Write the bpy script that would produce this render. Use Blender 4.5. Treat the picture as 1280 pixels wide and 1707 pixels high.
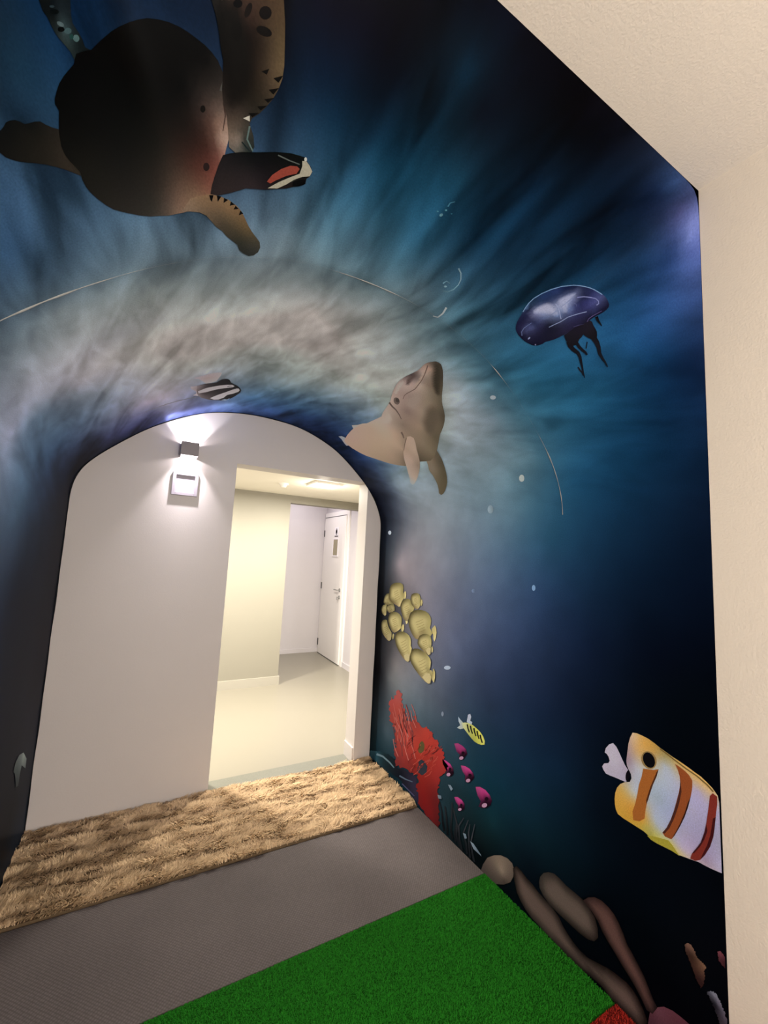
import bpy, bmesh, math, random
import numpy as np
from mathutils import Vector, Matrix
from mathutils.geometry import delaunay_2d_cdt
random.seed(7); np.random.seed(7)
SC = bpy.context.scene
for o in list(bpy.data.objects): bpy.data.objects.remove(o)
COL = SC.collection

# ------------------------------------------------------------ camera
YAW, PITCH, ROLL, EYE = 0.5067, 0.1090, 0.0501, 1.5228
_f = Vector((math.sin(YAW)*math.cos(PITCH), math.cos(YAW)*math.cos(PITCH), math.sin(PITCH)))
_r0 = Vector((math.cos(YAW), -math.sin(YAW), 0)); _u0 = _r0.cross(_f)
_r = math.cos(ROLL)*_r0 + math.sin(ROLL)*_u0
_u = -math.sin(ROLL)*_r0 + math.cos(ROLL)*_u0
cam = bpy.data.cameras.new('camera'); cam.sensor_fit = 'HORIZONTAL'; cam.sensor_width = 36
cam.lens = 36*683.19/1280; cam.clip_start = .02
camo = bpy.data.objects.new('camera', cam); COL.objects.link(camo)
camo.matrix_world = Matrix(((_r.x, _u.x, -_f.x, 0), (_r.y, _u.y, -_f.y, 0), (_r.z, _u.z, -_f.z, EYE), (0, 0, 0, 1)))
SC.camera = camo

# ------------------------------------------------------------ world, exposure, lights
w = bpy.data.worlds.new('world'); SC.world = w; w.use_nodes = True
w.node_tree.nodes['Background'].inputs[0].default_value = (.5, .45, .4, 1)
w.node_tree.nodes['Background'].inputs[1].default_value = 0.0
SC.view_settings.view_transform = 'Standard'; SC.view_settings.look = 'None'
SC.view_settings.exposure = 0; SC.view_settings.gamma = 1; SC.view_settings.use_curve_mapping = False

def area(name, loc, power, size, color=(1, 1, 1), target=None, size_y=None, spread=180):
    l = bpy.data.lights.new(name, 'AREA'); l.energy = power; l.color = color; l.size = size
    if size_y: l.shape = 'RECTANGLE'; l.size_y = size_y
    l.spread = math.radians(spread)
    o = bpy.data.objects.new(name, l); COL.objects.link(o); o.location = loc
    d = (Vector(target) - Vector(loc)) if target else Vector((0, 0, -1))
    o.rotation_euler = d.to_track_quat('-Z', 'Y').to_euler(); return o
def point(name, loc, power, radius, color=(1, 1, 1)):
    l = bpy.data.lights.new(name, 'POINT'); l.energy = power; l.color = color; l.shadow_soft_size = radius
    o = bpy.data.objects.new(name, l); COL.objects.link(o); o.location = loc; return o
point('room_fill_light', (0.60, -1.85, 1.52), 178, .16, (1, .965, .94))  # unseen room light, no fixture; set low to reach up under the vault
area('corridor_ceiling_lamp', (1.42, 3.82, 2.17), 84, .22, (1, .93, .81), size_y=.22)
point('corridor_ceiling_lamp_side', (1.42, 3.82, 2.07), 6, .05, (1, .93, .81))
area('corridor_fill_light', (-.1, 3.95, 2.17), 118, .22, (1, .93, .81), size_y=.22)  # unseen fill, added to even out the brightness of the facing wall
area('back_room_fill_light', (1.8, 5.6, 2.52), 10, .5, (1, .92, .95))  # unseen fill, added to brighten the back room

# ------------------------------------------------------------ helpers
def lin(c):
    return tuple((v/12.92 if v <= .04045 else ((v+.055)/1.055)**2.4) for v in (k/255 for k in c))
def mat(name, color, rough=.6, spec=.3, noise=0, scale=30, bump=0, bscale=60, metal=0, col2=None):
    m = bpy.data.materials.new(name); m.use_nodes = True; n = m.node_tree.nodes; l = m.node_tree.links
    b = n['Principled BSDF']; b.inputs['Roughness'].default_value = rough
    b.inputs['Specular IOR Level'].default_value = spec; b.inputs['Metallic'].default_value = metal
    tc = n.new('ShaderNodeTexCoord')
    t = n.new('ShaderNodeTexNoise'); t.inputs['Scale'].default_value = scale; t.inputs['Detail'].default_value = 4
    l.new(tc.outputs['Object'], t.inputs['Vector'])
    mx = n.new('ShaderNodeMix'); mx.data_type = 'RGBA'
    c2 = col2 or tuple(max(0, c*(1-noise)) for c in color)
    mx.inputs[6].default_value = (*color, 1); mx.inputs[7].default_value = (*c2, 1)
    l.new(t.outputs['Fac'], mx.inputs[0]); l.new(mx.outputs[2], b.inputs['Base Color'])
    if bump:
        t2 = n.new('ShaderNodeTexNoise'); t2.inputs['Scale'].default_value = bscale; t2.inputs['Detail'].default_value = 3
        l.new(tc.outputs['Object'], t2.inputs['Vector'])
        bp = n.new('ShaderNodeBump'); bp.inputs['Strength'].default_value = bump; bp.inputs['Distance'].default_value = .004
        l.new(t2.outputs['Fac'], bp.inputs['Height']); l.new(bp.outputs[0], b.inputs['Normal'])
    return m
def emit(name, color, s):
    m = bpy.data.materials.new(name); m.use_nodes = True; n = m.node_tree.nodes; n.clear()
    e = n.new('ShaderNodeEmission'); e.inputs[0].default_value = (*color, 1); e.inputs[1].default_value = s
    o = n.new('ShaderNodeOutputMaterial'); m.node_tree.links.new(e.outputs[0], o.inputs[0]); return m

def obj(name, me, mats, parent=None, loc=None):
    o = bpy.data.objects.new(name, me); COL.objects.link(o)
    for m in (mats if isinstance(mats, (list, tuple)) else [mats]): me.materials.append(m)
    if parent: o.parent = parent
    if loc: o.location = loc
    return o
def from_bm(name, bm, mats, parent=None, loc=None, smooth=False):
    bmesh.ops.recalc_face_normals(bm, faces=bm.faces)
    me = bpy.data.meshes.new(name); bm.to_mesh(me); bm.free()
    if smooth:
        for p in me.polygons: p.use_smooth = True
    return obj(name, me, mats, parent, loc)
def box(bm, x0, x1, y0, y1, z0, z1, bevel=0, mi=0):
    vs = [bm.verts.new((x, y, z)) for z in (z0, z1) for y in (y0, y1) for x in (x0, x1)]
    fs = [bm.faces.new([vs[i] for i in q]) for q in ((0, 1, 3, 2), (4, 6, 7, 5), (0, 4, 5, 1), (2, 3, 7, 6), (0, 2, 6, 4), (1, 5, 7, 3))]
    for f in fs: f.material_index = mi
    if bevel:
        es = list({e for f in fs for e in f.edges})
        bmesh.ops.bevel(bm, geom=es, offset=bevel, segments=2, affect='EDGES', profile=.6)
def cyl(bm, p, q, r0, r1=None, n=20):
    r1 = r0 if r1 is None else r1
    p, q = Vector(p), Vector(q); d = (q-p).normalized()
    a = d.orthogonal().normalized(); b = d.cross(a)
    R = [[bm.verts.new(c + r*(math.cos(2*math.pi*k/n)*a + math.sin(2*math.pi*k/n)*b)) for k in range(n)] for c, r in ((p, r0), (q, r1))]
    for k in range(n): bm.faces.new((R[0][k], R[0][(k+1) % n], R[1][(k+1) % n], R[1][k]))
    bm.faces.new(R[0][::-1]); bm.faces.new(R[1])
def tube(bm, pts, rad, n=8):
    pts = [Vector(p) for p in pts]; rings = []
    for i, p in enumerate(pts):
        d = (pts[min(i+1, len(pts)-1)] - pts[max(i-1, 0)]).normalized()
        a = d.cross(Vector((0, 1, 0)));  a = a.normalized() if a.length > .01 else d.orthogonal().normalized()
        b = d.cross(a); r = rad[i] if isinstance(rad, (list, tuple)) else rad
        rings.append([bm.verts.new(p + r*(math.cos(2*math.pi*k/n)*a + math.sin(2*math.pi*k/n)*b)) for k in range(n)])
    for A, B in zip(rings, rings[1:]):
        for k in range(n): bm.faces.new((A[k], A[(k+1) % n], B[(k+1) % n], B[k]))
    bm.faces.new(rings[0][::-1]); bm.faces.new(rings[-1])
def struct(o): o['kind'] = 'structure'; return o
def tag(o, label, cat, group=None):
    o['label'] = label; o['category'] = cat
    if group: o['group'] = group
    return o
def empty(name, loc, label, cat, group=None):
    o = bpy.data.objects.new(name, None); COL.objects.link(o); o.location = loc; o.empty_display_size = .05
    return tag(o, label, cat, group)

# ------------------------------------------------------------ the tunnel: one vault profile that opens out to the room
WR,WL,YE,YS,YN=1.5713,0.438,2.866,1.195,0.642
ARCH=[(-WL,0),(-WL,1.7),(-0.4385,1.8),(-0.4245,1.885),(-0.3845,1.965),(-0.2995,2.06),(-0.1845,2.165),(-0.0545,2.265),(0.0955,2.352),(0.2555,2.415),(0.4155,2.447),(0.5955,2.457),(0.7755,2.444),(0.9455,2.403),(1.1005,2.337),(1.2255,2.255),(1.3355,2.16),(1.4355,2.055),(1.5055,1.96),(1.5475,1.87),(1.5675,1.79),(WR,1.7),(WR,0)]
def _smooth():
    # arc: Catmull-Rom through the curved middle, straight walls kept
    P=[np.array(p,float) for p in ARCH]
    out=[P[0]]
    n=20
    for k in range(n): out.append(P[0]+(P[1]-P[0])*(k+1)/n)
    for i in range(1,len(P)-2):
        p0=P[i-1] if i>1 else 2*P[1]-P[2]*0-np.array([-WL,1.80]); p1,p2=P[i],P[i+1]; p3=P[i+2] if i<len(P)-3 else np.array([WR,1.60])
        if i==1: p0=np.array([-WL,1.60])
        for k in range(6):
            t=(k+1)/6
            out.append(.5*((2*p1)+(-p0+p2)*t+(2*p0-5*p1+4*p2-p3)*t*t+(-p0+3*p1-3*p2+p3)*t**3))
    for k in range(n): out.append(P[-2]+(P[-1]-P[-2])*(k+1)/n)
    return np.array(out)
PROF=_smooth()
ARC=np.concatenate([[0],np.cumsum(np.linalg.norm(np.diff(PROF,axis=0),axis=1))])
L=ARC[-1]
A1=1.30; A2=L-1.30
def arch(a): 
    return np.interp(a,ARC,PROF[:,0]),np.interp(a,ARC,PROF[:,1])
def rect(a):
    x,z=arch(a)
    x=np.asarray(x,float);z=np.asarray(z,float)
    top=2.876; cx,cz=.565,1.70
    dx,dz=x-cx,np.maximum(z-cz,0)
    # superellipse with a tight corner, exponent 14
    n=40.
    ex=np.where(dx>0,WR-cx,cx+WL); ez=top-cz
    r=(np.abs(dx/ex)**n+np.abs(dz/ez)**n)**(-1/n)
    return np.where(z>cz,cx+dx*r,x),np.where(z>cz,cz+dz*r,z)
def S(a,y):
    a=np.asarray(a,float);y=np.asarray(y,float)
    x1,z1=arch(a);x2,z2=rect(a)
    t=np.clip((YS-y)/(YS-YN),0,1)
    t=t**1.5
    return np.stack([x1+(x2-x1)*t,y+0*a,z1+(z2-z1)*t],-1)

def normal(a, y):
    e = 2e-3
    da = S(a+e, y)-S(a-e, y); dy = S(a, y+e)-S(a, y-e)
    n = np.cross(da, dy); n = n/np.linalg.norm(n, axis=-1, keepdims=True)
    c = np.stack([np.full_like(a, .565), y, np.full_like(a, 1.2)], -1)-S(a, y)
    return np.where((n*c).sum(-1, keepdims=True) < 0, -n, n)

WATER = [  # print colours; the lamp's reflection on the vault is included as pale colour
(2.3579, 0.8211, 0.003, 0.0088, 0.0193), (2.4383, 0.852, 0.0033, 0.0224, 0.0768), (2.615, 0.8579, 0.001, 0.0055, 0.0179), (2.8505, 0.7719, 0.001, 0.001, 0.0046),
(2.9863, 0.7124, 0.001, 0.001, 0.003), (3.0802, 0.6605, 0.001, 0.0019, 0.0057), (2.3357, 0.8518, 0.0041, 0.0157, 0.0332), (2.8352, 0.8283, 0.001, 0.0043, 0.0141),
(2.9528, 0.7822, 0.001, 0.0019, 0.008), (3.0999, 0.7333, 0.0014, 0.0108, 0.0255), (3.1857, 0.6924, 0.001, 0.0019, 0.0052), (2.3114, 0.8892, 0.0063, 0.0197, 0.0423),
(2.8674, 0.8917, 0.0024, 0.0137, 0.0331), (3.0152, 0.8378, 0.0019, 0.0134, 0.0311), (3.1552, 0.7695, 0.001, 0.0019, 0.0053), (3.3419, 0.6877, 0.001, 0.001, 0.0026),
(2.2507, 0.9568, 0.036, 0.086, 0.1716), (2.8934, 1.0117, 0.0295, 0.0996, 0.1778), (3.0067, 0.9192, 0.0048, 0.0357, 0.0759), (3.1704, 0.8782, 0.0043, 0.0268, 0.0549),
(3.336, 0.779, 0.0015, 0.0087, 0.0248), (3.4238, 0.6974, 0.001, 0.0023, 0.0066), (3.5123, 0.6813, 0.0026, 0.0066, 0.0183), (3.6033, 0.6676, 0.0214, 0.0561, 0.1656),
(3.6958, 0.6591, 0.1893, 0.2519, 0.6465), (2.2412, 1.0385, 0.0544, 0.1164, 0.2113), (2.1331, 1.0396, 0.033, 0.0858, 0.1833), (2.4145, 1.1221, 0.0974, 0.1673, 0.2458),
(2.7807, 1.1314, 0.1356, 0.2115, 0.2787), (2.9886, 1.0794, 0.0502, 0.117, 0.1817), (3.1568, 1.0184, 0.0142, 0.0632, 0.1213), (3.3139, 0.9499, 0.0041, 0.0233, 0.0554),
(3.4538, 0.8789, 0.0027, 0.0147, 0.0373), (3.5746, 0.8097, 0.0041, 0.0198, 0.0544), (3.6338, 0.7384, 0.0079, 0.0209, 0.0583), (3.7556, 0.6651, 0.0595, 0.1122, 0.3575),
(2.0348, 1.276, 0.199, 0.3029, 0.4115), (2.1562, 1.2647, 0.3074, 0.4133, 0.4982), (2.3943, 1.3244, 0.4276, 0.5404, 0.5956), (2.6909, 1.439, 0.5335, 0.647, 0.7057),
(2.9655, 1.4609, 0.7483, 0.7599, 0.8), (3.1636, 1.3382, 0.4361, 0.545, 0.608), (3.2425, 1.133, 0.0939, 0.1604, 0.2169), (3.4395, 1.1135, 0.0475, 0.1317, 0.2093),
(3.6801, 1.146, 0.021, 0.0919, 0.1704), (3.8364, 1.0881, 0.019, 0.1104, 0.2159), (3.947, 0.9214, 0.0092, 0.0648, 0.1453), (3.9284, 0.7485, 0.0024, 0.0218, 0.0732),
(3.9659, 0.6617, 0.0025, 0.0106, 0.041), (3.7189, 0.7975, 0.0059, 0.0323, 0.0944), (2.2315, 1.7679, 0.6092, 0.656, 0.8), (2.1924, 1.5649, 0.6084, 0.6596, 0.8),
(1.8629, 1.713, 0.4339, 0.5048, 0.7551), (1.946, 1.8265, 0.1301, 0.2233, 0.3686), (1.9244, 2.1992, 0.0612, 0.138, 0.2867), (1.6256, 1.9358, 0.0503, 0.113, 0.2079),
(1.2949, 2.0273, 0.0028, 0.0086, 0.0251), (0.8561, 2.4231, 0.0101, 0.0141, 0.027), (0.3098, 2.5158, 0.002, 0.0043, 0.0091), (1.8314, 2.6099, 0.0042, 0.0115, 0.0331),
(2.3874, 2.3485, 0.6122, 0.5884, 0.8), (2.961, 2.5476, 0.0798, 0.2088, 0.4399), (3.256, 2.5129, 0.0475, 0.1262, 0.2809), (3.0871, 2.2054, 0.3676, 0.5353, 0.6584),
(3.2986, 2.0147, 0.5713, 0.7192, 0.8), (3.8095, 2.6402, 0.0237, 0.0692, 0.2501), (3.4915, 2.6711, 0.0079, 0.0253, 0.0996), (2.9246, 1.9509, 0.5229, 0.6505, 0.6957),
(3.3289, 1.6494, 0.6227, 0.7282, 0.8), (3.6703, 1.4201, 0.492, 0.6461, 0.7938), (3.9036, 1.3797, 0.2686, 0.4046, 0.5495), (4.1248, 1.2999, 0.1536, 0.3218, 0.466),
(4.0706, 2.429, 0.3828, 0.57, 0.8), (4.4369, 2.3146, 0.2776, 0.3142, 0.4016), (4.2481, 1.7847, 0.2685, 0.4155, 0.5618), (4.4081, 1.4644, 0.1174, 0.251, 0.388),
(4.6904, 2.5674, 0.2963, 0.2678, 0.3296), (4.6057, 2.7427, 0.0257, 0.0361, 0.054), (4.9748, 2.7994, 0.0027, 0.0044, 0.0079), (4.5126, 2.8377, 0.0074, 0.0124, 0.0255),
(4.5308, 1.2511, 0.0234, 0.1058, 0.2187), (4.2749, 1.1084, 0.0167, 0.1033, 0.2394), (4.2606, 0.8851, 0.0076, 0.0504, 0.1357), (4.2458, 0.7262, 0.0041, 0.0213, 0.0647),
(4.4369, 0.6813, 0.0034, 0.0112, 0.0354), (4.7353, 1.9189, 0.1786, 0.2243, 0.3406), (4.7109, 1.5392, 0.0927, 0.1716, 0.3264), (4.7513, 1.3151, 0.0299, 0.0765, 0.1895),
(4.6846, 1.1299, 0.0108, 0.0424, 0.1099), (4.6465, 0.8811, 0.0037, 0.0149, 0.0446), (4.7365, 0.7073, 0.0018, 0.0053, 0.0173), (5.1436, 1.8994, 0.1071, 0.1405, 0.2584),
(5.0656, 1.5306, 0.044, 0.0756, 0.1764), (5.0195, 1.3124, 0.0219, 0.0457, 0.1199), (4.9696, 1.0762, 0.0064, 0.0161, 0.0522), (4.9527, 0.8048, 0.0016, 0.0037, 0.0116),
(5.4034, 2.5453, 0.1772, 0.1752, 0.202), (5.5097, 2.6365, 0.1055, 0.1174, 0.1399), (5.5078, 2.7906, 0.001, 0.0015, 0.0034), (5.8763, 2.6265, 0.043, 0.0701, 0.1014),
(6.0192, 2.7821, 0.0042, 0.0189, 0.0311), (5.5039, 1.9914, 0.071, 0.0993, 0.1589), (5.3763, 1.6047, 0.0212, 0.0409, 0.0961), (5.2789, 1.3097, 0.0096, 0.0226, 0.0644),
(5.2022, 1.0773, 0.0039, 0.0094, 0.0281), (5.1532, 0.8092, 0.0012, 0.0031, 0.0065), (6.0255, 2.3389, 0.0041, 0.0234, 0.0417), (5.6164, 1.4423, 0.0073, 0.032, 0.0722),
(5.4996, 1.1864, 0.0057, 0.0208, 0.0556), (5.5566, 1.0296, 0.0022, 0.0057, 0.0133), (5.0265, 0.7153, 0.0012, 0.003, 0.0065), (6.0444, 1.9617, 0.0154, 0.0386, 0.0551),
(5.9041, 1.5892, 0.0073, 0.0377, 0.057), (5.8207, 1.3042, 0.0049, 0.0208, 0.0374), (5.755, 1.0799, 0.0021, 0.0077, 0.0159), (5.7252, 0.8216, 0.0015, 0.0032, 0.0071),
(5.7987, 0.689, 0.0018, 0.0027, 0.0049), (6.0999, 1.6669, 0.0018, 0.004, 0.0052), (1.8894, 2.7638, 0.0035, 0.0071, 0.022), (1.5259, 2.6941, 0.0034, 0.0072, 0.0187),
(2.2807, 2.6699, 0.0762, 0.0979, 0.2697), (2.6672, 2.7215, 0.0502, 0.0662, 0.1637), (3.0705, 2.7051, 0.0771, 0.1867, 0.5305), (2.8441, 2.7029, 0.1067, 0.1792, 0.3592),
(3.8125, 2.7471, 0.0163, 0.0328, 0.0981), (4.1173, 2.8222, 0.0022, 0.0042, 0.0152), (0.9134, 2.7284, 0.0038, 0.0054, 0.0142), (0.4985, 2.6128, 0.0148, 0.0202, 0.0349),
(0.0615, 2.639, 0.0089, 0.0218, 0.0429), (5.8536, 1.0087, 0.0011, 0.0027, 0.0058), (5.955, 1.3672, 0.0028, 0.0072, 0.0145), (5.7333, 1.6362, 0.0049, 0.0338, 0.0647),
(2.1237, 1.75, 0.5935, 0.6361, 0.8), (2.1139, 1.4785, 0.5709, 0.6666, 0.8), (2.2939, 1.523, 0.6089, 0.691, 0.8), (3.6465, 0.6795, 0.0753, 0.0871, 0.2561),
(3.7259, 0.6506, 0.0811, 0.1213, 0.39), (3.7071, 0.7011, 0.0102, 0.0282, 0.1034), (3.5904, 0.6974, 0.0041, 0.0115, 0.0436)]
PAINTED = [
 ('painted_sea_turtle', 'large dark sea turtle seen from below, painted on the mural ceiling', 'painted turtle', None, [
  ('shell',0,None,[(2.4593,.8891),(2.4817,.8893),(2.5057,.89),(2.5237,.8898),(2.5396,.8869),(2.5539,.8821),(2.5672,.8775),(2.581,.8743),(2.5945,.8723),(2.6075,.8719),(2.6188,.8731),(2.6299,.8755),(2.6397,.8781),(2.6477,.8819),(2.6553,.888),(2.6601,.8989),(2.6599,.9151),(2.6614,.9288),(2.6623,.9434),(2.6573,.96),(2.6468,.9783),(2.6353,.9973),(2.6264,1.0165),(2.6166,1.0367),(2.5968,1.0567),(2.5715,1.0731),(2.5438,1.0846),(2.517,1.0884),(2.4771,1.0867),(2.4342,1.0787),(2.4144,1.0725),(2.3962,1.0644),(2.3784,1.056),(2.362,1.0464),(2.3507,1.0345),(2.3409,1.0214),(2.3341,1.0095),(2.3304,.9982),(2.3306,.9881),(2.3339,.9778),(2.3305,.9691),(2.3257,.9589),(2.3239,.9487),(2.3256,.9391),(2.3332,.9274),(2.3449,.9166),(2.3549,.9087),(2.3538,.9014),(2.3581,.8975),(2.3684,.8935),(2.3783,.8903),(2.3927,.8882),(2.4064,.8876),(2.4185,.8872),(2.4245,.8847),(2.4312,.8826),(2.4449,.8854)],[(2.5624,.8869,.001,.001,.001),(2.482,.8989,.001,.0012,.0013),(2.6346,.8934,.001,.001,.001),(2.4164,.8995,.0013,.0015,.0018),(2.4997,.9387,.001,.0013,.0014),(2.5883,.9352,.001,.0012,.0013),(2.3691,.9226,.0017,.0019,.002),(2.4318,.9739,.0037,.0042,.0043),(2.3579,.9844,.0075,.0077,.0068),(2.509,.9978,.0072,.0073,.0067),(2.5715,.9737,.0072,.0059,.0056),(2.6112,.9489,.031,.022,.0205),(2.6236,.9638,.0688,.038,.0299),(2.6441,.9565,.2317,.162,.133),(2.611,.9881,.0347,.0156,.0125),(2.6376,.98,.2978,.2304,.1976),(2.5683,1.0242,.0485,.0215,.017),(2.5182,1.0607,.0947,.0619,.0476),(2.4793,1.0379,.0186,.0159,.0139),(2.4089,1.0441,.0155,.0147,.0142),(2.4453,1.0707,.0246,.0243,.0222),(2.4937,1.0809,.1072,.0778,.062),(2.5554,1.0698,.1539,.1081,.0721),(2.6111,1.0187,.1102,.0369,.0306)],[([(2.6173,.9462),(2.6162,.9482),(2.6144,.9499),(2.6122,.9512),(2.6102,.9516),(2.6086,.9512),(2.6079,.95),(2.6081,.9482),(2.6093,.9463),(2.611,.9445),(2.6132,.9433),(2.6152,.9428),(2.6167,.9433),(2.6175,.9445)],(.004,.0034,.0033),None),([(2.5993,1.0186),(2.5978,1.0212),(2.5953,1.0235),(2.5923,1.025),(2.5894,1.0254),(2.5872,1.0246),(2.5862,1.0227),(2.5865,1.0203),(2.5881,1.0177),(2.5905,1.0154),(2.5935,1.0139),(2.5963,1.0135),(2.5984,1.0143),(2.5995,1.0161)],(.015,.0095,.0099),None),([(2.6586,.9046),(2.6643,.9112),(2.6568,.9186),(2.6482,.9195)],(.042,.0456,.0447),None),([(2.65,.9317),(2.6497,.9462),(2.6397,.9667),(2.6411,.9666),(2.6516,.9458),(2.6524,.9309)],(.0314,.0185,.0165),None)]),
  ('front_flipper',1,None,[(2.656,.8224),(2.7675,.78),(2.7685,.7934),(2.7691,.8151),(2.7672,.8391),(2.7653,.859),(2.7612,.8746),(2.7533,.8889),(2.7428,.9027),(2.7296,.9157),(2.7162,.9271),(2.7002,.9374),(2.694,.9453),(2.699,.9607),(2.6984,.9748),(2.6899,.9855),(2.6759,.99),(2.6599,.9912),(2.6471,.9849),(2.6504,.9646),(2.6526,.9456),(2.6512,.9313),(2.6531,.9168),(2.6585,.902),(2.6639,.885),(2.6634,.8729),(2.665,.8582),(2.6649,.8446),(2.6627,.8324)],[(2.6608,.8331,.0094,.0097,.0096),(2.6757,.841,.0016,.0014,.0013),(2.6974,.8245,.0378,.0231,.0174),(2.7189,.826,.0214,.0124,.0095),(2.7557,.8078,.0393,.0257,.015),(2.7574,.8346,.0563,.0412,.0227),(2.7192,.8477,.0053,.0034,.0028),(2.68,.8678,.0015,.0014,.0011),(2.6821,.8928,.0016,.0014,.0011),(2.7143,.8779,.0116,.0081,.0059),(2.7507,.8637,.0729,.053,.0303),(2.7443,.8857,.0555,.0404,.0258),(2.7039,.915,.0099,.0085,.0066),(2.666,.9248,.0112,.0086,.0077),(2.6809,.939,.0408,.0321,.0263),(2.6581,.9566,.0614,.0475,.0372),(2.6643,.9715,.196,.1585,.136),(2.6833,.9779,.0093,.0147,.0152)],[([(2.6636,.8237),(2.7117,.8061),(2.7119,.8239),(2.7143,.8419),(2.7192,.8604),(2.7202,.8816),(2.7049,.9088),(2.687,.9313),(2.6613,.9436),(2.6503,.9344),(2.6531,.9168),(2.6585,.902),(2.6639,.885),(2.6634,.8729),(2.665,.8582),(2.6649,.8446)],(.0039,.0036,.0033),'~'),([(2.7065,.8202),(2.7054,.8221),(2.7032,.8241),(2.7003,.8259),(2.6972,.827),(2.6946,.8272),(2.6929,.8265),(2.6926,.8251),(2.6937,.8232),(2.6959,.8212),(2.6988,.8194),(2.7018,.8183),(2.7045,.8181),(2.7061,.8187)],(.0019,.0018,.0021),None),([(2.749,.8127),(2.7477,.8159),(2.7447,.8191),(2.7407,.8218),(2.7363,.8234),(2.7326,.8235),(2.7303,.8222),(2.7297,.8198),(2.7311,.8166),(2.734,.8134),(2.738,.8108),(2.7422,.8092),(2.7459,.809),(2.7483,.8103)],(.0044,.0032,.0031),None),([(2.7467,.8341),(2.744,.8365),(2.7394,.8386),(2.7339,.8399),(2.7287,.8402),(2.7248,.8394),(2.723,.8377),(2.7235,.8355),(2.7262,.8331),(2.7307,.8311),(2.736,.8298),(2.7412,.8294),(2.7451,.8302),(2.7471,.8318)],(.0038,.003,.0029),None),([(2.7181,.8226),(2.7154,.8263),(2.7124,.8294),(2.7096,.8312),(2.7077,.8315),(2.707,.8301),(2.7077,.8273),(2.7096,.8237),(2.7123,.8201),(2.7153,.817),(2.718,.8152),(2.7199,.8149),(2.7206,.8162),(2.72,.819)],(.0061,.0044,.0041),None),([(2.7008,.8465),(2.6989,.8513),(2.6957,.8557),(2.6916,.8589),(2.6875,.8602),(2.6844,.8594),(2.6828,.8566),(2.6829,.8524),(2.6849,.8477),(2.6882,.8433),(2.6921,.8402),(2.696,.8389),(2.6991,.8396),(2.7008,.8423)],(.0028,.0027,.0026),None),([(2.7251,.8779),(2.739,.8708),(2.7337,.8789)],(.0029,.0028,.0027),None),([(2.7449,.8791),(2.7628,.8706),(2.7538,.8816)],(.0029,.0028,.0027),None),([(2.7351,.8949),(2.7544,.8871),(2.7432,.898)],(.003,.0028,.0028),None),([(2.7257,.9084),(2.7448,.9012),(2.7325,.9108)],(.003,.0029,.0028),None),([(2.7114,.9206),(2.7302,.9146),(2.7176,.9236)],(.003,.0029,.0028),None),([(2.6938,.9328),(2.7137,.9277),(2.7004,.9361)],(.0031,.003,.0029),None),([(2.6827,.9417),(2.6957,.9354),(2.6945,.9427)],(.3582,.3649,.3294),None),([(2.6917,.9489),(2.6836,.9676),(2.6931,.9817),(2.6957,.9804),(2.6868,.9667),(2.6951,.9485)],(.0713,.1133,.1154),None),([(2.6729,.9737),(2.6866,.9831),(2.6889,.9815),(2.6751,.9721)],(.0069,.0136,.0153),None)]),
  ('head',2,None,[(2.6316,.9979),(2.6494,.9921),(2.6713,.9866),(2.7041,.9805),(2.7432,.9716),(2.7602,.9684),(2.7745,.9657),(2.7919,.9645),(2.8067,.9638),(2.8119,.969),(2.8218,.9752),(2.8258,.9828),(2.8205,.9917),(2.8134,.997),(2.8119,1.0065),(2.7983,1.0135),(2.7843,1.0174),(2.7667,1.0239),(2.7476,1.0285),(2.7161,1.0354),(2.6914,1.038),(2.6701,1.0402),(2.6513,1.0466),(2.6293,1.0534),(2.6046,1.0592),(2.5877,1.0587),(2.5954,1.0449),(2.6042,1.0325),(2.6177,1.0142)],[(2.6296,1.0088,.0091,.0083,.0098),(2.6863,.9917,.0028,.0037,.0043),(2.7487,.9749,.0021,.0028,.0029),(2.7121,1.0102,.007,.0063,.0084),(2.6328,1.0386,.0187,.0149,.0159),(2.6808,1.0278,.0196,.0157,.0185),(2.7952,.9717,.0031,.0043,.0043),(2.7727,1.0154,.0099,.008,.0083)],[([(2.7201,1.0212),(2.7328,1.0083),(2.7541,.9944),(2.7748,.9848),(2.7898,.9821),(2.7961,.9848),(2.7892,.9941),(2.7662,1.0027),(2.7416,1.0151),(2.7279,1.0228)],(.1862,.0408,.0293),'throat_patch'),([(2.7213,1.0319),(2.7477,1.0169),(2.7723,1.0044),(2.7966,.9924),(2.8018,.9791),(2.8012,.971),(2.8101,.9686),(2.8185,.9739),(2.8257,.9816),(2.8204,.9908),(2.8031,.996),(2.7848,1.0047),(2.7665,1.0167),(2.7445,1.0282)],(.2755,.2771,.2294),'jaw'),([(2.7819,1.0089),(2.7942,1.0035),(2.811,.9985),(2.8106,1.0068),(2.7951,1.0142),(2.7804,1.0165)],(.0018,.0021,.0025),'eye'),([(2.7469,.9762),(2.7713,.9783),(2.7952,.9786),(2.796,.9769),(2.7723,.9764),(2.7482,.9741)],(.0733,.0885,.0863),None),([(2.7542,1.02),(2.7792,1.0102),(2.8035,.9947),(2.8025,.9938),(2.7784,1.0089),(2.7536,1.0184)],(.0237,.0274,.0234),None),([(2.8116,.9658),(2.8115,.9672),(2.8107,.9686),(2.8096,.9695),(2.8083,.9698),(2.807,.9695),(2.8061,.9686),(2.8057,.9673),(2.8059,.9658),(2.8066,.9645),(2.8078,.9636),(2.8091,.9633),(2.8103,.9636),(2.8112,.9645)],(.4096,.4463,.4395),None)]),
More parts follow.
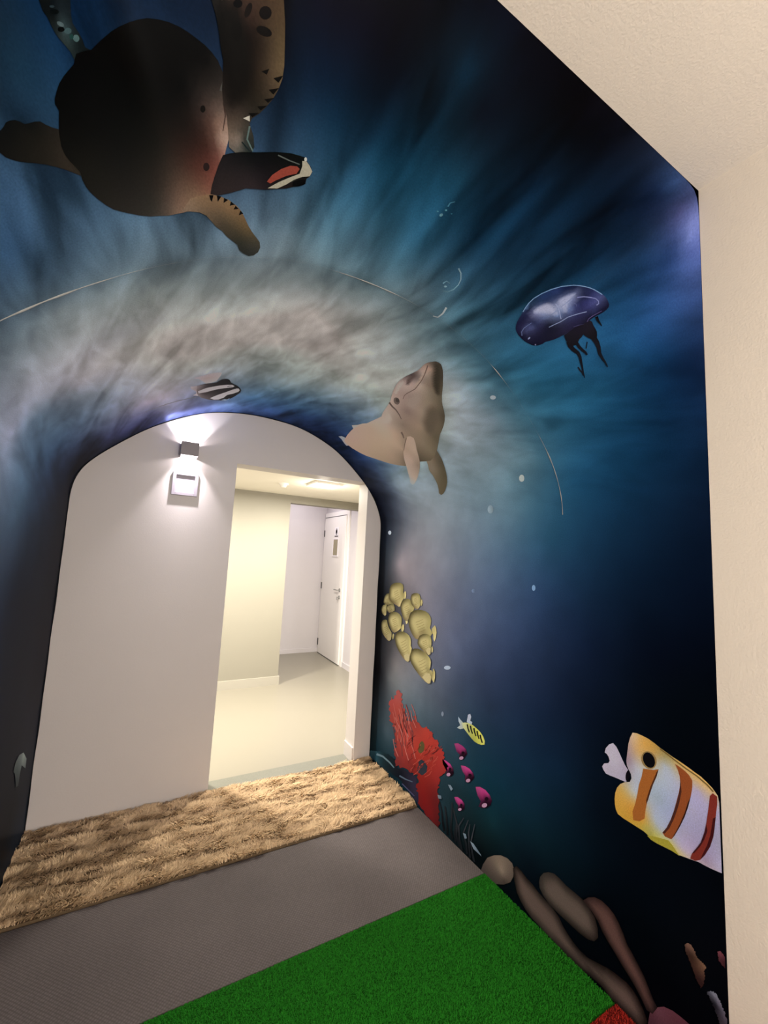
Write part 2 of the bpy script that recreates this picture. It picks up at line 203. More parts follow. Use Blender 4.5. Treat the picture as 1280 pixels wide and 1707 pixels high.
  ('front_flipper',1,None,[(2.5113,1.0862),(2.5418,1.0681),(2.5636,1.0634),(2.5877,1.0587),(2.61,1.0608),(2.6268,1.0643),(2.6435,1.0726),(2.6546,1.0825),(2.661,1.0945),(2.6684,1.1089),(2.6769,1.1209),(2.6888,1.1335),(2.6987,1.1447),(2.701,1.1589),(2.696,1.1735),(2.684,1.1847),(2.6687,1.1872),(2.6524,1.1784),(2.6407,1.1688),(2.6358,1.1544),(2.62,1.1429),(2.6084,1.1346),(2.5987,1.1234),(2.5851,1.1152),(2.5767,1.1054),(2.5672,1.0952),(2.5537,1.0901)],[(2.5327,1.0822,.1566,.1174,.0861),(2.5715,1.0731,.1364,.0941,.059),(2.6239,1.0781,.1639,.1078,.0607),(2.6049,1.1084,.0517,.0444,.032),(2.6645,1.1159,.0964,.0706,.0379),(2.6412,1.1476,.0279,.0298,.0248),(2.6784,1.164,.0361,.0389,.0359)],[([(2.5842,1.0606),(2.5941,1.0598),(2.5872,1.0712),(2.5847,1.068)],(.0033,.0032,.0038),None),([(2.6015,1.0599),(2.6113,1.0603),(2.6004,1.0702)],(.0033,.0032,.0038),None),([(2.6167,1.0619),(2.6256,1.0645),(2.6133,1.0709)],(.0034,.0033,.0038),None),([(2.6312,1.0666),(2.6401,1.0711),(2.6272,1.0741)],(.0034,.0033,.0038),None),([(2.641,1.0729),(2.6477,1.0779),(2.6347,1.08)],(.0034,.0033,.0039),None),([(2.6511,1.0804),(2.6581,1.0856),(2.6459,1.0897)],(.0035,.0034,.0039),None)]),
  ('rear_flipper',-1,None,[(2.2206,.8762),(2.2449,.8858),(2.2534,.8848),(2.2603,.8833),(2.268,.8845),(2.2764,.8876),(2.2818,.8916),(2.2874,.8971),(2.2958,.8994),(2.3055,.9016),(2.3147,.9053),(2.3203,.9112),(2.3277,.9172),(2.3376,.9235),(2.334,.9341),(2.3313,.9533),(2.3364,.9731),(2.3321,.9821),(2.3242,.9761),(2.3115,.966),(2.2964,.9556),(2.2811,.946),(2.2652,.9375),(2.2531,.9316),(2.2417,.9251),(2.2317,.9177),(2.2258,.9121),(2.2222,.9046),(2.2049,.8887)],[(2.2514,.8903,.0033,.0038,.0041),(2.2786,.9086,.0067,.0068,.006),(2.3073,.9269,.0108,.0099,.0082),(2.3207,.9563,.0205,.0172,.014),(2.244,.9174,.0068,.0069,.0062),(2.2969,.9035,.0037,.0043,.0043)],[]),
  ('rear_flipper',-1,None,[(2.4159,.8238),(2.4732,.845),(2.4625,.8521),(2.4538,.8585),(2.4489,.8646),(2.4515,.8716),(2.4528,.8783),(2.4512,.8841),(2.4589,.8894),(2.4482,.8901),(2.432,.8858),(2.4238,.8847),(2.4236,.8788),(2.4201,.8714),(2.4154,.864),(2.4138,.8579),(2.4136,.8527),(2.414,.8468),(2.4118,.8411),(2.4143,.8342)],[(2.4356,.8423,.002,.0038,.0061),(2.4239,.8495,.002,.0033,.0039),(2.4303,.8619,.0304,.0565,.0667),(2.4393,.8778,.005,.0092,.0109),(2.4462,.8867,.0026,.0043,.0051)],[([(2.433,.8609),(2.4313,.8607),(2.4291,.8599),(2.4269,.8588),(2.425,.8574),(2.424,.856),(2.4248,.8546),(2.4265,.8548),(2.4287,.8556),(2.431,.8568),(2.4328,.8582),(2.4339,.8595)],(.0496,.0803,.0944),None),([(2.4412,.8675),(2.4396,.8681),(2.4371,.868),(2.4343,.8675),(2.4317,.8665),(2.4298,.8653),(2.429,.8642),(2.4295,.8633),(2.4311,.8628),(2.4336,.8629),(2.4364,.8634),(2.439,.8643),(2.4409,.8655),(2.4417,.8666)],(.0311,.0626,.0736),None),([(2.4489,.8752),(2.4481,.8762),(2.4464,.8768),(2.444,.8768),(2.4414,.8764),(2.4393,.8754),(2.4379,.8742),(2.4376,.873),(2.4385,.872),(2.4402,.8714),(2.4426,.8713),(2.4451,.8719),(2.4473,.8728),(2.4486,.874)],(.0452,.0903,.0996),None),([(2.4402,.8717),(2.439,.8722),(2.4374,.8724),(2.4356,.8722),(2.4341,.8717),(2.4331,.8709),(2.4334,.8693),(2.4346,.8689),(2.4363,.8687),(2.438,.869),(2.4395,.8695),(2.4405,.8702)],(.0084,.0335,.0322),None),([(2.4362,.8511),(2.4346,.8514),(2.4319,.8511),(2.4286,.8502),(2.4253,.849),(2.4228,.8477),(2.4214,.8465),(2.4232,.8454),(2.4259,.8458),(2.4292,.8466),(2.4324,.8478),(2.4349,.8492)],(.0012,.0023,.0027),None),([(2.4315,.8628),(2.4301,.8632),(2.4278,.863),(2.425,.8625),(2.4224,.8615),(2.4205,.8604),(2.4196,.8594),(2.4214,.8582),(2.4237,.8584),(2.4264,.8589),(2.429,.8599),(2.4309,.861)],(.0012,.0018,.0022),None),([(2.4328,.846),(2.4305,.8459),(2.4287,.8454),(2.4269,.8447),(2.4255,.844),(2.4247,.8434),(2.4256,.8429),(2.4271,.8431),(2.4289,.8436),(2.4306,.8442),(2.432,.8449)],(.0138,.0257,.0336),None)]),
 ]),
 ('painted_striped_fish', 'small black and white striped fish painted just above the arched opening', 'painted fish', None, [
  ('body',0,None,[(2.6238,2.2935),(2.6409,2.2857),(2.6624,2.2791),(2.6941,2.2828),(2.7203,2.2769),(2.7311,2.2566),(2.7417,2.2363),(2.7563,2.2293),(2.7701,2.2321),(2.7838,2.2487),(2.7974,2.2913),(2.8179,2.3184),(2.8405,2.3406),(2.8609,2.3756),(2.8728,2.4096),(2.8745,2.4466),(2.8651,2.4838),(2.8545,2.5251),(2.84,2.5605),(2.8345,2.5747),(2.8204,2.5822),(2.8138,2.6065),(2.7994,2.6131),(2.7772,2.6001),(2.7564,2.5961),(2.7351,2.5872),(2.7131,2.5696),(2.6905,2.5438),(2.6682,2.5173),(2.6498,2.4763),(2.6364,2.4336),(2.6263,2.3618)],[(2.6342,2.3098,.3621,.3218,.3781),(2.6436,2.4604,.393,.3354,.3692),(2.6799,2.3161,.0541,.0478,.0563),(2.6753,2.4452,.0534,.0453,.0491),(2.7358,2.2914,.0291,.0269,.032),(2.7714,2.256,.0165,.0163,.0214),(2.8619,2.4087,.0356,.0384,.0491),(2.8244,2.5415,.0173,.0178,.0217),(2.7477,2.5668,.0878,.077,.0832)],[([(2.6357,2.3841),(2.6744,2.349),(2.7365,2.3304),(2.7815,2.3226),(2.8096,2.3245),(2.8247,2.3453),(2.8182,2.3631),(2.7711,2.3794),(2.7263,2.3956),(2.6822,2.4208),(2.6425,2.4232)],(.7111,.7164,.8),None),([(2.7173,2.5411),(2.7489,2.4982),(2.791,2.4507),(2.8225,2.4046),(2.8427,2.3815),(2.853,2.38),(2.8638,2.4083),(2.861,2.4368),(2.8383,2.4717),(2.8079,2.4988),(2.7954,2.5496),(2.7697,2.5819),(2.7442,2.5795)],(.7092,.7234,.8),None),([(2.7883,2.3594),(2.8017,2.3473),(2.8115,2.3516),(2.8109,2.346),(2.8002,2.3394),(2.786,2.3494)],(.0721,.0692,.0818),None),([(2.7873,2.5997),(2.8041,2.5752),(2.8204,2.5822),(2.8319,2.5578),(2.832,2.5749),(2.8143,2.61)],(.3082,.4379,.6169),None)]),
  ('dorsal_fin',-1,None,[(2.5964,2.1684),(2.6114,2.1566),(2.632,2.1517),(2.6442,2.1472),(2.6641,2.1368),(2.6847,2.1327),(2.7101,2.1324),(2.7286,2.1373),(2.7284,2.1789),(2.7234,2.2158),(2.7173,2.26),(2.6931,2.2744),(2.6671,2.281),(2.6446,2.2346),(2.6233,2.1931)],[(2.6208,2.1673,.6871,.6645,.8),(2.6661,2.1924,.6372,.5525,.6212),(2.7134,2.1572,.7113,.7028,.8),(2.6913,2.2591,.7036,.7073,.8)],[]),
  ('tail_fin',-1,None,[(2.5885,2.2844),(2.6235,2.2907),(2.6379,2.3254),(2.6356,2.374),(2.6486,2.4631),(2.6393,2.4658),(2.6138,2.4433),(2.629,2.4294),(2.6283,2.3948),(2.611,2.3532),(2.5953,2.3269)],[(2.598,2.3037,.7077,.6782,.8),(2.6274,2.334,.479,.4305,.5037),(2.6279,2.444,.7376,.6986,.8)],[]),
 ]),
 ('painted_dolphin', 'pale beige dolphin with raised snout painted beside the arched opening', 'painted dolphin', None, [
  ('body',0,None,[(3.5229,1.4012),(3.5348,1.3928),(3.5485,1.3914),(3.5648,1.401),(3.5814,1.4156),(3.6057,1.4421),(3.6295,1.4708),(3.6583,1.5065),(3.6879,1.5423),(3.7139,1.5702),(3.7367,1.5887),(3.7641,1.6057),(3.7909,1.6252),(3.8157,1.6515),(3.8394,1.6829),(3.8592,1.7163),(3.8747,1.7459),(3.8957,1.7747),(3.919,1.8027),(3.9425,1.8327),(3.9635,1.8593),(3.9848,1.8862),(4.0054,1.9189),(4.0103,1.9625),(4.0019,2.0126),(3.9945,2.0536),(4.0085,2.1168),(4.0046,2.1776),(3.9916,2.2315),(3.9751,2.2838),(3.9565,2.3357),(3.9284,2.3937),(3.8961,2.4487),(3.8627,2.504),(3.8281,2.5591),(3.7932,2.5967),(3.761,2.6199),(3.7276,2.6405),(3.7026,2.6455),(3.6847,2.6525),(3.6656,2.647),(3.6477,2.6329),(3.6352,2.5799),(3.623,2.528),(3.6103,2.4489),(3.6036,2.3838),(3.6078,2.3075),(3.6196,2.2326),(3.6233,2.1632),(3.6267,2.0969),(3.6281,2.0548),(3.6104,2.0099),(3.5994,1.9665),(3.5875,1.9164),(3.5743,1.8716),(3.5601,1.8404),(3.5463,1.8098),(3.5295,1.7679),(3.5153,1.7239),(3.5073,1.6879),(3.5042,1.6535),(3.5037,1.622),(3.5064,1.5937),(3.5099,1.5617),(3.5131,1.5282),(3.5114,1.503),(3.5075,1.4754),(3.506,1.4514),(3.5095,1.4344),(3.5158,1.4171)],[(3.5414,1.4156,.1065,.0958,.0795),(3.5987,1.4547,.0933,.0841,.0644),(3.5375,1.4616,.8,.5771,.4962),(3.5383,1.5159,.8,.6779,.6543),(3.5786,1.5966,.8,.7125,.6759),(3.5116,1.5736,.0995,.081,.0853),(3.5399,1.6332,.6743,.5177,.5287),(3.5271,1.6873,.7747,.6892,.6876),(3.566,1.755,.6415,.5189,.5129),(3.5846,1.8512,.8,.6692,.6387),(3.603,1.7201,.5335,.4355,.4237),(3.6309,1.664,.5336,.4526,.4088),(3.6078,1.5583,.3802,.3036,.257),(3.6639,1.5606,.2573,.2307,.1788),(3.7058,1.6451,.3946,.3361,.2665),(3.7832,1.6464,.1346,.1201,.0936),(3.7951,1.7218,.3655,.3141,.2391),(3.7111,1.7517,.5789,.4882,.4228),(3.6755,1.8388,.4107,.3244,.3081),(3.6502,1.8982,.5989,.4872,.454),(3.6166,1.9736,.8,.7315,.7086),(3.6913,2.0838,.8,.6907,.6507),(3.7354,1.9627,.4225,.3469,.3037),(3.7906,1.8537,.556,.4513,.371),(3.8726,1.7999,.2074,.1833,.1353),(3.8926,1.9288,.4069,.3415,.2696),(3.9635,1.9082,.3262,.2876,.2173),(3.7683,2.0809,.7785,.6227,.521),(3.8051,2.2395,.7777,.6482,.5367),(3.6692,2.2527,.8,.6557,.57),(3.6239,2.3695,.8,.6511,.599),(3.6573,2.536,.8,.6307,.6056),(3.7401,2.5677,.8,.6345,.5498),(3.8067,2.4103,.7452,.6155,.5061),(3.916,2.2891,.6214,.5,.4138),(3.8801,2.1368,.6866,.5549,.4581),(3.9612,2.0949,.1319,.1099,.0868)],[([(3.5158,1.4171),(3.5259,1.3966),(3.5485,1.3914),(3.5814,1.4156),(3.6444,1.4875),(3.6879,1.5423),(3.6902,1.5717),(3.6569,1.5754),(3.6137,1.5471),(3.5725,1.501),(3.5429,1.4529)],(.0671,.0596,.0482),'~'),([(3.5149,1.5979),(3.5155,1.5315),(3.5225,1.5133),(3.5427,1.5972),(3.5553,1.6546),(3.5422,1.6776),(3.52,1.6354)],(.1739,.1312,.135),'~'),([(3.5402,1.7844),(3.5135,1.7102),(3.51,1.6517),(3.5268,1.6554),(3.5427,1.7102),(3.5593,1.7675),(3.569,1.8046)],(.7706,.7329,.7284),'~'),([(3.5418,1.5388),(3.5191,1.4641),(3.5175,1.4404),(3.5425,1.4809),(3.5707,1.5486),(3.5857,1.6157),(3.5826,1.6716),(3.5681,1.6317)],(.718,.5951,.5326),'~'),([(3.6113,1.7972),(3.602,1.7403),(3.6004,1.6547),(3.6292,1.6323),(3.6723,1.685),(3.6995,1.7804),(3.6701,1.8093),(3.6404,1.8149)],(.5749,.4908,.4602),'~'),([(3.6271,2.0425),(3.6166,1.9736),(3.6424,1.961),(3.6857,1.997),(3.7011,2.0574),(3.6846,2.1015),(3.6517,2.1078)],(.8,.7427,.7184),'~'),([(3.6943,1.7113),(3.6896,1.6269),(3.7488,1.6158),(3.8006,1.6404),(3.8416,1.6995),(3.8797,1.7759),(3.8754,1.845),(3.8231,1.8563),(3.7545,1.8128)],(.1978,.169,.1351),'~'),([(3.5946,1.8058),(3.6041,1.8149),(3.6114,1.827),(3.6151,1.84),(3.6144,1.8513),(3.6094,1.8586),(3.6012,1.8602),(3.5912,1.8558),(3.5817,1.8462),(3.5744,1.8336),(3.5709,1.8205),(3.5718,1.8096),(3.5768,1.8029),(3.5849,1.8016)],(.2684,.2194,.2128),None),([(3.5929,1.8058),(3.5985,1.8112),(3.6027,1.8185),(3.6049,1.8264),(3.6044,1.8333),(3.6015,1.8377),(3.5966,1.8387),(3.5908,1.8363),(3.5853,1.8307),(3.581,1.8232),(3.579,1.8153),(3.5795,1.8086),(3.5824,1.8043),(3.5872,1.8033)],(.1262,.1068,.1084),'eye'),([(3.6029,1.7773),(3.5901,1.7483),(3.5876,1.7187),(3.5894,1.6843),(3.59,1.6486),(3.5802,1.6055),(3.5692,1.5621),(3.5522,1.5166),(3.5359,1.4801),(3.5212,1.4496),(3.5169,1.4523),(3.5317,1.4825),(3.548,1.5186),(3.5649,1.5631),(3.5759,1.6057),(3.5856,1.6477),(3.5853,1.682),(3.5838,1.7168),(3.5868,1.7488),(3.6005,1.7791)],(.2634,.196,.1779),'mouth'),([(3.579,1.8964),(3.6098,1.9068),(3.6356,1.9068),(3.6678,1.9173),(3.7016,1.9348),(3.7017,1.9283),(3.6676,1.9082),(3.6341,1.8945),(3.6079,1.8918),(3.5777,1.879)],(.2347,.183,.1742),None),([(3.7737,2.0322),(3.7972,2.0407),(3.8153,2.0521),(3.8162,2.041),(3.7975,2.0258),(3.7733,2.0137)],(.2691,.21,.1839),None)]),
  ('flipper',1,None,[(3.815,2.0081),(3.8201,1.9799),(3.8386,1.9647),(3.8698,1.9808),(3.9123,2.0125),(3.9536,2.0352),(3.9948,2.06),(4.0304,2.0939),(4.0579,2.1282),(4.0887,2.1714),(4.1123,2.2104),(4.1305,2.2487),(4.1336,2.2744),(4.1148,2.2827),(4.0861,2.2635),(4.0449,2.2445),(4.0047,2.2205),(3.9721,2.2042),(3.9403,2.185),(3.9032,2.1521),(3.8703,2.106),(3.8406,2.0528)],[(3.8383,2.0005,.8,.6534,.5794),(3.8906,2.0964,.7186,.5755,.4851),(3.9059,2.0374,.8,.6629,.5809),(3.9707,2.1301,.8,.6479,.5938),(4.0128,2.0959,.4628,.3868,.3369),(4.0855,2.2156,.8,.6946,.6514),(4.1255,2.2647,.5625,.6627,.7626)],[([(3.8205,2.028),(3.8506,2.0783),(3.8895,2.1341),(3.891,2.1306),(3.853,2.0735),(3.8239,2.0224)],(.2677,.209,.1745),None)]),
  ('flipper',1,None,[(4.0037,1.9968),(4.0083,1.9607),(3.9887,1.9039),(3.9566,1.8552),(3.984,1.8565),(4.0185,1.8603),(4.0589,1.8729),(4.0965,1.8869),(4.1343,1.9036),(4.1687,1.9254),(4.195,1.9511),(4.2175,1.9774),(4.2328,2.0036),(4.2383,2.0268),(4.2248,2.0403),(4.1996,2.03),(4.1722,2.0211),(4.1388,2.0188),(4.1027,2.0193),(4.0788,2.0252),(4.0594,2.0236),(4.0387,2.0112)],[(4.0104,1.9512,.3714,.3148,.2521),(4.0398,1.889,.154,.1397,.1054),(4.0694,1.9802,.3666,.3263,.2656),(4.1335,1.931,.1531,.1382,.0965),(4.2139,2.0066,.1749,.1524,.105)],[]),
  ('tail',-1,None,[(3.6006,2.6394),(3.6086,2.6055),(3.6243,2.5916),(3.639,2.5869),(3.6656,2.6178),(3.6999,2.6465),(3.6927,2.6769),(3.6637,2.6673),(3.6281,2.6443)],[(3.6124,2.623,.5118,.6452,.8),(3.6712,2.6377,.6649,.6903,.8)],[]),
  ('dorsal_fin',-1,None,[(3.5794,2.3764),(3.5979,2.3225),(3.6075,2.2667),(3.6196,2.2326),(3.6267,2.2761),(3.6184,2.3596),(3.6087,2.4071)],[(3.5946,2.3671,.7004,.7403,.8),(3.6128,2.2679,.8,.6967,.6542)],[]),
 ]),
 ('painted_jellyfish', 'translucent blue jellyfish with dark trailing tentacles painted on the curved mural wall', 'painted jellyfish', None, [
  ('bell',0,None,[(3.6068,1.0618),(3.5982,1.055),(3.5915,1.047),(3.5853,1.0355),(3.5806,1.025),(3.575,1.0169),(3.5713,1.0095),(3.5678,1.0005),(3.5658,.9907),(3.5657,.9808),(3.5682,.9701),(3.5718,.9604),(3.5771,.9506),(3.5827,.9413),(3.5896,.9318),(3.5975,.9231),(3.6078,.9137),(3.6193,.9051),(3.6312,.8978),(3.6439,.8899),(3.6552,.8828),(3.6672,.8748),(3.6788,.8672),(3.69,.8602),(3.7016,.8544),(3.7134,.8508),(3.7242,.8489),(3.7295,.8514),(3.7321,.8566),(3.7329,.8651),(3.7322,.8745),(3.7307,.8839),(3.73,.8923),(3.7305,.901),(3.7306,.9085),(3.7287,.9206),(3.7241,.9373),(3.725,.9531),(3.7244,.9689),(3.7226,.9818),(3.7201,.9947),(3.7154,1.0071),(3.7097,1.0192),(3.7103,1.0281),(3.7055,1.0408),(3.699,1.0486),(3.6916,1.0545),(3.6783,1.0608),(3.664,1.0664),(3.6479,1.069),(3.6318,1.0692),(3.6182,1.0665)],[(3.6071,1.0541,.01,.0102,.0388),(3.6409,1.0653,.0043,.0045,.017),(3.5953,1.0201,.0089,.0113,.0411),(3.5712,.9873,.0061,.0182,.0433),(3.5868,.965,.0127,.0284,.0924),(3.5989,.9365,.0144,.0272,.1004),(3.6264,.9093,.0057,.01,.0368),(3.6622,.8873,.0079,.0115,.0477),(3.7013,.8613,.0381,.0534,.1513),(3.7231,.8538,.0053,.0055,.0216),(3.6064,.9992,.3153,.3729,.607),(3.6192,.9776,.2438,.2797,.4495),(3.641,.9767,.157,.1886,.3187),(3.6379,.9448,.2039,.247,.3993),(3.6376,.9299,.217,.2637,.4416),(3.6417,.9173,.1309,.1693,.3106),(3.6571,.9581,.115,.154,.2936),(3.6639,.9709,.1089,.1733,.3622),(3.6426,.9985,.0606,.0906,.212),(3.6744,.9388,.0928,.1385,.3234),(3.6722,.9186,.0103,.0137,.0599),(3.686,.8981,.0232,.0288,.1202),(3.6972,.8769,.0455,.0554,.1755),(3.7075,.8862,.0292,.0374,.1323),(3.6327,1.0205,.01,.0141,.046),(3.6361,1.0393,.0806,.114,.2949),(3.6612,1.0122,.0102,.0106,.0381),(3.6892,.9846,.0051,.0055,.0168),(3.676,1.0465,.0066,.0071,.0244),(3.6987,1.0124,.0055,.0061,.0192),(3.7146,.9766,.0091,.0089,.0281),(3.7076,.9431,.0115,.0115,.0413),(3.7167,.9126,.0095,.0099,.0346),(3.7215,.8771,.0044,.0051,.0199),(3.5709,1.0098,.0624,.1379,.3016),(3.5823,1.0088,.0057,.009,.0309),(3.6001,.9475,.0128,.0254,.083),(3.6208,.9279,.0079,.0138,.0469),(3.6661,.8978,.0063,.0082,.0325),(3.6084,.9631,.0107,.0188,.061),(3.5945,.9753,.0144,.0272,.0824),(3.7177,.8932,.0061,.0071,.0246),(3.6744,.9488,.0294,.0437,.1099),(3.6663,.9927,.0049,.0069,.0219),(3.6074,1.0394,.0076,.0078,.0286)],[([(3.5948,1.007),(3.5941,.9913),(3.601,.9742),(3.6096,.9639),(3.6259,.9608),(3.6405,.9611),(3.6567,.9618),(3.6701,.964),(3.6603,.9747),(3.6406,.9869),(3.6222,.998),(3.6072,1.0079)],(.2604,.2988,.4586),'~'),([(3.626,.9571),(3.6192,.9468),(3.6238,.9345),(3.6312,.9217),(3.6409,.9098),(3.6517,.9109),(3.6504,.9212),(3.6544,.9323),(3.6682,.9395),(3.6795,.9428),(3.6698,.9575),(3.6507,.9583)],(.2259,.266,.4308),'~'),([(3.579,1.02),(3.5734,1.0082),(3.5698,.9953),(3.569,.981),(3.5747,.9618),(3.5852,.9426),(3.5997,.9243),(3.6213,.9064),(3.6461,.8911),(3.6687,.8756),(3.6919,.8612),(3.691,.8599),(3.6677,.8745),(3.6446,.89),(3.6195,.9052),(3.5975,.9233),(3.5828,.9418),(3.5722,.9612),(3.5664,.9806),(3.5671,.9953),(3.5708,1.0084),(3.5764,1.0203)],(.122,.2255,.4093),None),([(3.6773,.9967),(3.681,.9815),(3.6851,.967),(3.6869,.947),(3.6932,.9313),(3.7,.9157),(3.7063,.9026),(3.704,.9025),(3.6977,.9157),(3.691,.9313),(3.6847,.9473),(3.6828,.9672),(3.6789,.9816),(3.6752,.9968)],(.1501,.1961,.3687),None),([(3.6571,.9143),(3.6672,.9005),(3.6798,.8874),(3.6904,.8771),(3.6997,.8726),(3.7047,.8731),(3.7043,.878),(3.7075,.877),(3.7073,.8711),(3.6999,.8704),(3.6891,.8758),(3.6779,.8865),(3.6651,.8999),(3.6548,.9138)],(.1293,.1539,.3482),None),([(3.6287,.9595),(3.6431,.9594),(3.6571,.9616),(3.6705,.9637),(3.6779,.964),(3.6785,.9625),(3.6714,.9622),(3.658,.9601),(3.6436,.9578),(3.6288,.9579)],(.207,.2547,.4531),None),([(3.6438,1.0625),(3.6321,1.0577),(3.6267,1.0476),(3.627,1.0365),(3.6286,1.0262),(3.627,1.026),(3.625,1.0362),(3.6243,1.0477),(3.6299,1.0587),(3.6423,1.0644)],(.0837,.1168,.252),None),([(3.7324,.9067),(3.7266,.9019),(3.7257,.8921),(3.7267,.8815),(3.728,.8686),(3.7267,.8689),(3.7251,.8819),(3.7238,.8926),(3.7245,.9029),(3.7303,.9082)],(.0591,.0512,.1455),None),([(3.7213,.9414),(3.7259,.9274),(3.7322,.9138),(3.7245,.9273),(3.7196,.9415)],(.0407,.0391,.1075),None),([(3.6654,1.0486),(3.6666,1.0487),(3.6677,1.0496),(3.6686,1.0509),(3.6689,1.0526),(3.6688,1.0542),(3.6681,1.0554),(3.667,1.056),(3.6658,1.0558),(3.6646,1.055),(3.6638,1.0535),(3.6634,1.0519),(3.6636,1.0503),(3.6643,1.0492)],(.1436,.1773,.3404),None),([(3.6995,1.044),(3.7002,1.0445),(3.7003,1.046),(3.6997,1.0467),(3.6988,1.0472),(3.6968,1.0471),(3.6958,1.046),(3.6966,1.0445),(3.6975,1.044)],(.1645,.1773,.3221),None),([(3.6646,.9378),(3.6631,.9331),(3.6717,.9323),(3.6623,.9325),(3.6629,.9383)],(.1071,.1372,.295),None),([(3.664,.926),(3.6687,.9217),(3.6777,.9218),(3.6686,.9208),(3.6629,.9254)],(.0875,.1132,.2618),None)]),
  ('oral_arms',1,None,[(3.7254,.9692),(3.725,.9531),(3.7241,.9373),(3.7289,.9207),(3.7304,.9072),(3.7312,.9),(3.7382,.8958),(3.7481,.8951),(3.7596,.8921),(3.7707,.89),(3.7807,.8917),(3.7889,.8946),(3.7874,.9014),(3.7805,.9089),(3.7728,.9148),(3.7633,.9202),(3.756,.9236),(3.7605,.9286),(3.763,.9359),(3.7684,.9413),(3.7732,.948),(3.771,.9568),(3.763,.9627),(3.7537,.9668),(3.7423,.9694),(3.7329,.9693)],[(3.7363,.9563,.0055,.0052,.0111),(3.7422,.9317,.0061,.0051,.0121),(3.7508,.9032,.007,.006,.0123),(3.7761,.8988,.0039,.0037,.0064),(3.7601,.9578,.0045,.0045,.0078)],[]),
  ('tentacle',1,None,[(3.7494,.97),(3.7657,.9694),(3.7842,.9633),(3.8005,.954),(3.8141,.952),(3.8294,.9528),(3.849,.9534),(3.8654,.9545),(3.886,.9544),(3.8864,.9523),(3.8663,.9508),(3.8506,.9483),(3.8316,.9462),(3.8157,.944),(3.7978,.9455),(3.7798,.954),(3.7657,.9576),(3.7533,.9568)],[(3.7514,.9634,.0041,.0038,.0067),(3.8862,.9533,.0053,.007,.0141)],[]),
  ('tentacle',1,None,[(3.842,.9636),(3.8537,.9618),(3.8656,.9575),(3.8774,.9562),(3.8771,.9514),(3.8645,.9532),(3.8527,.958),(3.8416,.96)],[(3.8418,.9618,.0063,.006,.0104),(3.8773,.9538,.0053,.007,.014)],[]),
  ('tentacle',1,None,[(3.7689,.9496),(3.7839,.9462),(3.7993,.9401),(3.8104,.9339),(3.8197,.9317),(3.8193,.9265),(3.8084,.9283),(3.7963,.9341),(3.7824,.939),(3.7686,.9413)],[(3.7687,.9454,.0045,.0043,.0074),(3.8195,.9291,.005,.0066,.0133)],[]),
  ('tentacle',1,None,[(3.7824,.9079),(3.7991,.9023),(3.8148,.9001),(3.8328,.9004),(3.8528,.8954),(3.8676,.8896),(3.8846,.8853),(3.8844,.8829),(3.8669,.8853),(3.8519,.8892),(3.8342,.8919),(3.8178,.8898),(3.7995,.8905),(3.7809,.8949)],[(3.7816,.9014,.0046,.0044,.0076),(3.8845,.8841,.005,.0066,.0132)],[]),
  ('tentacle',1,None,[(3.7818,.92),(3.7892,.9235),(3.7982,.9276),(3.8003,.9252),(3.7911,.9214),(3.7836,.9181)],[(3.7827,.9191,.0059,.0055,.0096),(3.7993,.9264,.0049,.0065,.013)],[]),
  ('tentacle',1,None,[(3.7316,.8868),(3.7436,.8845),(3.7541,.8802),(3.7639,.8765),(3.7638,.8748),(3.7538,.8768),(3.7442,.8791),(3.7336,.8794)],[(3.7326,.8831,.0024,.0022,.0039),(3.7639,.8756,.0046,.0061,.0122)],[]),
 ]),
 ('painted_butterflyfish', 'yellow fish at the very top of the painted school beside the doorway', 'painted fish', 'yellow fish of the painted school', [
  ('body',2,None,[(4.9471,2.6819),(4.909,2.6812),(4.8761,2.6778),(4.853,2.6625),(4.8371,2.6338),(4.8284,2.5975),(4.8241,2.5565),(4.8255,2.521),(4.8338,2.4954),(4.8537,2.4868),(4.8847,2.4882),(4.9098,2.4821),(4.9328,2.4822),(4.95,2.4984),(4.9698,2.5136),(4.9885,2.5189),(4.9929,2.5417),(4.9873,2.5625),(4.9813,2.5993),(4.9742,2.637),(4.9641,2.665)],[(4.9107,2.5691,.1063,.0918,.0405),(4.8579,2.5537,.1803,.1632,.0721),(4.917,2.6301,.073,.0613,.0274),(4.9037,2.5005,.3076,.2812,.1268),(4.9723,2.5838,.1963,.1559,.0838),(4.969,2.5143,.6831,.598,.3161),(4.8546,2.6151,.0805,.0701,.0319)],[([(4.9471,2.6819),(4.909,2.6812),(4.8761,2.6778),(4.853,2.6625),(4.8371,2.6338),(4.8284,2.5975),(4.8241,2.5565),(4.8255,2.521),(4.8338,2.4954),(4.8537,2.4868),(4.8847,2.4882),(4.9098,2.4821),(4.9328,2.4822),(4.95,2.4984),(4.9698,2.5136),(4.9885,2.5189),(4.9929,2.5417),(4.9873,2.5625),(4.9813,2.5993),(4.9742,2.637),(4.9641,2.665)],(.4809,.4326,.22),'~'),([(4.9009,2.6139),(4.8909,2.5839),(4.8777,2.5548),(4.8761,2.5572),(4.8891,2.5863),(4.8987,2.6162)],(.217,.1744,.0685),None),([(4.9149,2.6064),(4.9048,2.5766),(4.8915,2.5476),(4.89,2.55),(4.903,2.579),(4.9127,2.6087)],(.2189,.1762,.0693),None),([(4.9288,2.5989),(4.9186,2.5693),(4.9052,2.5404),(4.9037,2.5428),(4.9168,2.5717),(4.9267,2.6013)],(.2178,.1755,.0692),None),([(4.9427,2.5915),(4.9324,2.562),(4.9189,2.5333),(4.9174,2.5356),(4.9306,2.5644),(4.9405,2.5939)],(.2171,.175,.0691),None),([(4.9564,2.5842),(4.9461,2.5548),(4.9325,2.5262),(4.9311,2.5285),(4.9443,2.5571),(4.9543,2.5865)],(.2165,.1747,.069),None)]),
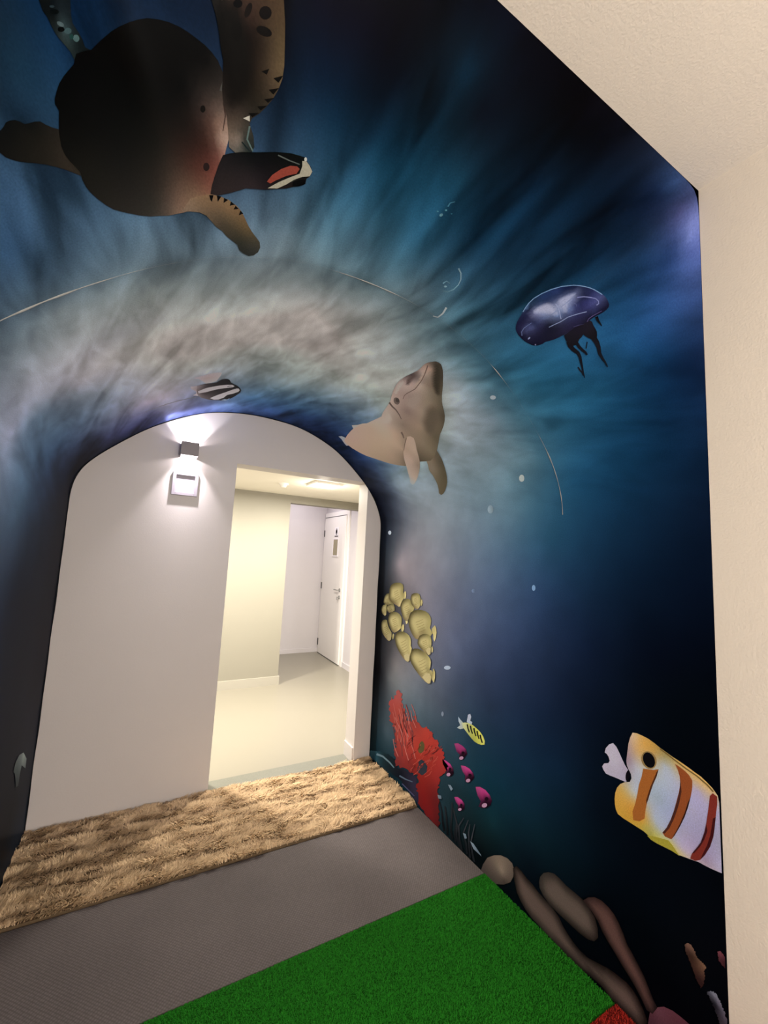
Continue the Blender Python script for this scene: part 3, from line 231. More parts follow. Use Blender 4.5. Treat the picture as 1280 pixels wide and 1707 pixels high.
  ('tail_fin',1,None,[(4.9003,2.4898),(4.8776,2.4673),(4.8773,2.4538),(4.9011,2.448),(4.9243,2.4519),(4.9302,2.4726),(4.9279,2.4845)],[(4.9003,2.4898,.3313,.2916,.1355),(4.9011,2.448,.8,.7256,.3725)],[]),
 ]),
 ('painted_butterflyfish', 'small shadowed yellow fish tucked behind the topmost fish of the school', 'painted fish', 'yellow fish of the painted school', [
  ('body',0,None,[(4.9881,2.7633),(4.9611,2.7591),(4.9375,2.7455),(4.9193,2.719),(4.9139,2.6862),(4.9466,2.6776),(4.9679,2.6516),(4.9842,2.6096),(4.9992,2.6029),(5.0012,2.6399),(4.9987,2.7056),(4.997,2.7452)],[(4.968,2.6913,.072,.0628,.0283),(4.9378,2.6782,.147,.1348,.0611),(4.9736,2.7394,.0594,.051,.0237),(4.9617,2.6367,.1244,.1129,.0521),(5.0032,2.7039,.2116,.1697,.0935),(4.9991,2.6487,.1484,.1277,.069),(4.9381,2.7266,.0547,.0491,.0225)],[([(4.9881,2.7633),(4.9611,2.7591),(4.9375,2.7455),(4.9193,2.719),(4.9139,2.6862),(4.9466,2.6776),(4.9679,2.6516),(4.9842,2.6096),(4.9992,2.6029),(5.0012,2.6399),(4.9987,2.7056),(4.997,2.7452)],(.3232,.2921,.1513),'~'),([(4.9647,2.7263),(4.9579,2.7026),(4.9494,2.6793),(4.9477,2.6814),(4.9559,2.7046),(4.9623,2.7283)],(.1473,.1211,.0488),None),([(4.9722,2.7207),(4.9655,2.697),(4.957,2.6739),(4.9552,2.6759),(4.9635,2.6991),(4.9699,2.7226)],(.1473,.1211,.0488),None),([(4.9798,2.715),(4.973,2.6915),(4.9645,2.6684),(4.9628,2.6705),(4.971,2.6935),(4.9774,2.717)],(.1465,.1205,.0486),None),([(4.9873,2.7094),(4.9805,2.6859),(4.9719,2.6629),(4.9702,2.665),(4.9785,2.688),(4.985,2.7114)],(.1374,.1127,.0455),None),([(4.9948,2.7039),(4.988,2.6804),(4.9794,2.6575),(4.9777,2.6596),(4.986,2.6825),(4.9925,2.7058)],(.1369,.1124,.0454),None)]),
 ]),
 ('painted_butterflyfish', 'smallest yellow fish at the left edge of the painted school', 'painted fish', 'yellow fish of the painted school', [
  ('body',1,None,[(5.0485,2.7941),(5.0251,2.7849),(5.0083,2.7612),(4.9957,2.7171),(5.015,2.7063),(5.0484,2.7119),(5.073,2.7139),(5.0844,2.7285),(5.0804,2.7539),(5.0677,2.7805)],[(5.0447,2.7449,.0819,.0721,.0326),(5.0175,2.7386,.1585,.1469,.067),(5.0483,2.7721,.0625,.0543,.0253),(5.0405,2.7138,.2355,.2157,.0995),(5.0762,2.7509,.2189,.177,.0977),(5.0743,2.7194,.4765,.4138,.2235),(5.0166,2.7661,.1266,.1148,.0528)],[([(5.0485,2.7941),(5.0251,2.7849),(5.0083,2.7612),(4.9957,2.7171),(5.015,2.7063),(5.0484,2.7119),(5.073,2.7139),(5.0844,2.7285),(5.0804,2.7539),(5.0677,2.7805)],(.3676,.3353,.1744),'~'),([(5.0405,2.7641),(5.0351,2.7509),(5.028,2.7379),(5.0266,2.7409),(5.0334,2.7539),(5.0385,2.7671)],(.1678,.1392,.0563),None),([(5.0476,2.7607),(5.0421,2.7474),(5.0349,2.7345),(5.0336,2.7375),(5.0404,2.7504),(5.0455,2.7636)],(.1678,.1392,.0563),None),([(5.0546,2.7572),(5.0491,2.744),(5.0419,2.7311),(5.0406,2.7341),(5.0474,2.747),(5.0526,2.7601)],(.1666,.1383,.056),None),([(5.0616,2.7537),(5.0561,2.7406),(5.0489,2.7277),(5.0476,2.7307),(5.0544,2.7436),(5.0595,2.7566)],(.1653,.1372,.0556),None),([(5.0685,2.7503),(5.063,2.7371),(5.0558,2.7243),(5.0545,2.7273),(5.0614,2.7401),(5.0665,2.7532)],(.1653,.1372,.0556),None)]),
 ]),
 ('painted_butterflyfish', 'small yellow fish wedged in the upper left middle of the painted school', 'painted fish', 'yellow fish of the painted school', [
  ('body',2,None,[(5.0167,2.7195),(4.9977,2.6891),(4.985,2.6468),(4.9868,2.6093),(5.0032,2.5931),(5.0268,2.5931),(5.04,2.6202),(5.054,2.6672),(5.0461,2.6954),(5.035,2.7132)],[(5.0191,2.6541,.0667,.0582,.0263),(4.9978,2.6434,.1267,.1162,.0532),(5.0241,2.6923,.049,.042,.0196),(5.0134,2.6106,.2032,.1848,.0851),(5.0437,2.6645,.1578,.126,.0698),(5.0396,2.6206,.2726,.2345,.1268),(4.9993,2.6817,.0468,.0418,.0193)],[([(5.0167,2.7195),(4.9977,2.6891),(4.985,2.6468),(4.9868,2.6093),(5.0032,2.5931),(5.0268,2.5931),(5.04,2.6202),(5.054,2.6672),(5.0461,2.6954),(5.035,2.7132)],(.2996,.2705,.1407),'~'),([(5.018,2.6817),(5.0127,2.6628),(5.0062,2.6443),(5.0045,2.6461),(5.0107,2.6647),(5.0156,2.6835)],(.1362,.1119,.0452),None),([(5.0231,2.6774),(5.0178,2.6585),(5.0113,2.64),(5.0095,2.6419),(5.0158,2.6603),(5.0207,2.6791)],(.136,.1117,.0452),None),([(5.0282,2.673),(5.0229,2.6542),(5.0163,2.6358),(5.0146,2.6376),(5.0208,2.656),(5.0258,2.6747)],(.1358,.1116,.0452),None),([(5.0332,2.6687),(5.0279,2.6499),(5.0214,2.6315),(5.0196,2.6333),(5.0259,2.6517),(5.0309,2.6704)],(.1358,.1116,.0452),None),([(5.0383,2.6643),(5.033,2.6456),(5.0264,2.6273),(5.0247,2.6291),(5.0309,2.6474),(5.036,2.666)],(.1354,.1113,.0451),None)]),
 ]),
 ('painted_butterflyfish', 'yellow fish between the topmost fish and the largest fish of the school', 'painted fish', 'yellow fish of the painted school', [
  ('body',1,None,[(4.9905,2.5148),(4.9664,2.5069),(4.9435,2.4862),(4.929,2.4534),(4.9228,2.4159),(4.9291,2.3921),(4.9463,2.3816),(4.9619,2.3485),(4.9803,2.34),(4.9994,2.3547),(5.0104,2.3812),(5.0322,2.3961),(5.0559,2.4053),(5.0722,2.4152),(5.0763,2.4413),(5.0676,2.466),(5.048,2.4871),(5.0202,2.5062)],[(4.9973,2.4264,.1111,.0966,.043),(4.9506,2.4127,.2349,.2142,.0955),(5.0044,2.4794,.0755,.0639,.0288),(4.9894,2.3667,.3675,.3369,.1525),(5.0517,2.4396,.1769,.141,.076),(5.0471,2.3792,.6694,.587,.3095),(4.9494,2.4659,.1138,.1,.046)],[([(4.9905,2.5148),(4.9664,2.5069),(4.9435,2.4862),(4.929,2.4534),(4.9228,2.4159),(4.9291,2.3921),(4.9463,2.3816),(4.9619,2.3485),(4.9803,2.34),(4.9994,2.3547),(5.0104,2.3812),(5.0322,2.3961),(5.0559,2.4053),(5.0722,2.4152),(5.0763,2.4413),(5.0676,2.466),(5.048,2.4871),(5.0202,2.5062)],(.5028,.4554,.2333),'~'),([(4.99,2.4652),(4.9804,2.4391),(4.9681,2.4138),(4.9666,2.4159),(4.9787,2.4413),(4.9879,2.4673)],(.2286,.1854,.0736),None),([(5.0021,2.4588),(4.9924,2.4328),(4.98,2.4076),(4.9786,2.4097),(4.9907,2.435),(5.0,2.4609)],(.2283,.1851,.0734),None),([(5.014,2.4524),(5.0043,2.4266),(4.9919,2.4014),(4.9905,2.4036),(5.0027,2.4288),(5.012,2.4545)],(.228,.1848,.0733),None),([(5.026,2.4461),(5.0162,2.4204),(5.0037,2.3953),(5.0023,2.3975),(5.0145,2.4225),(5.024,2.4482)],(.2279,.1847,.0732),None),([(5.0379,2.4398),(5.028,2.4142),(5.0154,2.3893),(5.0141,2.3914),(5.0264,2.4163),(5.0359,2.4419)],(.2299,.1863,.0739),None)]),
  ('tail_fin',0,None,[(5.0746,2.4462),(5.0671,2.4138),(5.0873,2.4168),(5.0977,2.4348)],[(5.0746,2.4462,.675,.5957,.2778),(5.0873,2.4168,.8,.7268,.3735)],[]),
 ]),
 ('painted_butterflyfish', 'yellow fish at the upper right corner of the painted school', 'painted fish', 'yellow fish of the painted school', [
  ('body',3,None,[(4.9296,2.3875),(4.9046,2.3857),(4.8875,2.3742),(4.8777,2.3459),(4.8742,2.3105),(4.8792,2.284),(4.8971,2.2707),(4.9204,2.2656),(4.9447,2.269),(4.9626,2.2781),(4.9769,2.2961),(4.9778,2.3206),(4.9716,2.3478),(4.9574,2.3715)],[(4.9259,2.3213,.1189,.1039,.0459),(4.8933,2.3115,.2335,.2133,.0946),(4.9301,2.3581,.0807,.0686,.0308),(4.9211,2.2795,.3614,.333,.1498),(4.9638,2.3308,.2149,.1716,.0922),(4.9615,2.2885,.5498,.4839,.254),(4.8919,2.3485,.0829,.073,.0334)],[([(4.9296,2.3875),(4.9046,2.3857),(4.8875,2.3742),(4.8777,2.3459),(4.8742,2.3105),(4.8792,2.284),(4.8971,2.2707),(4.9204,2.2656),(4.9447,2.269),(4.9626,2.2781),(4.9769,2.2961),(4.9778,2.3206),(4.9716,2.3478),(4.9574,2.3715)],(.5379,.4896,.2494),'~'),([(4.9206,2.348),(4.9142,2.3298),(4.9057,2.3121),(4.9043,2.3141),(4.9124,2.3318),(4.9185,2.3498)],(.2419,.1971,.0777),None),([(4.9291,2.3436),(4.9226,2.3255),(4.9142,2.3079),(4.9127,2.3098),(4.9209,2.3275),(4.927,2.3455)],(.2445,.1992,.0785),None),([(4.9375,2.3393),(4.9311,2.3212),(4.9226,2.3036),(4.9212,2.3056),(4.9293,2.3232),(4.9355,2.3411)],(.2443,.199,.0785),None),([(4.946,2.3349),(4.9395,2.317),(4.931,2.2994),(4.9296,2.3014),(4.9378,2.3189),(4.944,2.3368)],(.2436,.1982,.0783),None),([(4.9544,2.3306),(4.9478,2.3127),(4.9393,2.2952),(4.9379,2.2971),(4.9462,2.3147),(4.9524,2.3325)],(.2428,.1977,.0781),None)]),
  ('tail_fin',2,None,[(4.9351,2.268),(4.9076,2.258),(4.9138,2.2491),(4.9301,2.2463),(4.9499,2.2534),(4.9539,2.2658)],[(4.9351,2.268,.3841,.3404,.1576),(4.9301,2.2463,.8,.7296,.3721)],[]),
 ]),
 ('painted_butterflyfish', 'yellow fish in the left middle row of the painted school, above the long one', 'painted fish', 'yellow fish of the painted school', [
  ('body',3,None,[(5.1136,2.6789),(5.0862,2.675),(5.0628,2.661),(5.0459,2.6357),(5.0356,2.5996),(5.0351,2.5583),(5.0419,2.5223),(5.057,2.4962),(5.0788,2.4894),(5.1095,2.4917),(5.1356,2.4963),(5.1525,2.5206),(5.1673,2.5465),(5.1803,2.576),(5.1797,2.6072),(5.1643,2.633),(5.1423,2.6587)],[(5.1052,2.5779,.1033,.0896,.0397),(5.0586,2.5629,.2031,.1851,.0825),(5.1144,2.6356,.0711,.06,.0269),(5.0949,2.5128,.2957,.271,.1225),(5.1595,2.5922,.1637,.1298,.0695),(5.1524,2.5264,.6139,.5361,.2822),(5.0595,2.621,.0803,.0706,.0324)],[([(5.1136,2.6789),(5.0862,2.675),(5.0628,2.661),(5.0459,2.6357),(5.0356,2.5996),(5.0351,2.5583),(5.0419,2.5223),(5.057,2.4962),(5.0788,2.4894),(5.1095,2.4917),(5.1356,2.4963),(5.1525,2.5206),(5.1673,2.5465),(5.1803,2.576),(5.1797,2.6072),(5.1643,2.633),(5.1423,2.6587)],(.4673,.4222,.2154),'~'),([(5.0997,2.6202),(5.0892,2.5918),(5.0759,2.5641),(5.0745,2.5664),(5.0874,2.5941),(5.0976,2.6224)],(.2101,.1701,.0672),None),([(5.1113,2.6132),(5.1007,2.5849),(5.0874,2.5574),(5.086,2.5597),(5.099,2.5872),(5.1092,2.6154)],(.2101,.1701,.0672),None),([(5.1229,2.6063),(5.1122,2.5781),(5.0989,2.5507),(5.0975,2.5529),(5.1105,2.5804),(5.1208,2.6084)],(.213,.1722,.0679),None),([(5.1344,2.5993),(5.1237,2.5713),(5.1103,2.544),(5.1089,2.5463),(5.122,2.5736),(5.1324,2.6015)],(.2134,.173,.0682),None),([(5.1459,2.5925),(5.1351,2.5645),(5.1216,2.5374),(5.1202,2.5396),(5.1334,2.5668),(5.1438,2.5946)],(.2142,.1733,.0684),None)]),
  ('tail_fin',2,None,[(5.1306,2.4968),(5.1039,2.4727),(5.1065,2.458),(5.134,2.4576),(5.1666,2.4722),(5.1637,2.4841)],[(5.1306,2.4968,.3239,.2852,.1324),(5.134,2.4576,.8,.7249,.3725)],[]),
 ]),
 ('painted_butterflyfish', 'yellow fish at the lower left corner of the painted school', 'painted fish', 'yellow fish of the painted school', [
  ('body',2,None,[(5.1678,2.7794),(5.1397,2.7754),(5.1201,2.7555),(5.1106,2.7225),(5.111,2.6968),(5.1311,2.6882),(5.1549,2.6706),(5.1743,2.6449),(5.1883,2.6201),(5.2139,2.6177),(5.2416,2.6257),(5.2548,2.6533),(5.2497,2.681),(5.235,2.7156),(5.2174,2.7513),(5.1935,2.7698)],[(5.1819,2.6971,.071,.062,.028),(5.133,2.6862,.3485,.3207,.1461),(5.1901,2.744,.0582,.0501,.0234),(5.1725,2.6438,.3729,.3382,.1555),(5.2386,2.7072,.2998,.2399,.1328),(5.2329,2.6533,.088,.0756,.0408),(5.1327,2.7337,.0545,.0491,.0227)],[([(5.1678,2.7794),(5.1397,2.7754),(5.1201,2.7555),(5.1106,2.7225),(5.111,2.6968),(5.1311,2.6882),(5.1549,2.6706),(5.1743,2.6449),(5.1883,2.6201),(5.2139,2.6177),(5.2416,2.6257),(5.2548,2.6533),(5.2497,2.681),(5.235,2.7156),(5.2174,2.7513),(5.1935,2.7698)],(.3188,.2884,.1498),'~'),([(5.1748,2.7313),(5.1644,2.7084),(5.151,2.6862),(5.1499,2.6891),(5.1629,2.7114),(5.1729,2.7342)],(.1455,.1199,.0485),None),([(5.1872,2.7253),(5.1767,2.7025),(5.1633,2.6803),(5.1622,2.6832),(5.1752,2.7054),(5.1853,2.7282)],(.145,.1194,.0483),None),([(5.1995,2.7193),(5.189,2.6965),(5.1756,2.6744),(5.1745,2.6773),(5.1876,2.6995),(5.1977,2.7221)],(.144,.1185,.0479),None),([(5.2118,2.7133),(5.2013,2.6906),(5.1878,2.6686),(5.1867,2.6715),(5.1998,2.6936),(5.21,2.7161)],(.1435,.1181,.0478),None),([(5.2241,2.7073),(5.2135,2.6847),(5.1999,2.6628),(5.1988,2.6657),(5.212,2.6877),(5.2223,2.7102)],(.1369,.112,.0453),None),([(5.2253,2.6779),(5.1976,2.6427),(5.1989,2.6212),(5.2356,2.622),(5.2527,2.6503),(5.2489,2.6767)],(.3008,.2666,.1529),None)]),
  ('tail_fin',1,None,[(5.2139,2.6177),(5.19,2.601),(5.1974,2.5847),(5.2241,2.5895),(5.2328,2.6075)],[(5.2139,2.6177,.1691,.1507,.0702),(5.1974,2.5847,.5931,.5421,.2823)],[]),
 ]),
 ('painted_butterflyfish', 'largest yellow fish on the right side of the painted school', 'painted fish', 'yellow fish of the painted school', [
  ('body',2,None,[(5.0757,2.4056),(5.0501,2.4002),(5.026,2.3873),(5.0047,2.3652),(4.9891,2.3331),(4.9805,2.2941),(4.9775,2.2472),(4.9798,2.2055),(4.9895,2.1748),(5.006,2.153),(5.0297,2.1436),(5.0554,2.1483),(5.075,2.1565),(5.0877,2.1384),(5.1039,2.128),(5.1248,2.1439),(5.1202,2.1679),(5.1222,2.2082),(5.1366,2.2362),(5.1583,2.2599),(5.171,2.2889),(5.1713,2.315),(5.1574,2.3427),(5.1336,2.3716),(5.1058,2.3939)],[(5.0733,2.2534,.1165,.1016,.0449),(5.0131,2.2303,.2113,.193,.0853),(5.0871,2.3368,.0791,.067,.0301),(5.0581,2.1614,.467,.43,.1927),(5.1435,2.276,.3237,.2586,.1388),(5.1316,2.1826,.4122,.3625,.1898),(5.0157,2.3134,.0806,.0709,.0325)],[([(5.0757,2.4056),(5.0501,2.4002),(5.026,2.3873),(5.0047,2.3652),(4.9891,2.3331),(4.9805,2.2941),(4.9775,2.2472),(4.9798,2.2055),(4.9895,2.1748),(5.006,2.153),(5.0297,2.1436),(5.0554,2.1483),(5.075,2.1565),(5.0877,2.1384),(5.1039,2.128),(5.1248,2.1439),(5.1202,2.1679),(5.1222,2.2082),(5.1366,2.2362),(5.1583,2.2599),(5.171,2.2889),(5.1713,2.315),(5.1574,2.3427),(5.1336,2.3716),(5.1058,2.3939)],(.5268,.4789,.2435),'~'),([(5.0672,2.3146),(5.0529,2.2734),(5.0352,2.2335),(5.0337,2.2351),(5.0512,2.275),(5.0652,2.3161)],(.2386,.194,.0764),None),([(5.082,2.305),(5.0675,2.264),(5.0497,2.2244),(5.0483,2.226),(5.0658,2.2656),(5.08,2.3065)],(.2381,.1937,.0763),None),([(5.0967,2.2954),(5.0821,2.2548),(5.0642,2.2154),(5.0628,2.217),(5.0804,2.2563),(5.0947,2.297)],(.2392,.1947,.0766),None),([(5.1113,2.286),(5.0966,2.2456),(5.0785,2.2064),(5.0771,2.208),(5.0949,2.2471),(5.1093,2.2875)],(.2394,.1948,.0767),None),([(5.1258,2.2766),(5.1109,2.2364),(5.0928,2.1975),(5.0914,2.1991),(5.1092,2.238),(5.1238,2.2781)],(.2448,.1991,.0785),None)]),
  ('tail_fin',1,None,[(5.0781,2.1351),(5.0617,2.1182),(5.0503,2.1035),(5.0659,2.0904),(5.0915,2.0843),(5.1235,2.09),(5.1489,2.1021),(5.137,2.1136),(5.1109,2.1175),(5.0994,2.1283)],[(5.0781,2.1351,.524,.4633,.2139),(5.1235,2.09,.8,.7283,.3716)],[]),
 ]),
 ('painted_butterflyfish', 'long yellow fish in the lower middle row of the painted school', 'painted fish', 'yellow fish of the painted school', [
  ('body',4,None,[(5.2202,2.5692),(5.1962,2.5642),(5.1759,2.5457),(5.1588,2.5072),(5.1525,2.4637),(5.1547,2.4207),(5.1654,2.3855),(5.1811,2.3661),(5.2042,2.3606),(5.2286,2.3624),(5.2407,2.347),(5.2705,2.3564),(5.297,2.3679),(5.324,2.3703),(5.337,2.3848),(5.338,2.4152),(5.3278,2.449),(5.3087,2.4844),(5.2867,2.5208),(5.2577,2.5515)],[(5.2417,2.4378,.1099,.0955,.0424),(5.1775,2.4213,.2624,.239,.106),(5.2553,2.5033,.0738,.0622,.028),(5.2266,2.3644,.6788,.6235,.2811),(5.3163,2.4534,.1815,.1451,.0784),(5.3053,2.3791,.4331,.3814,.2017),(5.1795,2.4873,.0815,.0715,.0328)],[([(5.2202,2.5692),(5.1962,2.5642),(5.1759,2.5457),(5.1588,2.5072),(5.1525,2.4637),(5.1547,2.4207),(5.1654,2.3855),(5.1811,2.3661),(5.2042,2.3606),(5.2286,2.3624),(5.2407,2.347),(5.2705,2.3564),(5.297,2.3679),(5.324,2.3703),(5.337,2.3848),(5.338,2.4152),(5.3278,2.449),(5.3087,2.4844),(5.2867,2.5208),(5.2577,2.5515)],(.4972,.45,.23),'~'),([(5.2343,2.486),(5.2194,2.4539),(5.2009,2.4227),(5.1997,2.4249),(5.218,2.4562),(5.2325,2.4883)],(.2246,.1817,.0718),None),([(5.2501,2.478),(5.2352,2.446),(5.2166,2.4149),(5.2155,2.4172),(5.2338,2.4483),(5.2484,2.4802)],(.2234,.1809,.0716),None),([(5.2659,2.4699),(5.2509,2.4381),(5.2322,2.4072),(5.2311,2.4095),(5.2495,2.4404),(5.2642,2.4722)],(.225,.1824,.0722),None),([(5.2816,2.4619),(5.2665,2.4303),(5.2477,2.3996),(5.2466,2.4018),(5.2651,2.4326),(5.2799,2.4642)],(.2244,.182,.0722),None),([(5.2972,2.454),(5.282,2.4225),(5.2631,2.392),(5.262,2.3942),(5.2806,2.4248),(5.2955,2.4562)],(.2234,.1815,.072),None),([(5.3089,2.4411),(5.2842,2.3963),(5.2876,2.3686),(5.3269,2.3728),(5.3382,2.392),(5.332,2.425)],(.4968,.4465,.2574),None)]),
 ]),
 ('painted_butterflyfish', 'yellow fish overlapping the belly of the largest fish of the school', 'painted fish', 'yellow fish of the painted school', [
  ('body',4,None,[(5.1932,2.2822),(5.1667,2.2789),(5.1431,2.261),(5.1268,2.2285),(5.119,2.1962),(5.1173,2.1641),(5.1267,2.1422),(5.147,2.1308),(5.1715,2.13),(5.1945,2.1332),(5.2168,2.1334),(5.2354,2.1408),(5.2429,2.16),(5.237,2.1883),(5.227,2.2217),(5.2158,2.2558),(5.2057,2.2744)],[(5.1816,2.1943,.1269,.1104,.0489),(5.1396,2.1818,.2292,.2094,.0927),(5.191,2.2404,.0822,.0696,.0312),(5.171,2.1423,.5271,.4846,.2182),(5.2304,2.2064,.3379,.2696,.1449),(5.2228,2.1538,.1794,.1577,.0829),(5.1417,2.228,.0929,.0818,.0374)],[([(5.1932,2.2822),(5.1667,2.2789),(5.1431,2.261),(5.1268,2.2285),(5.119,2.1962),(5.1173,2.1641),(5.1267,2.1422),(5.147,2.1308),(5.1715,2.13),(5.1945,2.1332),(5.2168,2.1334),(5.2354,2.1408),(5.2429,2.16),(5.237,2.1883),(5.227,2.2217),(5.2158,2.2558),(5.2057,2.2744)],(.5742,.5204,.2653),'~'),([(5.1775,2.2279),(5.1675,2.2052),(5.1551,2.183),(5.1539,2.1848),(5.1661,2.207),(5.1757,2.2296)],(.2545,.2065,.0816),None),([(5.1878,2.2225),(5.1777,2.1999),(5.1653,2.1778),(5.1641,2.1795),(5.1763,2.2017),(5.186,2.2242)],(.2549,.2069,.0817),None),([(5.198,2.2172),(5.1879,2.1946),(5.1754,2.1726),(5.1742,2.1743),(5.1864,2.1964),(5.1962,2.2188)],(.2607,.2115,.0835),None),([(5.2081,2.2118),(5.198,2.1893),(5.1854,2.1674),(5.1842,2.1691),(5.1965,2.1911),(5.2064,2.2135)],(.2607,.2117,.0836),None),([(5.2183,2.2065),(5.2081,2.1841),(5.1955,2.1622),(5.1943,2.164),(5.2066,2.1858),(5.2165,2.2081)],(.2607,.2117,.0837),None),([(5.2192,2.1855),(5.1946,2.1552),(5.1948,2.1348),(5.231,2.1371),(5.2421,2.1584)],(.5856,.5251,.3008),None)]),
  ('tail_fin',3,None,[(5.1894,2.1304),(5.1806,2.1201),(5.1947,2.1131),(5.2128,2.1151),(5.2197,2.1262)],[(5.1894,2.1304,.6081,.538,.2497),(5.1947,2.1131,.8,.7281,.3734)],[]),
 ]),
 ('painted_butterflyfish', 'lowest yellow fish at the bottom tip of the painted school', 'painted fish', 'yellow fish of the painted school', [
  ('body',5,None,[(5.3061,2.3654),(5.2758,2.3587),(5.2508,2.3427),(5.2353,2.3147),(5.2276,2.2762),(5.2274,2.2341),(5.2352,2.1925),(5.247,2.1581),(5.2599,2.1369),(5.2778,2.128),(5.3054,2.1324),(5.3304,2.1402),(5.3231,2.122),(5.3304,2.1093),(5.3566,2.1092),(5.3852,2.1181),(5.406,2.1299),(5.4116,2.1529),(5.4073,2.185),(5.3959,2.2224),(5.3799,2.2652),(5.3589,2.3098),(5.3351,2.3469)],[(5.3167,2.2082,.1198,.1046,.0464),(5.2473,2.188,.3203,.2927,.1301),(5.3353,2.2837,.0803,.0684,.0308),(5.2961,2.1245,.8,.7364,.3317),(5.3972,2.2278,.3219,.2577,.139),(5.3805,2.1429,.1942,.1711,.0905),(5.2533,2.2636,.0815,.0719,.0329)],[([(5.3061,2.3654),(5.2758,2.3587),(5.2508,2.3427),(5.2353,2.3147),(5.2276,2.2762),(5.2274,2.2341),(5.2352,2.1925),(5.247,2.1581),(5.2599,2.1369),(5.2778,2.128),(5.3054,2.1324),(5.3304,2.1402),(5.3231,2.122),(5.3304,2.1093),(5.3566,2.1092),(5.3852,2.1181),(5.406,2.1299),(5.4116,2.1529),(5.4073,2.185),(5.3959,2.2224),(5.3799,2.2652),(5.3589,2.3098),(5.3351,2.3469)],(.542,.4928,.2521),'~'),([(5.3117,2.2638),(5.2939,2.2265),(5.2723,2.1905),(5.2712,2.1922),(5.2925,2.2283),(5.31,2.2655)],(.2413,.1964,.0778),None),([(5.3282,2.2548),(5.3103,2.2178),(5.2886,2.182),(5.2875,2.1838),(5.3089,2.2196),(5.3265,2.2566)],(.2463,.2004,.0793),None),([(5.3445,2.246),(5.3265,2.2092),(5.3047,2.1736),(5.3036,2.1753),(5.3251,2.211),(5.3428,2.2477)],(.2457,.2001,.0792),None),([(5.3607,2.2372),(5.3426,2.2006),(5.3207,2.1652),(5.3196,2.167),(5.3412,2.2024),(5.3591,2.2389)],(.2529,.2061,.0816),None),([(5.3769,2.2284),(5.3586,2.1921),(5.3366,2.1569),(5.3355,2.1586),(5.3572,2.1939),(5.3752,2.2301)],(.2518,.2052,.0814),None),([(5.3893,2.2146),(5.3567,2.1764),(5.3465,2.1376),(5.3637,2.1195),(5.4028,2.1263),(5.4105,2.1491),(5.4049,2.1811)],(.5753,.5178,.2983),None)]),
  ('tail_fin',4,None,[(5.339,2.1088),(5.3139,2.105),(5.3072,2.0955),(5.3277,2.0823),(5.3579,2.0819),(5.3884,2.0906),(5.3832,2.103),(5.3746,2.1112)],[(5.339,2.1088,.4486,.3983,.1851),(5.3579,2.0819,.691,.6315,.3247)],[]),
 ]),
 ('painted_red_coral', 'branching red coral painted at the bottom of the mural beside the brown rug', 'painted coral', None, [
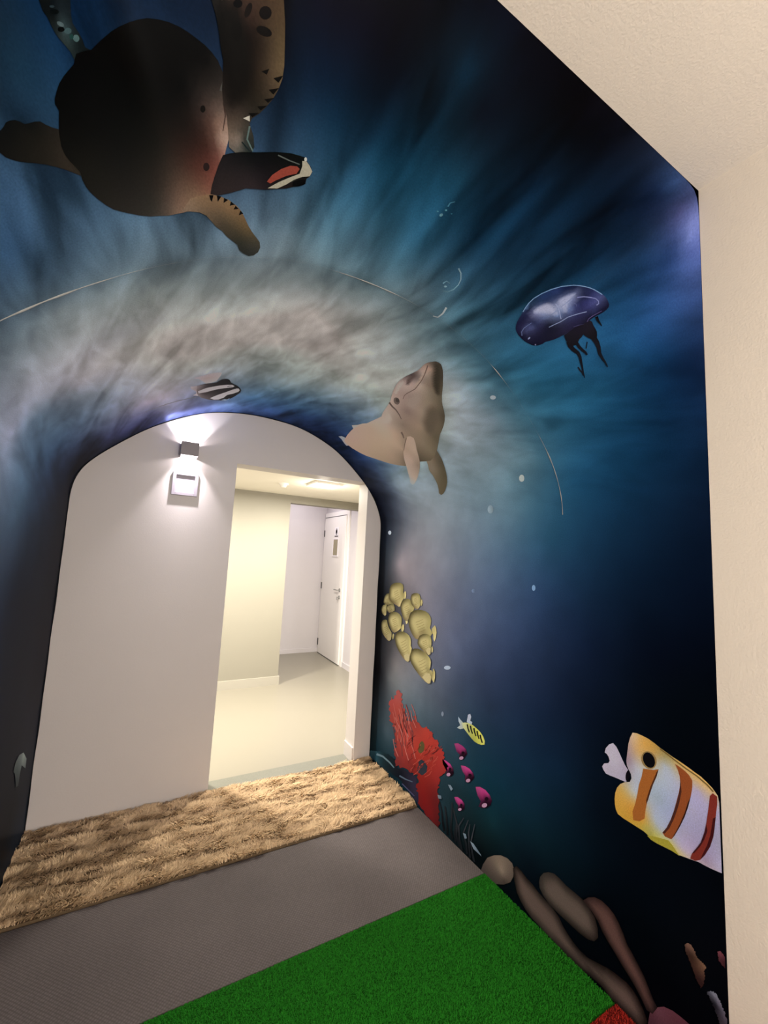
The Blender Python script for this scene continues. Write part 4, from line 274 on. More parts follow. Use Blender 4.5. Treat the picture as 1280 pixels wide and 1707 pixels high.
  ('coral_fan',0,None,[(5.5524,2.5032),(5.551,2.481),(5.5617,2.4721),(5.5589,2.4414),(5.5737,2.4487),(5.5906,2.4616),(5.5932,2.4363),(5.6123,2.4548),(5.6214,2.447),(5.6253,2.4271),(5.639,2.432),(5.6482,2.428),(5.6448,2.3989),(5.6591,2.4052),(5.6709,2.4064),(5.6745,2.3919),(5.6856,2.392),(5.6881,2.3739),(5.7027,2.3794),(5.7102,2.3714),(5.7044,2.3541),(5.6993,2.3313),(5.6973,2.3149),(5.6853,2.3148),(5.6687,2.2782),(5.6599,2.3025),(5.6416,2.2745),(5.652,2.2644),(5.6671,2.266),(5.677,2.259),(5.675,2.2278),(5.6806,2.2286),(5.6869,2.2135),(5.6896,2.1971),(5.6834,2.1773),(5.6657,2.1532),(5.6751,2.1433),(5.6722,2.1245),(5.6814,2.1213),(5.676,2.0997),(5.6833,2.0942),(5.6911,2.0894),(5.7024,2.0895),(5.7057,2.0782),(5.7105,2.0689),(5.7001,2.0401),(5.7075,2.0345),(5.7129,2.0263),(5.7303,2.0343),(5.7337,2.0249),(5.74,2.0193),(5.7266,1.9873),(5.744,1.997),(5.7403,1.9766),(5.7483,1.9726),(5.7637,1.9811),(5.7647,1.9653),(5.7825,1.9778),(5.7883,1.969),(5.7908,1.9563),(5.7933,1.9436),(5.7995,1.9307),(5.8131,1.9446),(5.8223,1.9385),(5.8368,1.9558),(5.8486,1.961),(5.8603,1.9773),(5.8749,1.9891),(5.8817,1.9996),(5.8967,2.0144),(5.9006,2.0036),(5.908,2.0008),(5.9201,2.0088),(5.9283,2.0079),(5.9438,2.024),(5.9456,2.006),(5.9629,2.0238),(5.9734,2.0259),(5.9831,2.0261),(5.9863,2.0117),(6.0006,2.0226),(6.0026,2.0077),(6.0122,2.0078),(6.0176,2.0003),(6.0311,2.0075),(6.0429,2.0115),(6.0525,2.0116),(6.0603,2.0087),(6.0682,2.0059),(6.0718,1.9956),(6.0905,2.0117),(6.0964,2.0056),(6.1018,1.9992),(6.1124,2.0022),(6.1252,2.0096),(6.1248,1.9906),(6.1336,1.9902),(6.1492,2.003),(6.1604,2.0072),(6.162,1.9973),(6.162,2.021),(6.162,2.038),(6.162,2.052),(6.162,2.0539),(6.162,2.074),(6.1576,2.0701),(6.162,2.092),(6.1545,2.092),(6.1606,2.1102),(6.162,2.132),(6.1553,2.1307),(6.1566,2.1444),(6.1466,2.146),(6.1466,2.1585),(6.148,2.1726),(6.1456,2.1827),(6.1437,2.19),(6.1378,2.1974),(6.1375,2.2144),(6.1228,2.207),(6.1138,2.2093),(6.1034,2.2093),(6.0944,2.2117),(6.0846,2.2128),(6.075,2.2113),(6.0782,2.239),(6.0592,2.2189),(6.0605,2.2428),(6.0506,2.2426),(6.0392,2.2388),(6.0175,2.2124),(6.008,2.2127),(6.002,2.2212),(5.9984,2.2351),(5.9757,2.2225),(5.9862,2.2444),(5.9952,2.2657),(5.9922,2.2815),(5.998,2.2979),(6.0066,2.3226),(6.0001,2.332),(6.0013,2.3495),(6.0036,2.3653),(6.0088,2.3864),(6.0169,2.4086),(6.0327,2.433),(6.0211,2.4506),(6.0452,2.4881),(6.033,2.4878),(6.026,2.4967),(6.0161,2.5007),(5.9969,2.4879),(5.9869,2.4916),(5.9854,2.5081),(5.9766,2.5168),(5.9619,2.5075),(5.9547,2.5214),(5.9405,2.5136),(5.9183,2.4796),(5.9157,2.5088),(5.8985,2.4916),(5.9,2.5165),(5.8896,2.5172),(5.8776,2.5146),(5.8616,2.5034),(5.86,2.5227),(5.8473,2.5184),(5.8312,2.507),(5.8224,2.5112),(5.8165,2.5217),(5.8069,2.527),(5.814,2.5601),(5.7893,2.5373),(5.7906,2.5606),(5.7895,2.5799),(5.7901,2.6024),(5.7682,2.5845),(5.7662,2.6036),(5.7502,2.5906),(5.7359,2.5826),(5.7267,2.5912),(5.7215,2.6128),(5.7078,2.6074),(5.6924,2.5955),(5.6863,2.6188),(5.6739,2.6152),(5.6608,2.609),(5.6434,2.5843),(5.6224,2.5831),(5.6384,2.5698),(5.6291,2.5517),(5.6166,2.5423),(5.6064,2.5493),(5.5908,2.5178),(5.5805,2.5233),(5.5695,2.5237)],[(5.6563,2.5578,.3253,.0585,.057),(5.5778,2.4938,.3246,.0789,.0827),(5.6939,2.4606,.3447,.0593,.0483),(5.7731,2.5232,.2588,.0406,.0353),(5.7904,2.3858,.5243,.0833,.0712),(5.6893,2.2887,.2545,.0399,.0374),(5.6988,2.1705,.4382,.0548,.0437),(5.9266,2.3963,.2998,.0392,.0358),(5.8473,2.2567,.3898,.0435,.0336),(5.7337,2.0772,.4338,.0434,.0355),(5.8014,2.0046,.405,.0416,.0394),(5.874,2.1039,.3228,.0306,.0262),(6.0072,2.4559,.1688,.0264,.0304),(5.9658,2.288,.1895,.023,.0238),(5.9925,2.188,.2361,.0189,.0168),(5.9176,2.0486,.3114,.0288,.029),(6.072,2.1453,.2051,.0134,.0143),(6.0297,2.0418,.1332,.0154,.0185),(6.1304,2.0701,.1761,.0143,.0169),(6.1541,2.0092,.0852,.0113,.0133)],[([(5.7948,2.1671),(5.8153,2.1735),(5.8333,2.1905),(5.8459,2.2097),(5.8464,2.2272),(5.8342,2.2331),(5.8151,2.2284),(5.7959,2.2225),(5.7795,2.2102),(5.7663,2.1929),(5.7686,2.1802),(5.7774,2.1684)],(.1002,.0853,.0364),None),([(5.9059,2.2259),(5.8908,2.213),(5.8738,2.1952),(5.8742,2.1771),(5.8686,2.1587),(5.8752,2.1506),(5.8818,2.1427),(5.8851,2.1288),(5.8957,2.1302),(5.9073,2.1339),(5.9178,2.1352),(5.9256,2.1345),(5.938,2.1533),(5.9537,2.169),(5.9642,2.1892),(5.9626,2.2027),(5.9629,2.2182),(5.9632,2.2362),(5.9508,2.2309),(5.9412,2.2334),(5.9265,2.2219),(5.9156,2.2208)],(.0279,.0363,.0555),None),([(5.6844,2.4241),(5.7246,2.38),(5.7762,2.3709),(5.7729,2.3627),(5.7213,2.3729),(5.6811,2.4182)],(.2561,.0416,.0411),None),([(5.7127,2.3469),(5.7562,2.3169),(5.8017,2.2954),(5.7979,2.2877),(5.7528,2.3101),(5.7098,2.341)],(.1611,.0364,.0414),None),([(5.6746,2.4499),(5.7215,2.4215),(5.7646,2.3859),(5.7604,2.378),(5.718,2.4143),(5.6718,2.4436)],(.4791,.1522,.1451),None),([(5.8168,2.5456),(5.863,2.515),(5.9099,2.4896),(5.9056,2.4809),(5.8592,2.5073),(5.8136,2.5389)],(.142,.0325,.0377),None),([(5.6309,2.3898),(5.6736,2.3524),(5.7304,2.3586),(5.7278,2.3503),(5.6707,2.3453),(5.6279,2.3838)],(.4356,.1202,.1106),None),([(5.7135,2.3997),(5.7599,2.3742),(5.8066,2.3528),(5.8028,2.3448),(5.7565,2.3671),(5.7107,2.3935)],(.1162,.0421,.0517),None),([(5.7727,2.4755),(5.812,2.4302),(5.8715,2.4409),(5.8687,2.4323),(5.8087,2.4228),(5.7693,2.4694)],(.4667,.1492,.1438),None),([(5.6649,2.3852),(5.708,2.3501),(5.7521,2.3215),(5.7482,2.3137),(5.7046,2.3433),(5.6619,2.3793)],(.4981,.1573,.1493),None),([(5.6701,2.4819),(5.7154,2.4478),(5.7722,2.4495),(5.7693,2.4407),(5.7123,2.4402),(5.6671,2.4755)],(.4569,.145,.1385),None),([(5.8218,2.3267),(5.8604,2.2896),(5.9016,2.2621),(5.8974,2.2547),(5.8567,2.2831),(5.8185,2.321)],(.5072,.1612,.1535),None),([(5.7093,2.4807),(5.7572,2.4546),(5.8014,2.4217),(5.7972,2.4135),(5.7536,2.4472),(5.7064,2.4742)],(.1075,.0392,.0487),None),([(5.6149,2.3964),(5.6587,2.36),(5.7034,2.3307),(5.6995,2.3229),(5.6553,2.3531),(5.612,2.3903)],(.2534,.0409,.0402),None),([(5.7424,2.5276),(5.7824,2.4792),(5.8396,2.4814),(5.8365,2.4725),(5.7789,2.4716),(5.7389,2.5213)],(.4416,.141,.1358),None),([(5.7412,2.4672),(5.7864,2.4358),(5.8296,2.4023),(5.8253,2.3942),(5.7827,2.4285),(5.7381,2.4608)],(.2475,.0403,.0402),None),([(5.7186,2.4153),(5.765,2.389),(5.8046,2.3479),(5.8002,2.3403),(5.7613,2.3819),(5.7157,2.4091)],(.4924,.1565,.1498),None),([(5.6602,2.5566),(5.7096,2.5286),(5.7553,2.4933),(5.7511,2.4847),(5.7061,2.5209),(5.6573,2.5498)],(.3712,.1026,.095),None),([(5.7435,2.4043),(5.7856,2.3689),(5.8375,2.3622),(5.8341,2.354),(5.7823,2.3618),(5.7403,2.3983)],(.4986,.1581,.1501),None),([(5.7835,2.5278),(5.8246,2.4844),(5.8786,2.4781),(5.8751,2.4693),(5.8211,2.4768),(5.78,2.5214)],(.3948,.1104,.1035),None),([(5.6747,2.443),(5.7199,2.4111),(5.7757,2.4118),(5.7727,2.4032),(5.7168,2.4037),(5.6718,2.4368)],(.1544,.0351,.0401),None),([(5.7846,2.4425),(5.8281,2.4102),(5.8807,2.4038),(5.8772,2.3953),(5.8248,2.4029),(5.7814,2.4362)],(.422,.1175,.1096),None),([(5.7172,2.559),(5.7651,2.5291),(5.8184,2.5171),(5.8148,2.5081),(5.7618,2.5212),(5.7142,2.5522)],(.3695,.1027,.0955),None),([(5.6851,2.4579),(5.7314,2.4277),(5.7735,2.3896),(5.7693,2.3817),(5.7278,2.4205),(5.6822,2.4516)],(.2505,.0407,.0403),None),([(5.862,2.4048),(5.9044,2.3739),(5.9439,2.339),(5.9393,2.3313),(5.9006,2.367),(5.8588,2.3987)],(.4917,.1567,.1503),None),([(5.6337,2.4423),(5.6815,2.4152),(5.7235,2.3752),(5.7193,2.3674),(5.678,2.4081),(5.631,2.4359)],(.4155,.1152,.1067),None),([(5.7972,2.4692),(5.8372,2.4267),(5.8865,2.4115),(5.8827,2.4031),(5.8335,2.4194),(5.7938,2.463)],(.1536,.035,.0404),None),([(5.7788,2.4212),(5.8196,2.3829),(5.8733,2.381),(5.87,2.3726),(5.8162,2.3757),(5.7755,2.4152)],(.1585,.036,.0413),None),([(5.5927,2.33),(5.6329,2.2869),(5.6788,2.2647),(5.6753,2.2571),(5.6296,2.2803),(5.5897,2.3244)],(.4315,.1185,.1085),None),([(5.89,2.5393),(5.937,2.5129),(5.9735,2.4643),(5.9685,2.4563),(5.9329,2.5055),(5.8868,2.5326)],(.4521,.1448,.1404),None),([(5.7566,2.3381),(5.7988,2.3071),(5.8462,2.292),(5.8425,2.2842),(5.7955,2.3003),(5.7536,2.3323)],(.1613,.0365,.0417),None),([(5.6318,2.3341),(5.6798,2.314),(5.718,2.2698),(5.7138,2.2627),(5.6764,2.3073),(5.6292,2.3281)],(.4961,.1563,.148),None),([(5.6677,2.4097),(5.7128,2.3787),(5.757,2.3486),(5.753,2.3408),(5.7094,2.3717),(5.6648,2.4036)],(.1601,.0361,.0412),None),([(5.7211,2.3389),(5.7599,2.2981),(5.8152,2.3036),(5.8125,2.2957),(5.7568,2.2913),(5.7179,2.3333)],(.1163,.0421,.0518),None),([(5.8594,2.4653),(5.8986,2.4237),(5.9501,2.4152),(5.9463,2.4067),(5.8949,2.4164),(5.8559,2.4591)],(.1101,.0403,.0502),None),([(5.6347,2.4563),(5.678,2.4167),(5.7354,2.4215),(5.7327,2.4129),(5.675,2.4093),(5.6316,2.4501)],(.1063,.0386,.0477),None),([(5.7868,2.0317),(5.8148,2.0518),(5.8385,2.0754),(5.8391,2.0717),(5.8149,2.0478),(5.7866,2.0274)],(.5286,.104,.0859),None),([(5.8053,2.2163),(5.8337,2.236),(5.8697,2.2881),(5.8714,2.2852),(5.8345,2.2321),(5.8048,2.2113)],(.4198,.0639,.0533),None),([(5.8901,2.1811),(5.9232,2.2098),(5.9444,2.2248),(5.9438,2.2198),(5.9229,2.2051),(5.8901,2.1767)],(.4318,.0661,.055),None),([(5.7445,2.0371),(5.771,2.0549),(5.8032,2.0995),(5.8048,2.0969),(5.7718,2.0514),(5.7441,2.0327)],(.1719,.0268,.0298),None),([(5.7946,2.1429),(5.8352,2.1913),(5.8562,2.2064),(5.8557,2.2014),(5.8357,2.1873),(5.7957,2.1396)],(.4928,.0974,.081),None),([(5.8876,2.0992),(5.9249,2.1379),(5.9515,2.1654),(5.9521,2.1616),(5.9255,2.1342),(5.8883,2.0956)],(.4502,.0684,.0564),None),([(5.8867,2.1675),(5.9167,2.1901),(5.9503,2.2338),(5.9517,2.2307),(5.9173,2.1863),(5.8864,2.1629)],(.2599,.0308,.029),None),([(5.7465,2.0829),(5.7859,2.1298),(5.7995,2.1258),(5.7969,2.1205),(5.7859,2.1254),(5.7477,2.0797)],(.504,.0989,.0819),None),([(5.6776,2.0864),(5.708,2.1135),(5.7318,2.1386),(5.7325,2.1347),(5.7085,2.1095),(5.6779,2.0823)],(.4272,.0643,.0529),None),([(5.7949,2.0551),(5.8292,2.0891),(5.8503,2.1056),(5.8501,2.1012),(5.8294,2.0852),(5.7955,2.0515)],(.458,.0694,.0573),None),([(5.7357,2.0394),(5.7725,2.0814),(5.7965,2.1056),(5.7971,2.1018),(5.7733,2.0779),(5.7366,2.0362)],(.5135,.1007,.0833),None),([(5.8112,2.0889),(5.8423,2.1157),(5.8726,2.1536),(5.8738,2.1506),(5.843,2.1121),(5.8113,2.0848)],(.4537,.0689,.057),None),([(5.7882,2.0564),(5.8288,2.105),(5.8445,2.1072),(5.8426,2.102),(5.8291,2.101),(5.7894,2.0534)],(.458,.0694,.0573),None),([(5.7839,2.1113),(5.8124,2.1323),(5.8429,2.1717),(5.8442,2.1687),(5.813,2.1285),(5.7836,2.1068)],(.1689,.0264,.0295),None),([(5.7158,1.9988),(5.7473,2.0284),(5.7699,2.0501),(5.7704,2.0463),(5.7477,2.0247),(5.7163,1.9951)],(.2701,.0316,.0296),None),([(5.9375,2.2108),(5.9688,2.2352),(6.0017,2.2758),(6.0028,2.2725),(5.9692,2.2311),(5.9371,2.2061)],(.482,.0963,.0806),None),([(5.9029,2.2867),(5.9481,2.3418),(5.9627,2.3382),(5.9597,2.3322),(5.948,2.3369),(5.9039,2.2831)],(.1554,.0246,.0279),None),([(5.791,2.207),(5.8191,2.2252),(5.8408,2.243),(5.8407,2.2382),(5.8186,2.2202),(5.7904,2.2019)],(.4797,.0946,.079),None),([(5.836,2.0477),(5.8776,2.0967),(5.8879,2.0859),(5.8847,2.0812),(5.8773,2.0923),(5.8371,2.0447)],(.4585,.0693,.0571),None),([(5.8946,2.0889),(5.9223,2.1072),(5.9573,2.1534),(5.9587,2.1508),(5.9229,2.1036),(5.8941,2.0844)],(.5146,.1014,.0837),None),([(5.8515,2.2563),(5.8953,2.3098),(5.9084,2.3025),(5.9053,2.2968),(5.8951,2.3048),(5.8526,2.2527)],(.1581,.0249,.028),None),([(5.8043,2.0337),(5.8441,2.0797),(5.8567,2.0744),(5.8539,2.0694),(5.844,2.0755),(5.8054,2.0307)],(.4588,.0695,.0574),None),([(5.7439,2.0846),(5.7736,2.1088),(5.7958,2.1289),(5.7961,2.1247),(5.7737,2.1045),(5.7439,2.0803)],(.4475,.0675,.0558),None),([(5.7388,2.0238),(5.7701,2.0526),(5.7964,2.0829),(5.7974,2.0796),(5.7708,2.0491),(5.7392,2.02)],(.1722,.0269,.0299),None),([(5.8387,2.1653),(5.8699,2.1912),(5.902,2.2327),(5.9033,2.2295),(5.8705,2.1873),(5.8387,2.1609)],(.4346,.0662,.0551),None),([(5.81,2.0836),(5.8419,2.1122),(5.872,2.1496),(5.8732,2.1465),(5.8427,2.1086),(5.8103,2.0796)],(.5145,.1014,.0842),None),([(5.7607,2.2687),(5.8044,2.3259),(5.8277,2.3462),(5.8276,2.3411),(5.8052,2.3218),(5.762,2.2652)],(.1552,.0243,.0273),None),([(5.7571,2.1161),(5.7851,2.1356),(5.8085,2.1585),(5.809,2.1544),(5.7851,2.1312),(5.7568,2.1114)],(.2631,.0308,.029),None),([(5.7874,2.1019),(5.8237,2.1401),(5.8379,2.1382),(5.8355,2.1329),(5.8233,2.1355),(5.7881,2.0983)],(.268,.0315,.0296),None),([(5.7883,2.2993),(5.8174,2.3193),(5.8454,2.3524),(5.8463,2.3482),(5.8175,2.3145),(5.7878,2.294)],(.1553,.0243,.0274),None),([(5.8205,2.3148),(5.8624,2.3647),(5.8777,2.3621),(5.8749,2.3559),(5.8622,2.3595),(5.8215,2.3108)],(.1553,.0243,.0274),None),([(5.8172,2.2915),(5.8606,2.3457),(5.8805,2.356),(5.8793,2.3501),(5.861,2.3411),(5.8183,2.2878)],(.2458,.029,.0275),None),([(5.8132,2.0709),(5.8544,2.1203),(5.8751,2.135),(5.8746,2.1303),(5.855,2.1166),(5.8143,2.0679)],(.5144,.1014,.0842),None),([(5.8444,2.1241),(5.8832,2.167),(5.9029,2.1784),(5.9019,2.1734),(5.8835,2.1628),(5.8452,2.1206)],(.4422,.0673,.0558),None),([(5.936,2.2568),(5.9737,2.2939),(5.9902,2.2965),(5.988,2.2906),(5.9731,2.2888),(5.9363,2.2525)],(.2494,.0298,.0284),None),([(5.9446,2.2528),(5.9826,2.2908),(6.0063,2.3105),(6.006,2.3056),(5.9826,2.2862),(5.945,2.2486)],(.158,.0251,.0284),None),([(5.7283,2.0359),(5.7597,2.0647),(5.7808,2.0823),(5.7809,2.0781),(5.7599,2.0607),(5.7287,2.032)],(.5113,.1002,.0828),None),([(5.8805,2.2171),(5.9135,2.2458),(5.944,2.2826),(5.945,2.279),(5.914,2.2417),(5.8805,2.2125)],(.4818,.0959,.0803),None),([(5.9363,2.2555),(5.9801,2.3062),(5.9941,2.302),(5.9911,2.2961),(5.9798,2.3013),(5.9372,2.2519)],(.4739,.0949,.0798),None),([(5.8618,2.151),(5.8918,2.1741),(5.9239,2.2149),(5.9251,2.2118),(5.8923,2.1702),(5.8615,2.1464)],(.4386,.0669,.0555),None)]),
 ]),
 ('painted_sergeant_fish', 'small yellow fish with black bars painted above the magenta fish', 'painted fish', None, [
  ('body',0,None,[(5.5299,1.83),(5.5169,1.8014),(5.5094,1.7703),(5.5086,1.7383),(5.5136,1.711),(5.521,1.6841),(5.534,1.6616),(5.5527,1.6481),(5.5705,1.6501),(5.5813,1.6729),(5.5849,1.699),(5.5851,1.7259),(5.5772,1.7508),(5.5642,1.7822),(5.5507,1.8115)],[(5.5337,1.8152,.6594,.7351,.464),(5.5216,1.7447,.5933,.6308,.1768),(5.5604,1.6633,.7774,.8,.2026),(5.5775,1.7289,.4167,.4615,.0997),(5.5413,1.7033,.7603,.8,.1219)],[([(5.5227,1.7902),(5.5402,1.783),(5.5571,1.7702),(5.5517,1.7611),(5.5344,1.7723),(5.5168,1.7779)],(.0157,.0219,.0194),None),([(5.5207,1.7648),(5.538,1.7578),(5.5547,1.7453),(5.5494,1.7363),(5.5323,1.7472),(5.5149,1.7527)],(.0158,.022,.0195),None),([(5.523,1.737),(5.5401,1.7301),(5.5566,1.7179),(5.5513,1.7092),(5.5344,1.7198),(5.5172,1.7251)],(.0159,.0221,.0196),None),([(5.5279,1.7124),(5.5448,1.7056),(5.5612,1.6937),(5.5559,1.6851),(5.5392,1.6955),(5.5222,1.7007)],(.016,.0222,.0197),None),([(5.5379,1.6881),(5.5546,1.6815),(5.5708,1.6698),(5.5655,1.6614),(5.549,1.6716),(5.5322,1.6766)],(.016,.0223,.0198),None)]),
  ('tail_fin',-1,None,[(5.5065,1.8609),(5.5159,1.8425),(5.5247,1.8155),(5.5507,1.8115),(5.5659,1.8402),(5.5695,1.8701),(5.5459,1.8411),(5.5302,1.8568)],[(5.5165,1.8574,.4239,.5668,.8),(5.5383,1.815,.5051,.5763,.4966)],[]),
  ('dorsal_fin',-1,None,[(5.5111,1.7901),(5.4695,1.7804),(5.4585,1.7639),(5.4716,1.755),(5.494,1.7625),(5.4952,1.7457),(5.5113,1.7507)],[(5.4729,1.7718,.5213,.5956,.8),(5.5035,1.7565,.5038,.6185,.8)],[]),
 ]),
 ('painted_magenta_fish', 'topmost magenta fish right of the painted red coral', 'painted fish', 'magenta fish by the painted coral', [
  ('body',0,None,[(5.6599,1.8871),(5.645,1.8545),(5.644,1.8176),(5.6502,1.7886),(5.6681,1.7779),(5.6882,1.7941),(5.7092,1.8075),(5.7237,1.8287),(5.7202,1.848),(5.6974,1.8372),(5.6931,1.8643),(5.6766,1.8756)],[(5.6626,1.8645,.374,.059,.2151),(5.6562,1.8048,.3782,.0396,.2002),(5.6813,1.8313,.2813,.0221,.1262),(5.6756,1.7881,.0211,.0036,.0149),(5.6931,1.8192,.01,.0032,.0093)],[([(5.6983,1.8072),(5.702,1.8067),(5.7072,1.8095),(5.7127,1.8152),(5.7177,1.8226),(5.7209,1.8303),(5.7219,1.8368),(5.7203,1.8408),(5.7166,1.8414),(5.7114,1.8385),(5.7057,1.8327),(5.7008,1.8252),(5.6976,1.8175),(5.6967,1.8111)],(.4936,.2815,.4652),'snout'),([(5.6722,1.7988),(5.6761,1.7999),(5.6802,1.8032),(5.6839,1.8082),(5.6862,1.8138),(5.6868,1.819),(5.6856,1.8226),(5.6827,1.824),(5.6788,1.8229),(5.6746,1.8195),(5.671,1.8145),(5.6687,1.8089),(5.6681,1.8037),(5.6693,1.8002)],(.0128,.0046,.0122),None)]),
 ]),
 ('painted_magenta_fish', 'magenta fish touching the right edge of the painted red coral', 'painted fish', 'magenta fish by the painted coral', [
  ('body',0,None,[(5.7869,1.9888),(5.7788,1.9566),(5.7803,1.9168),(5.7933,1.8898),(5.8156,1.8841),(5.8389,1.903),(5.8544,1.9287),(5.856,1.9524),(5.8324,1.9457),(5.8185,1.9674),(5.807,1.9844)],[(5.7919,1.9672,.3912,.0616,.2249),(5.786,1.9107,.5692,.0595,.3002),(5.8148,1.9375,.469,.0367,.2109),(5.8065,1.8945,.0212,.0036,.015),(5.8244,1.924,.0111,.0036,.0104)],[([(5.8305,1.9125),(5.8342,1.9116),(5.8393,1.914),(5.8448,1.9191),(5.8496,1.9261),(5.8527,1.9336),(5.8536,1.94),(5.852,1.9441),(5.8483,1.945),(5.8431,1.9426),(5.8376,1.9373),(5.8328,1.9302),(5.8297,1.9228),(5.8289,1.9165)],(.5239,.2975,.4924),'snout'),([(5.8028,1.9048),(5.8068,1.9058),(5.8112,1.9089),(5.8149,1.9136),(5.8173,1.9189),(5.8178,1.9238),(5.8165,1.9272),(5.8135,1.9286),(5.8094,1.9276),(5.805,1.9244),(5.8013,1.9197),(5.799,1.9144),(5.7984,1.9095),(5.7998,1.9061)],(.0144,.0052,.0136),None)]),
 ]),
 ('painted_magenta_fish', 'magenta fish in the middle of the five magenta fish', 'painted fish', 'magenta fish by the painted coral', [
  ('body',0,None,[(5.7478,1.8261),(5.7364,1.792),(5.7341,1.757),(5.7433,1.7293),(5.7603,1.7192),(5.7833,1.7373),(5.8054,1.7583),(5.8136,1.7831),(5.8028,1.792),(5.7829,1.7872),(5.7745,1.8076),(5.762,1.8197)],[(5.7514,1.804,.4197,.0662,.2406),(5.7429,1.7457,.5615,.0587,.2961),(5.7705,1.7753,.3037,.0239,.1358),(5.7615,1.7294,.0259,.0045,.0182),(5.78,1.7599,.0104,.0034,.0097)],[([(5.7846,1.7482),(5.7883,1.7477),(5.7935,1.7505),(5.7992,1.756),(5.8044,1.7633),(5.8079,1.7708),(5.8091,1.7772),(5.8077,1.781),(5.804,1.7816),(5.7987,1.7787),(5.7929,1.7731),(5.7878,1.7657),(5.7843,1.7582),(5.7832,1.752)],(.5138,.2931,.4824),'snout'),([(5.7585,1.7399),(5.7624,1.7409),(5.7667,1.7442),(5.7704,1.7491),(5.7729,1.7546),(5.7737,1.7596),(5.7726,1.7632),(5.7699,1.7645),(5.7659,1.7634),(5.7617,1.7601),(5.7579,1.7552),(5.7554,1.7497),(5.7546,1.7447),(5.7558,1.7412)],(.0133,.0048,.0126),None)]),
 ]),
 ('painted_magenta_fish', 'largest magenta fish, furthest from the painted red coral', 'painted fish', 'magenta fish by the painted coral', [
  ('body',0,None,[(5.7999,1.7071),(5.7844,1.6749),(5.7802,1.6369),(5.7896,1.6058),(5.8064,1.5908),(5.8321,1.5984),(5.8592,1.6257),(5.8749,1.6527),(5.8824,1.6831),(5.8487,1.6663),(5.8356,1.69),(5.8174,1.7012)],[(5.8036,1.6828,.4117,.0652,.2364),(5.7927,1.6192,.4897,.0512,.2579),(5.8259,1.6521,.2752,.0215,.1229),(5.8138,1.6016,.0344,.0059,.0241),(5.8356,1.6349,.0141,.0045,.0131)],[([(5.8407,1.6222),(5.8449,1.6217),(5.851,1.6247),(5.8577,1.6308),(5.8638,1.6387),(5.868,1.647),(5.8695,1.6539),(5.868,1.6581),(5.8638,1.6587),(5.8576,1.6556),(5.8508,1.6494),(5.8448,1.6413),(5.8406,1.6331),(5.8392,1.6263)],(.5344,.3027,.5005),'snout'),([(5.8105,1.613),(5.815,1.6142),(5.82,1.6178),(5.8244,1.6231),(5.8274,1.6291),(5.8285,1.6345),(5.8273,1.6384),(5.8241,1.6399),(5.8195,1.6387),(5.8145,1.635),(5.8101,1.6296),(5.8071,1.6236),(5.8062,1.6182),(5.8074,1.6144)],(.0138,.0049,.013),None)]),
 ]),
 ('painted_magenta_fish', 'lowest magenta fish, above the dark painted seaweed', 'painted fish', 'magenta fish by the painted coral', [
  ('body',0,None,[(5.9316,1.8739),(5.9179,1.8448),(5.916,1.8128),(5.9244,1.7897),(5.945,1.7874),(5.9686,1.8076),(5.9831,1.83),(5.9802,1.8448),(5.9575,1.8371),(5.9505,1.8581)],[(5.9338,1.8562,.4444,.07,.2533),(5.9248,1.8092,.5381,.0561,.2819),(5.9475,1.8283,.3486,.0274,.1547),(5.9398,1.7959,.0345,.0058,.0241),(5.9562,1.8205,.0111,.0036,.0103)],[([(5.9599,1.8111),(5.9629,1.8105),(5.9672,1.8126),(5.972,1.8171),(5.9764,1.8229),(5.9796,1.8291),(5.9807,1.8342),(5.9797,1.8375),(5.9767,1.838),(5.9723,1.8359),(5.9675,1.8314),(5.963,1.8255),(5.96,1.8193),(5.9589,1.8142)],(.5532,.3147,.5155),'snout'),([(5.9376,1.8044),(5.9409,1.8053),(5.9446,1.8079),(5.9479,1.8118),(5.9501,1.8163),(5.951,1.8203),(5.9502,1.8232),(5.9479,1.8243),(5.9446,1.8235),(5.9409,1.8208),(5.9376,1.8168),(5.9354,1.8124),(5.9346,1.8084),(5.9354,1.8055)],(.0142,.0051,.0134),None)]),
 ]),
 ('painted_banded_fish', 'large white fish with orange bands and yellow head painted at the mural edge', 'painted fish', None, [
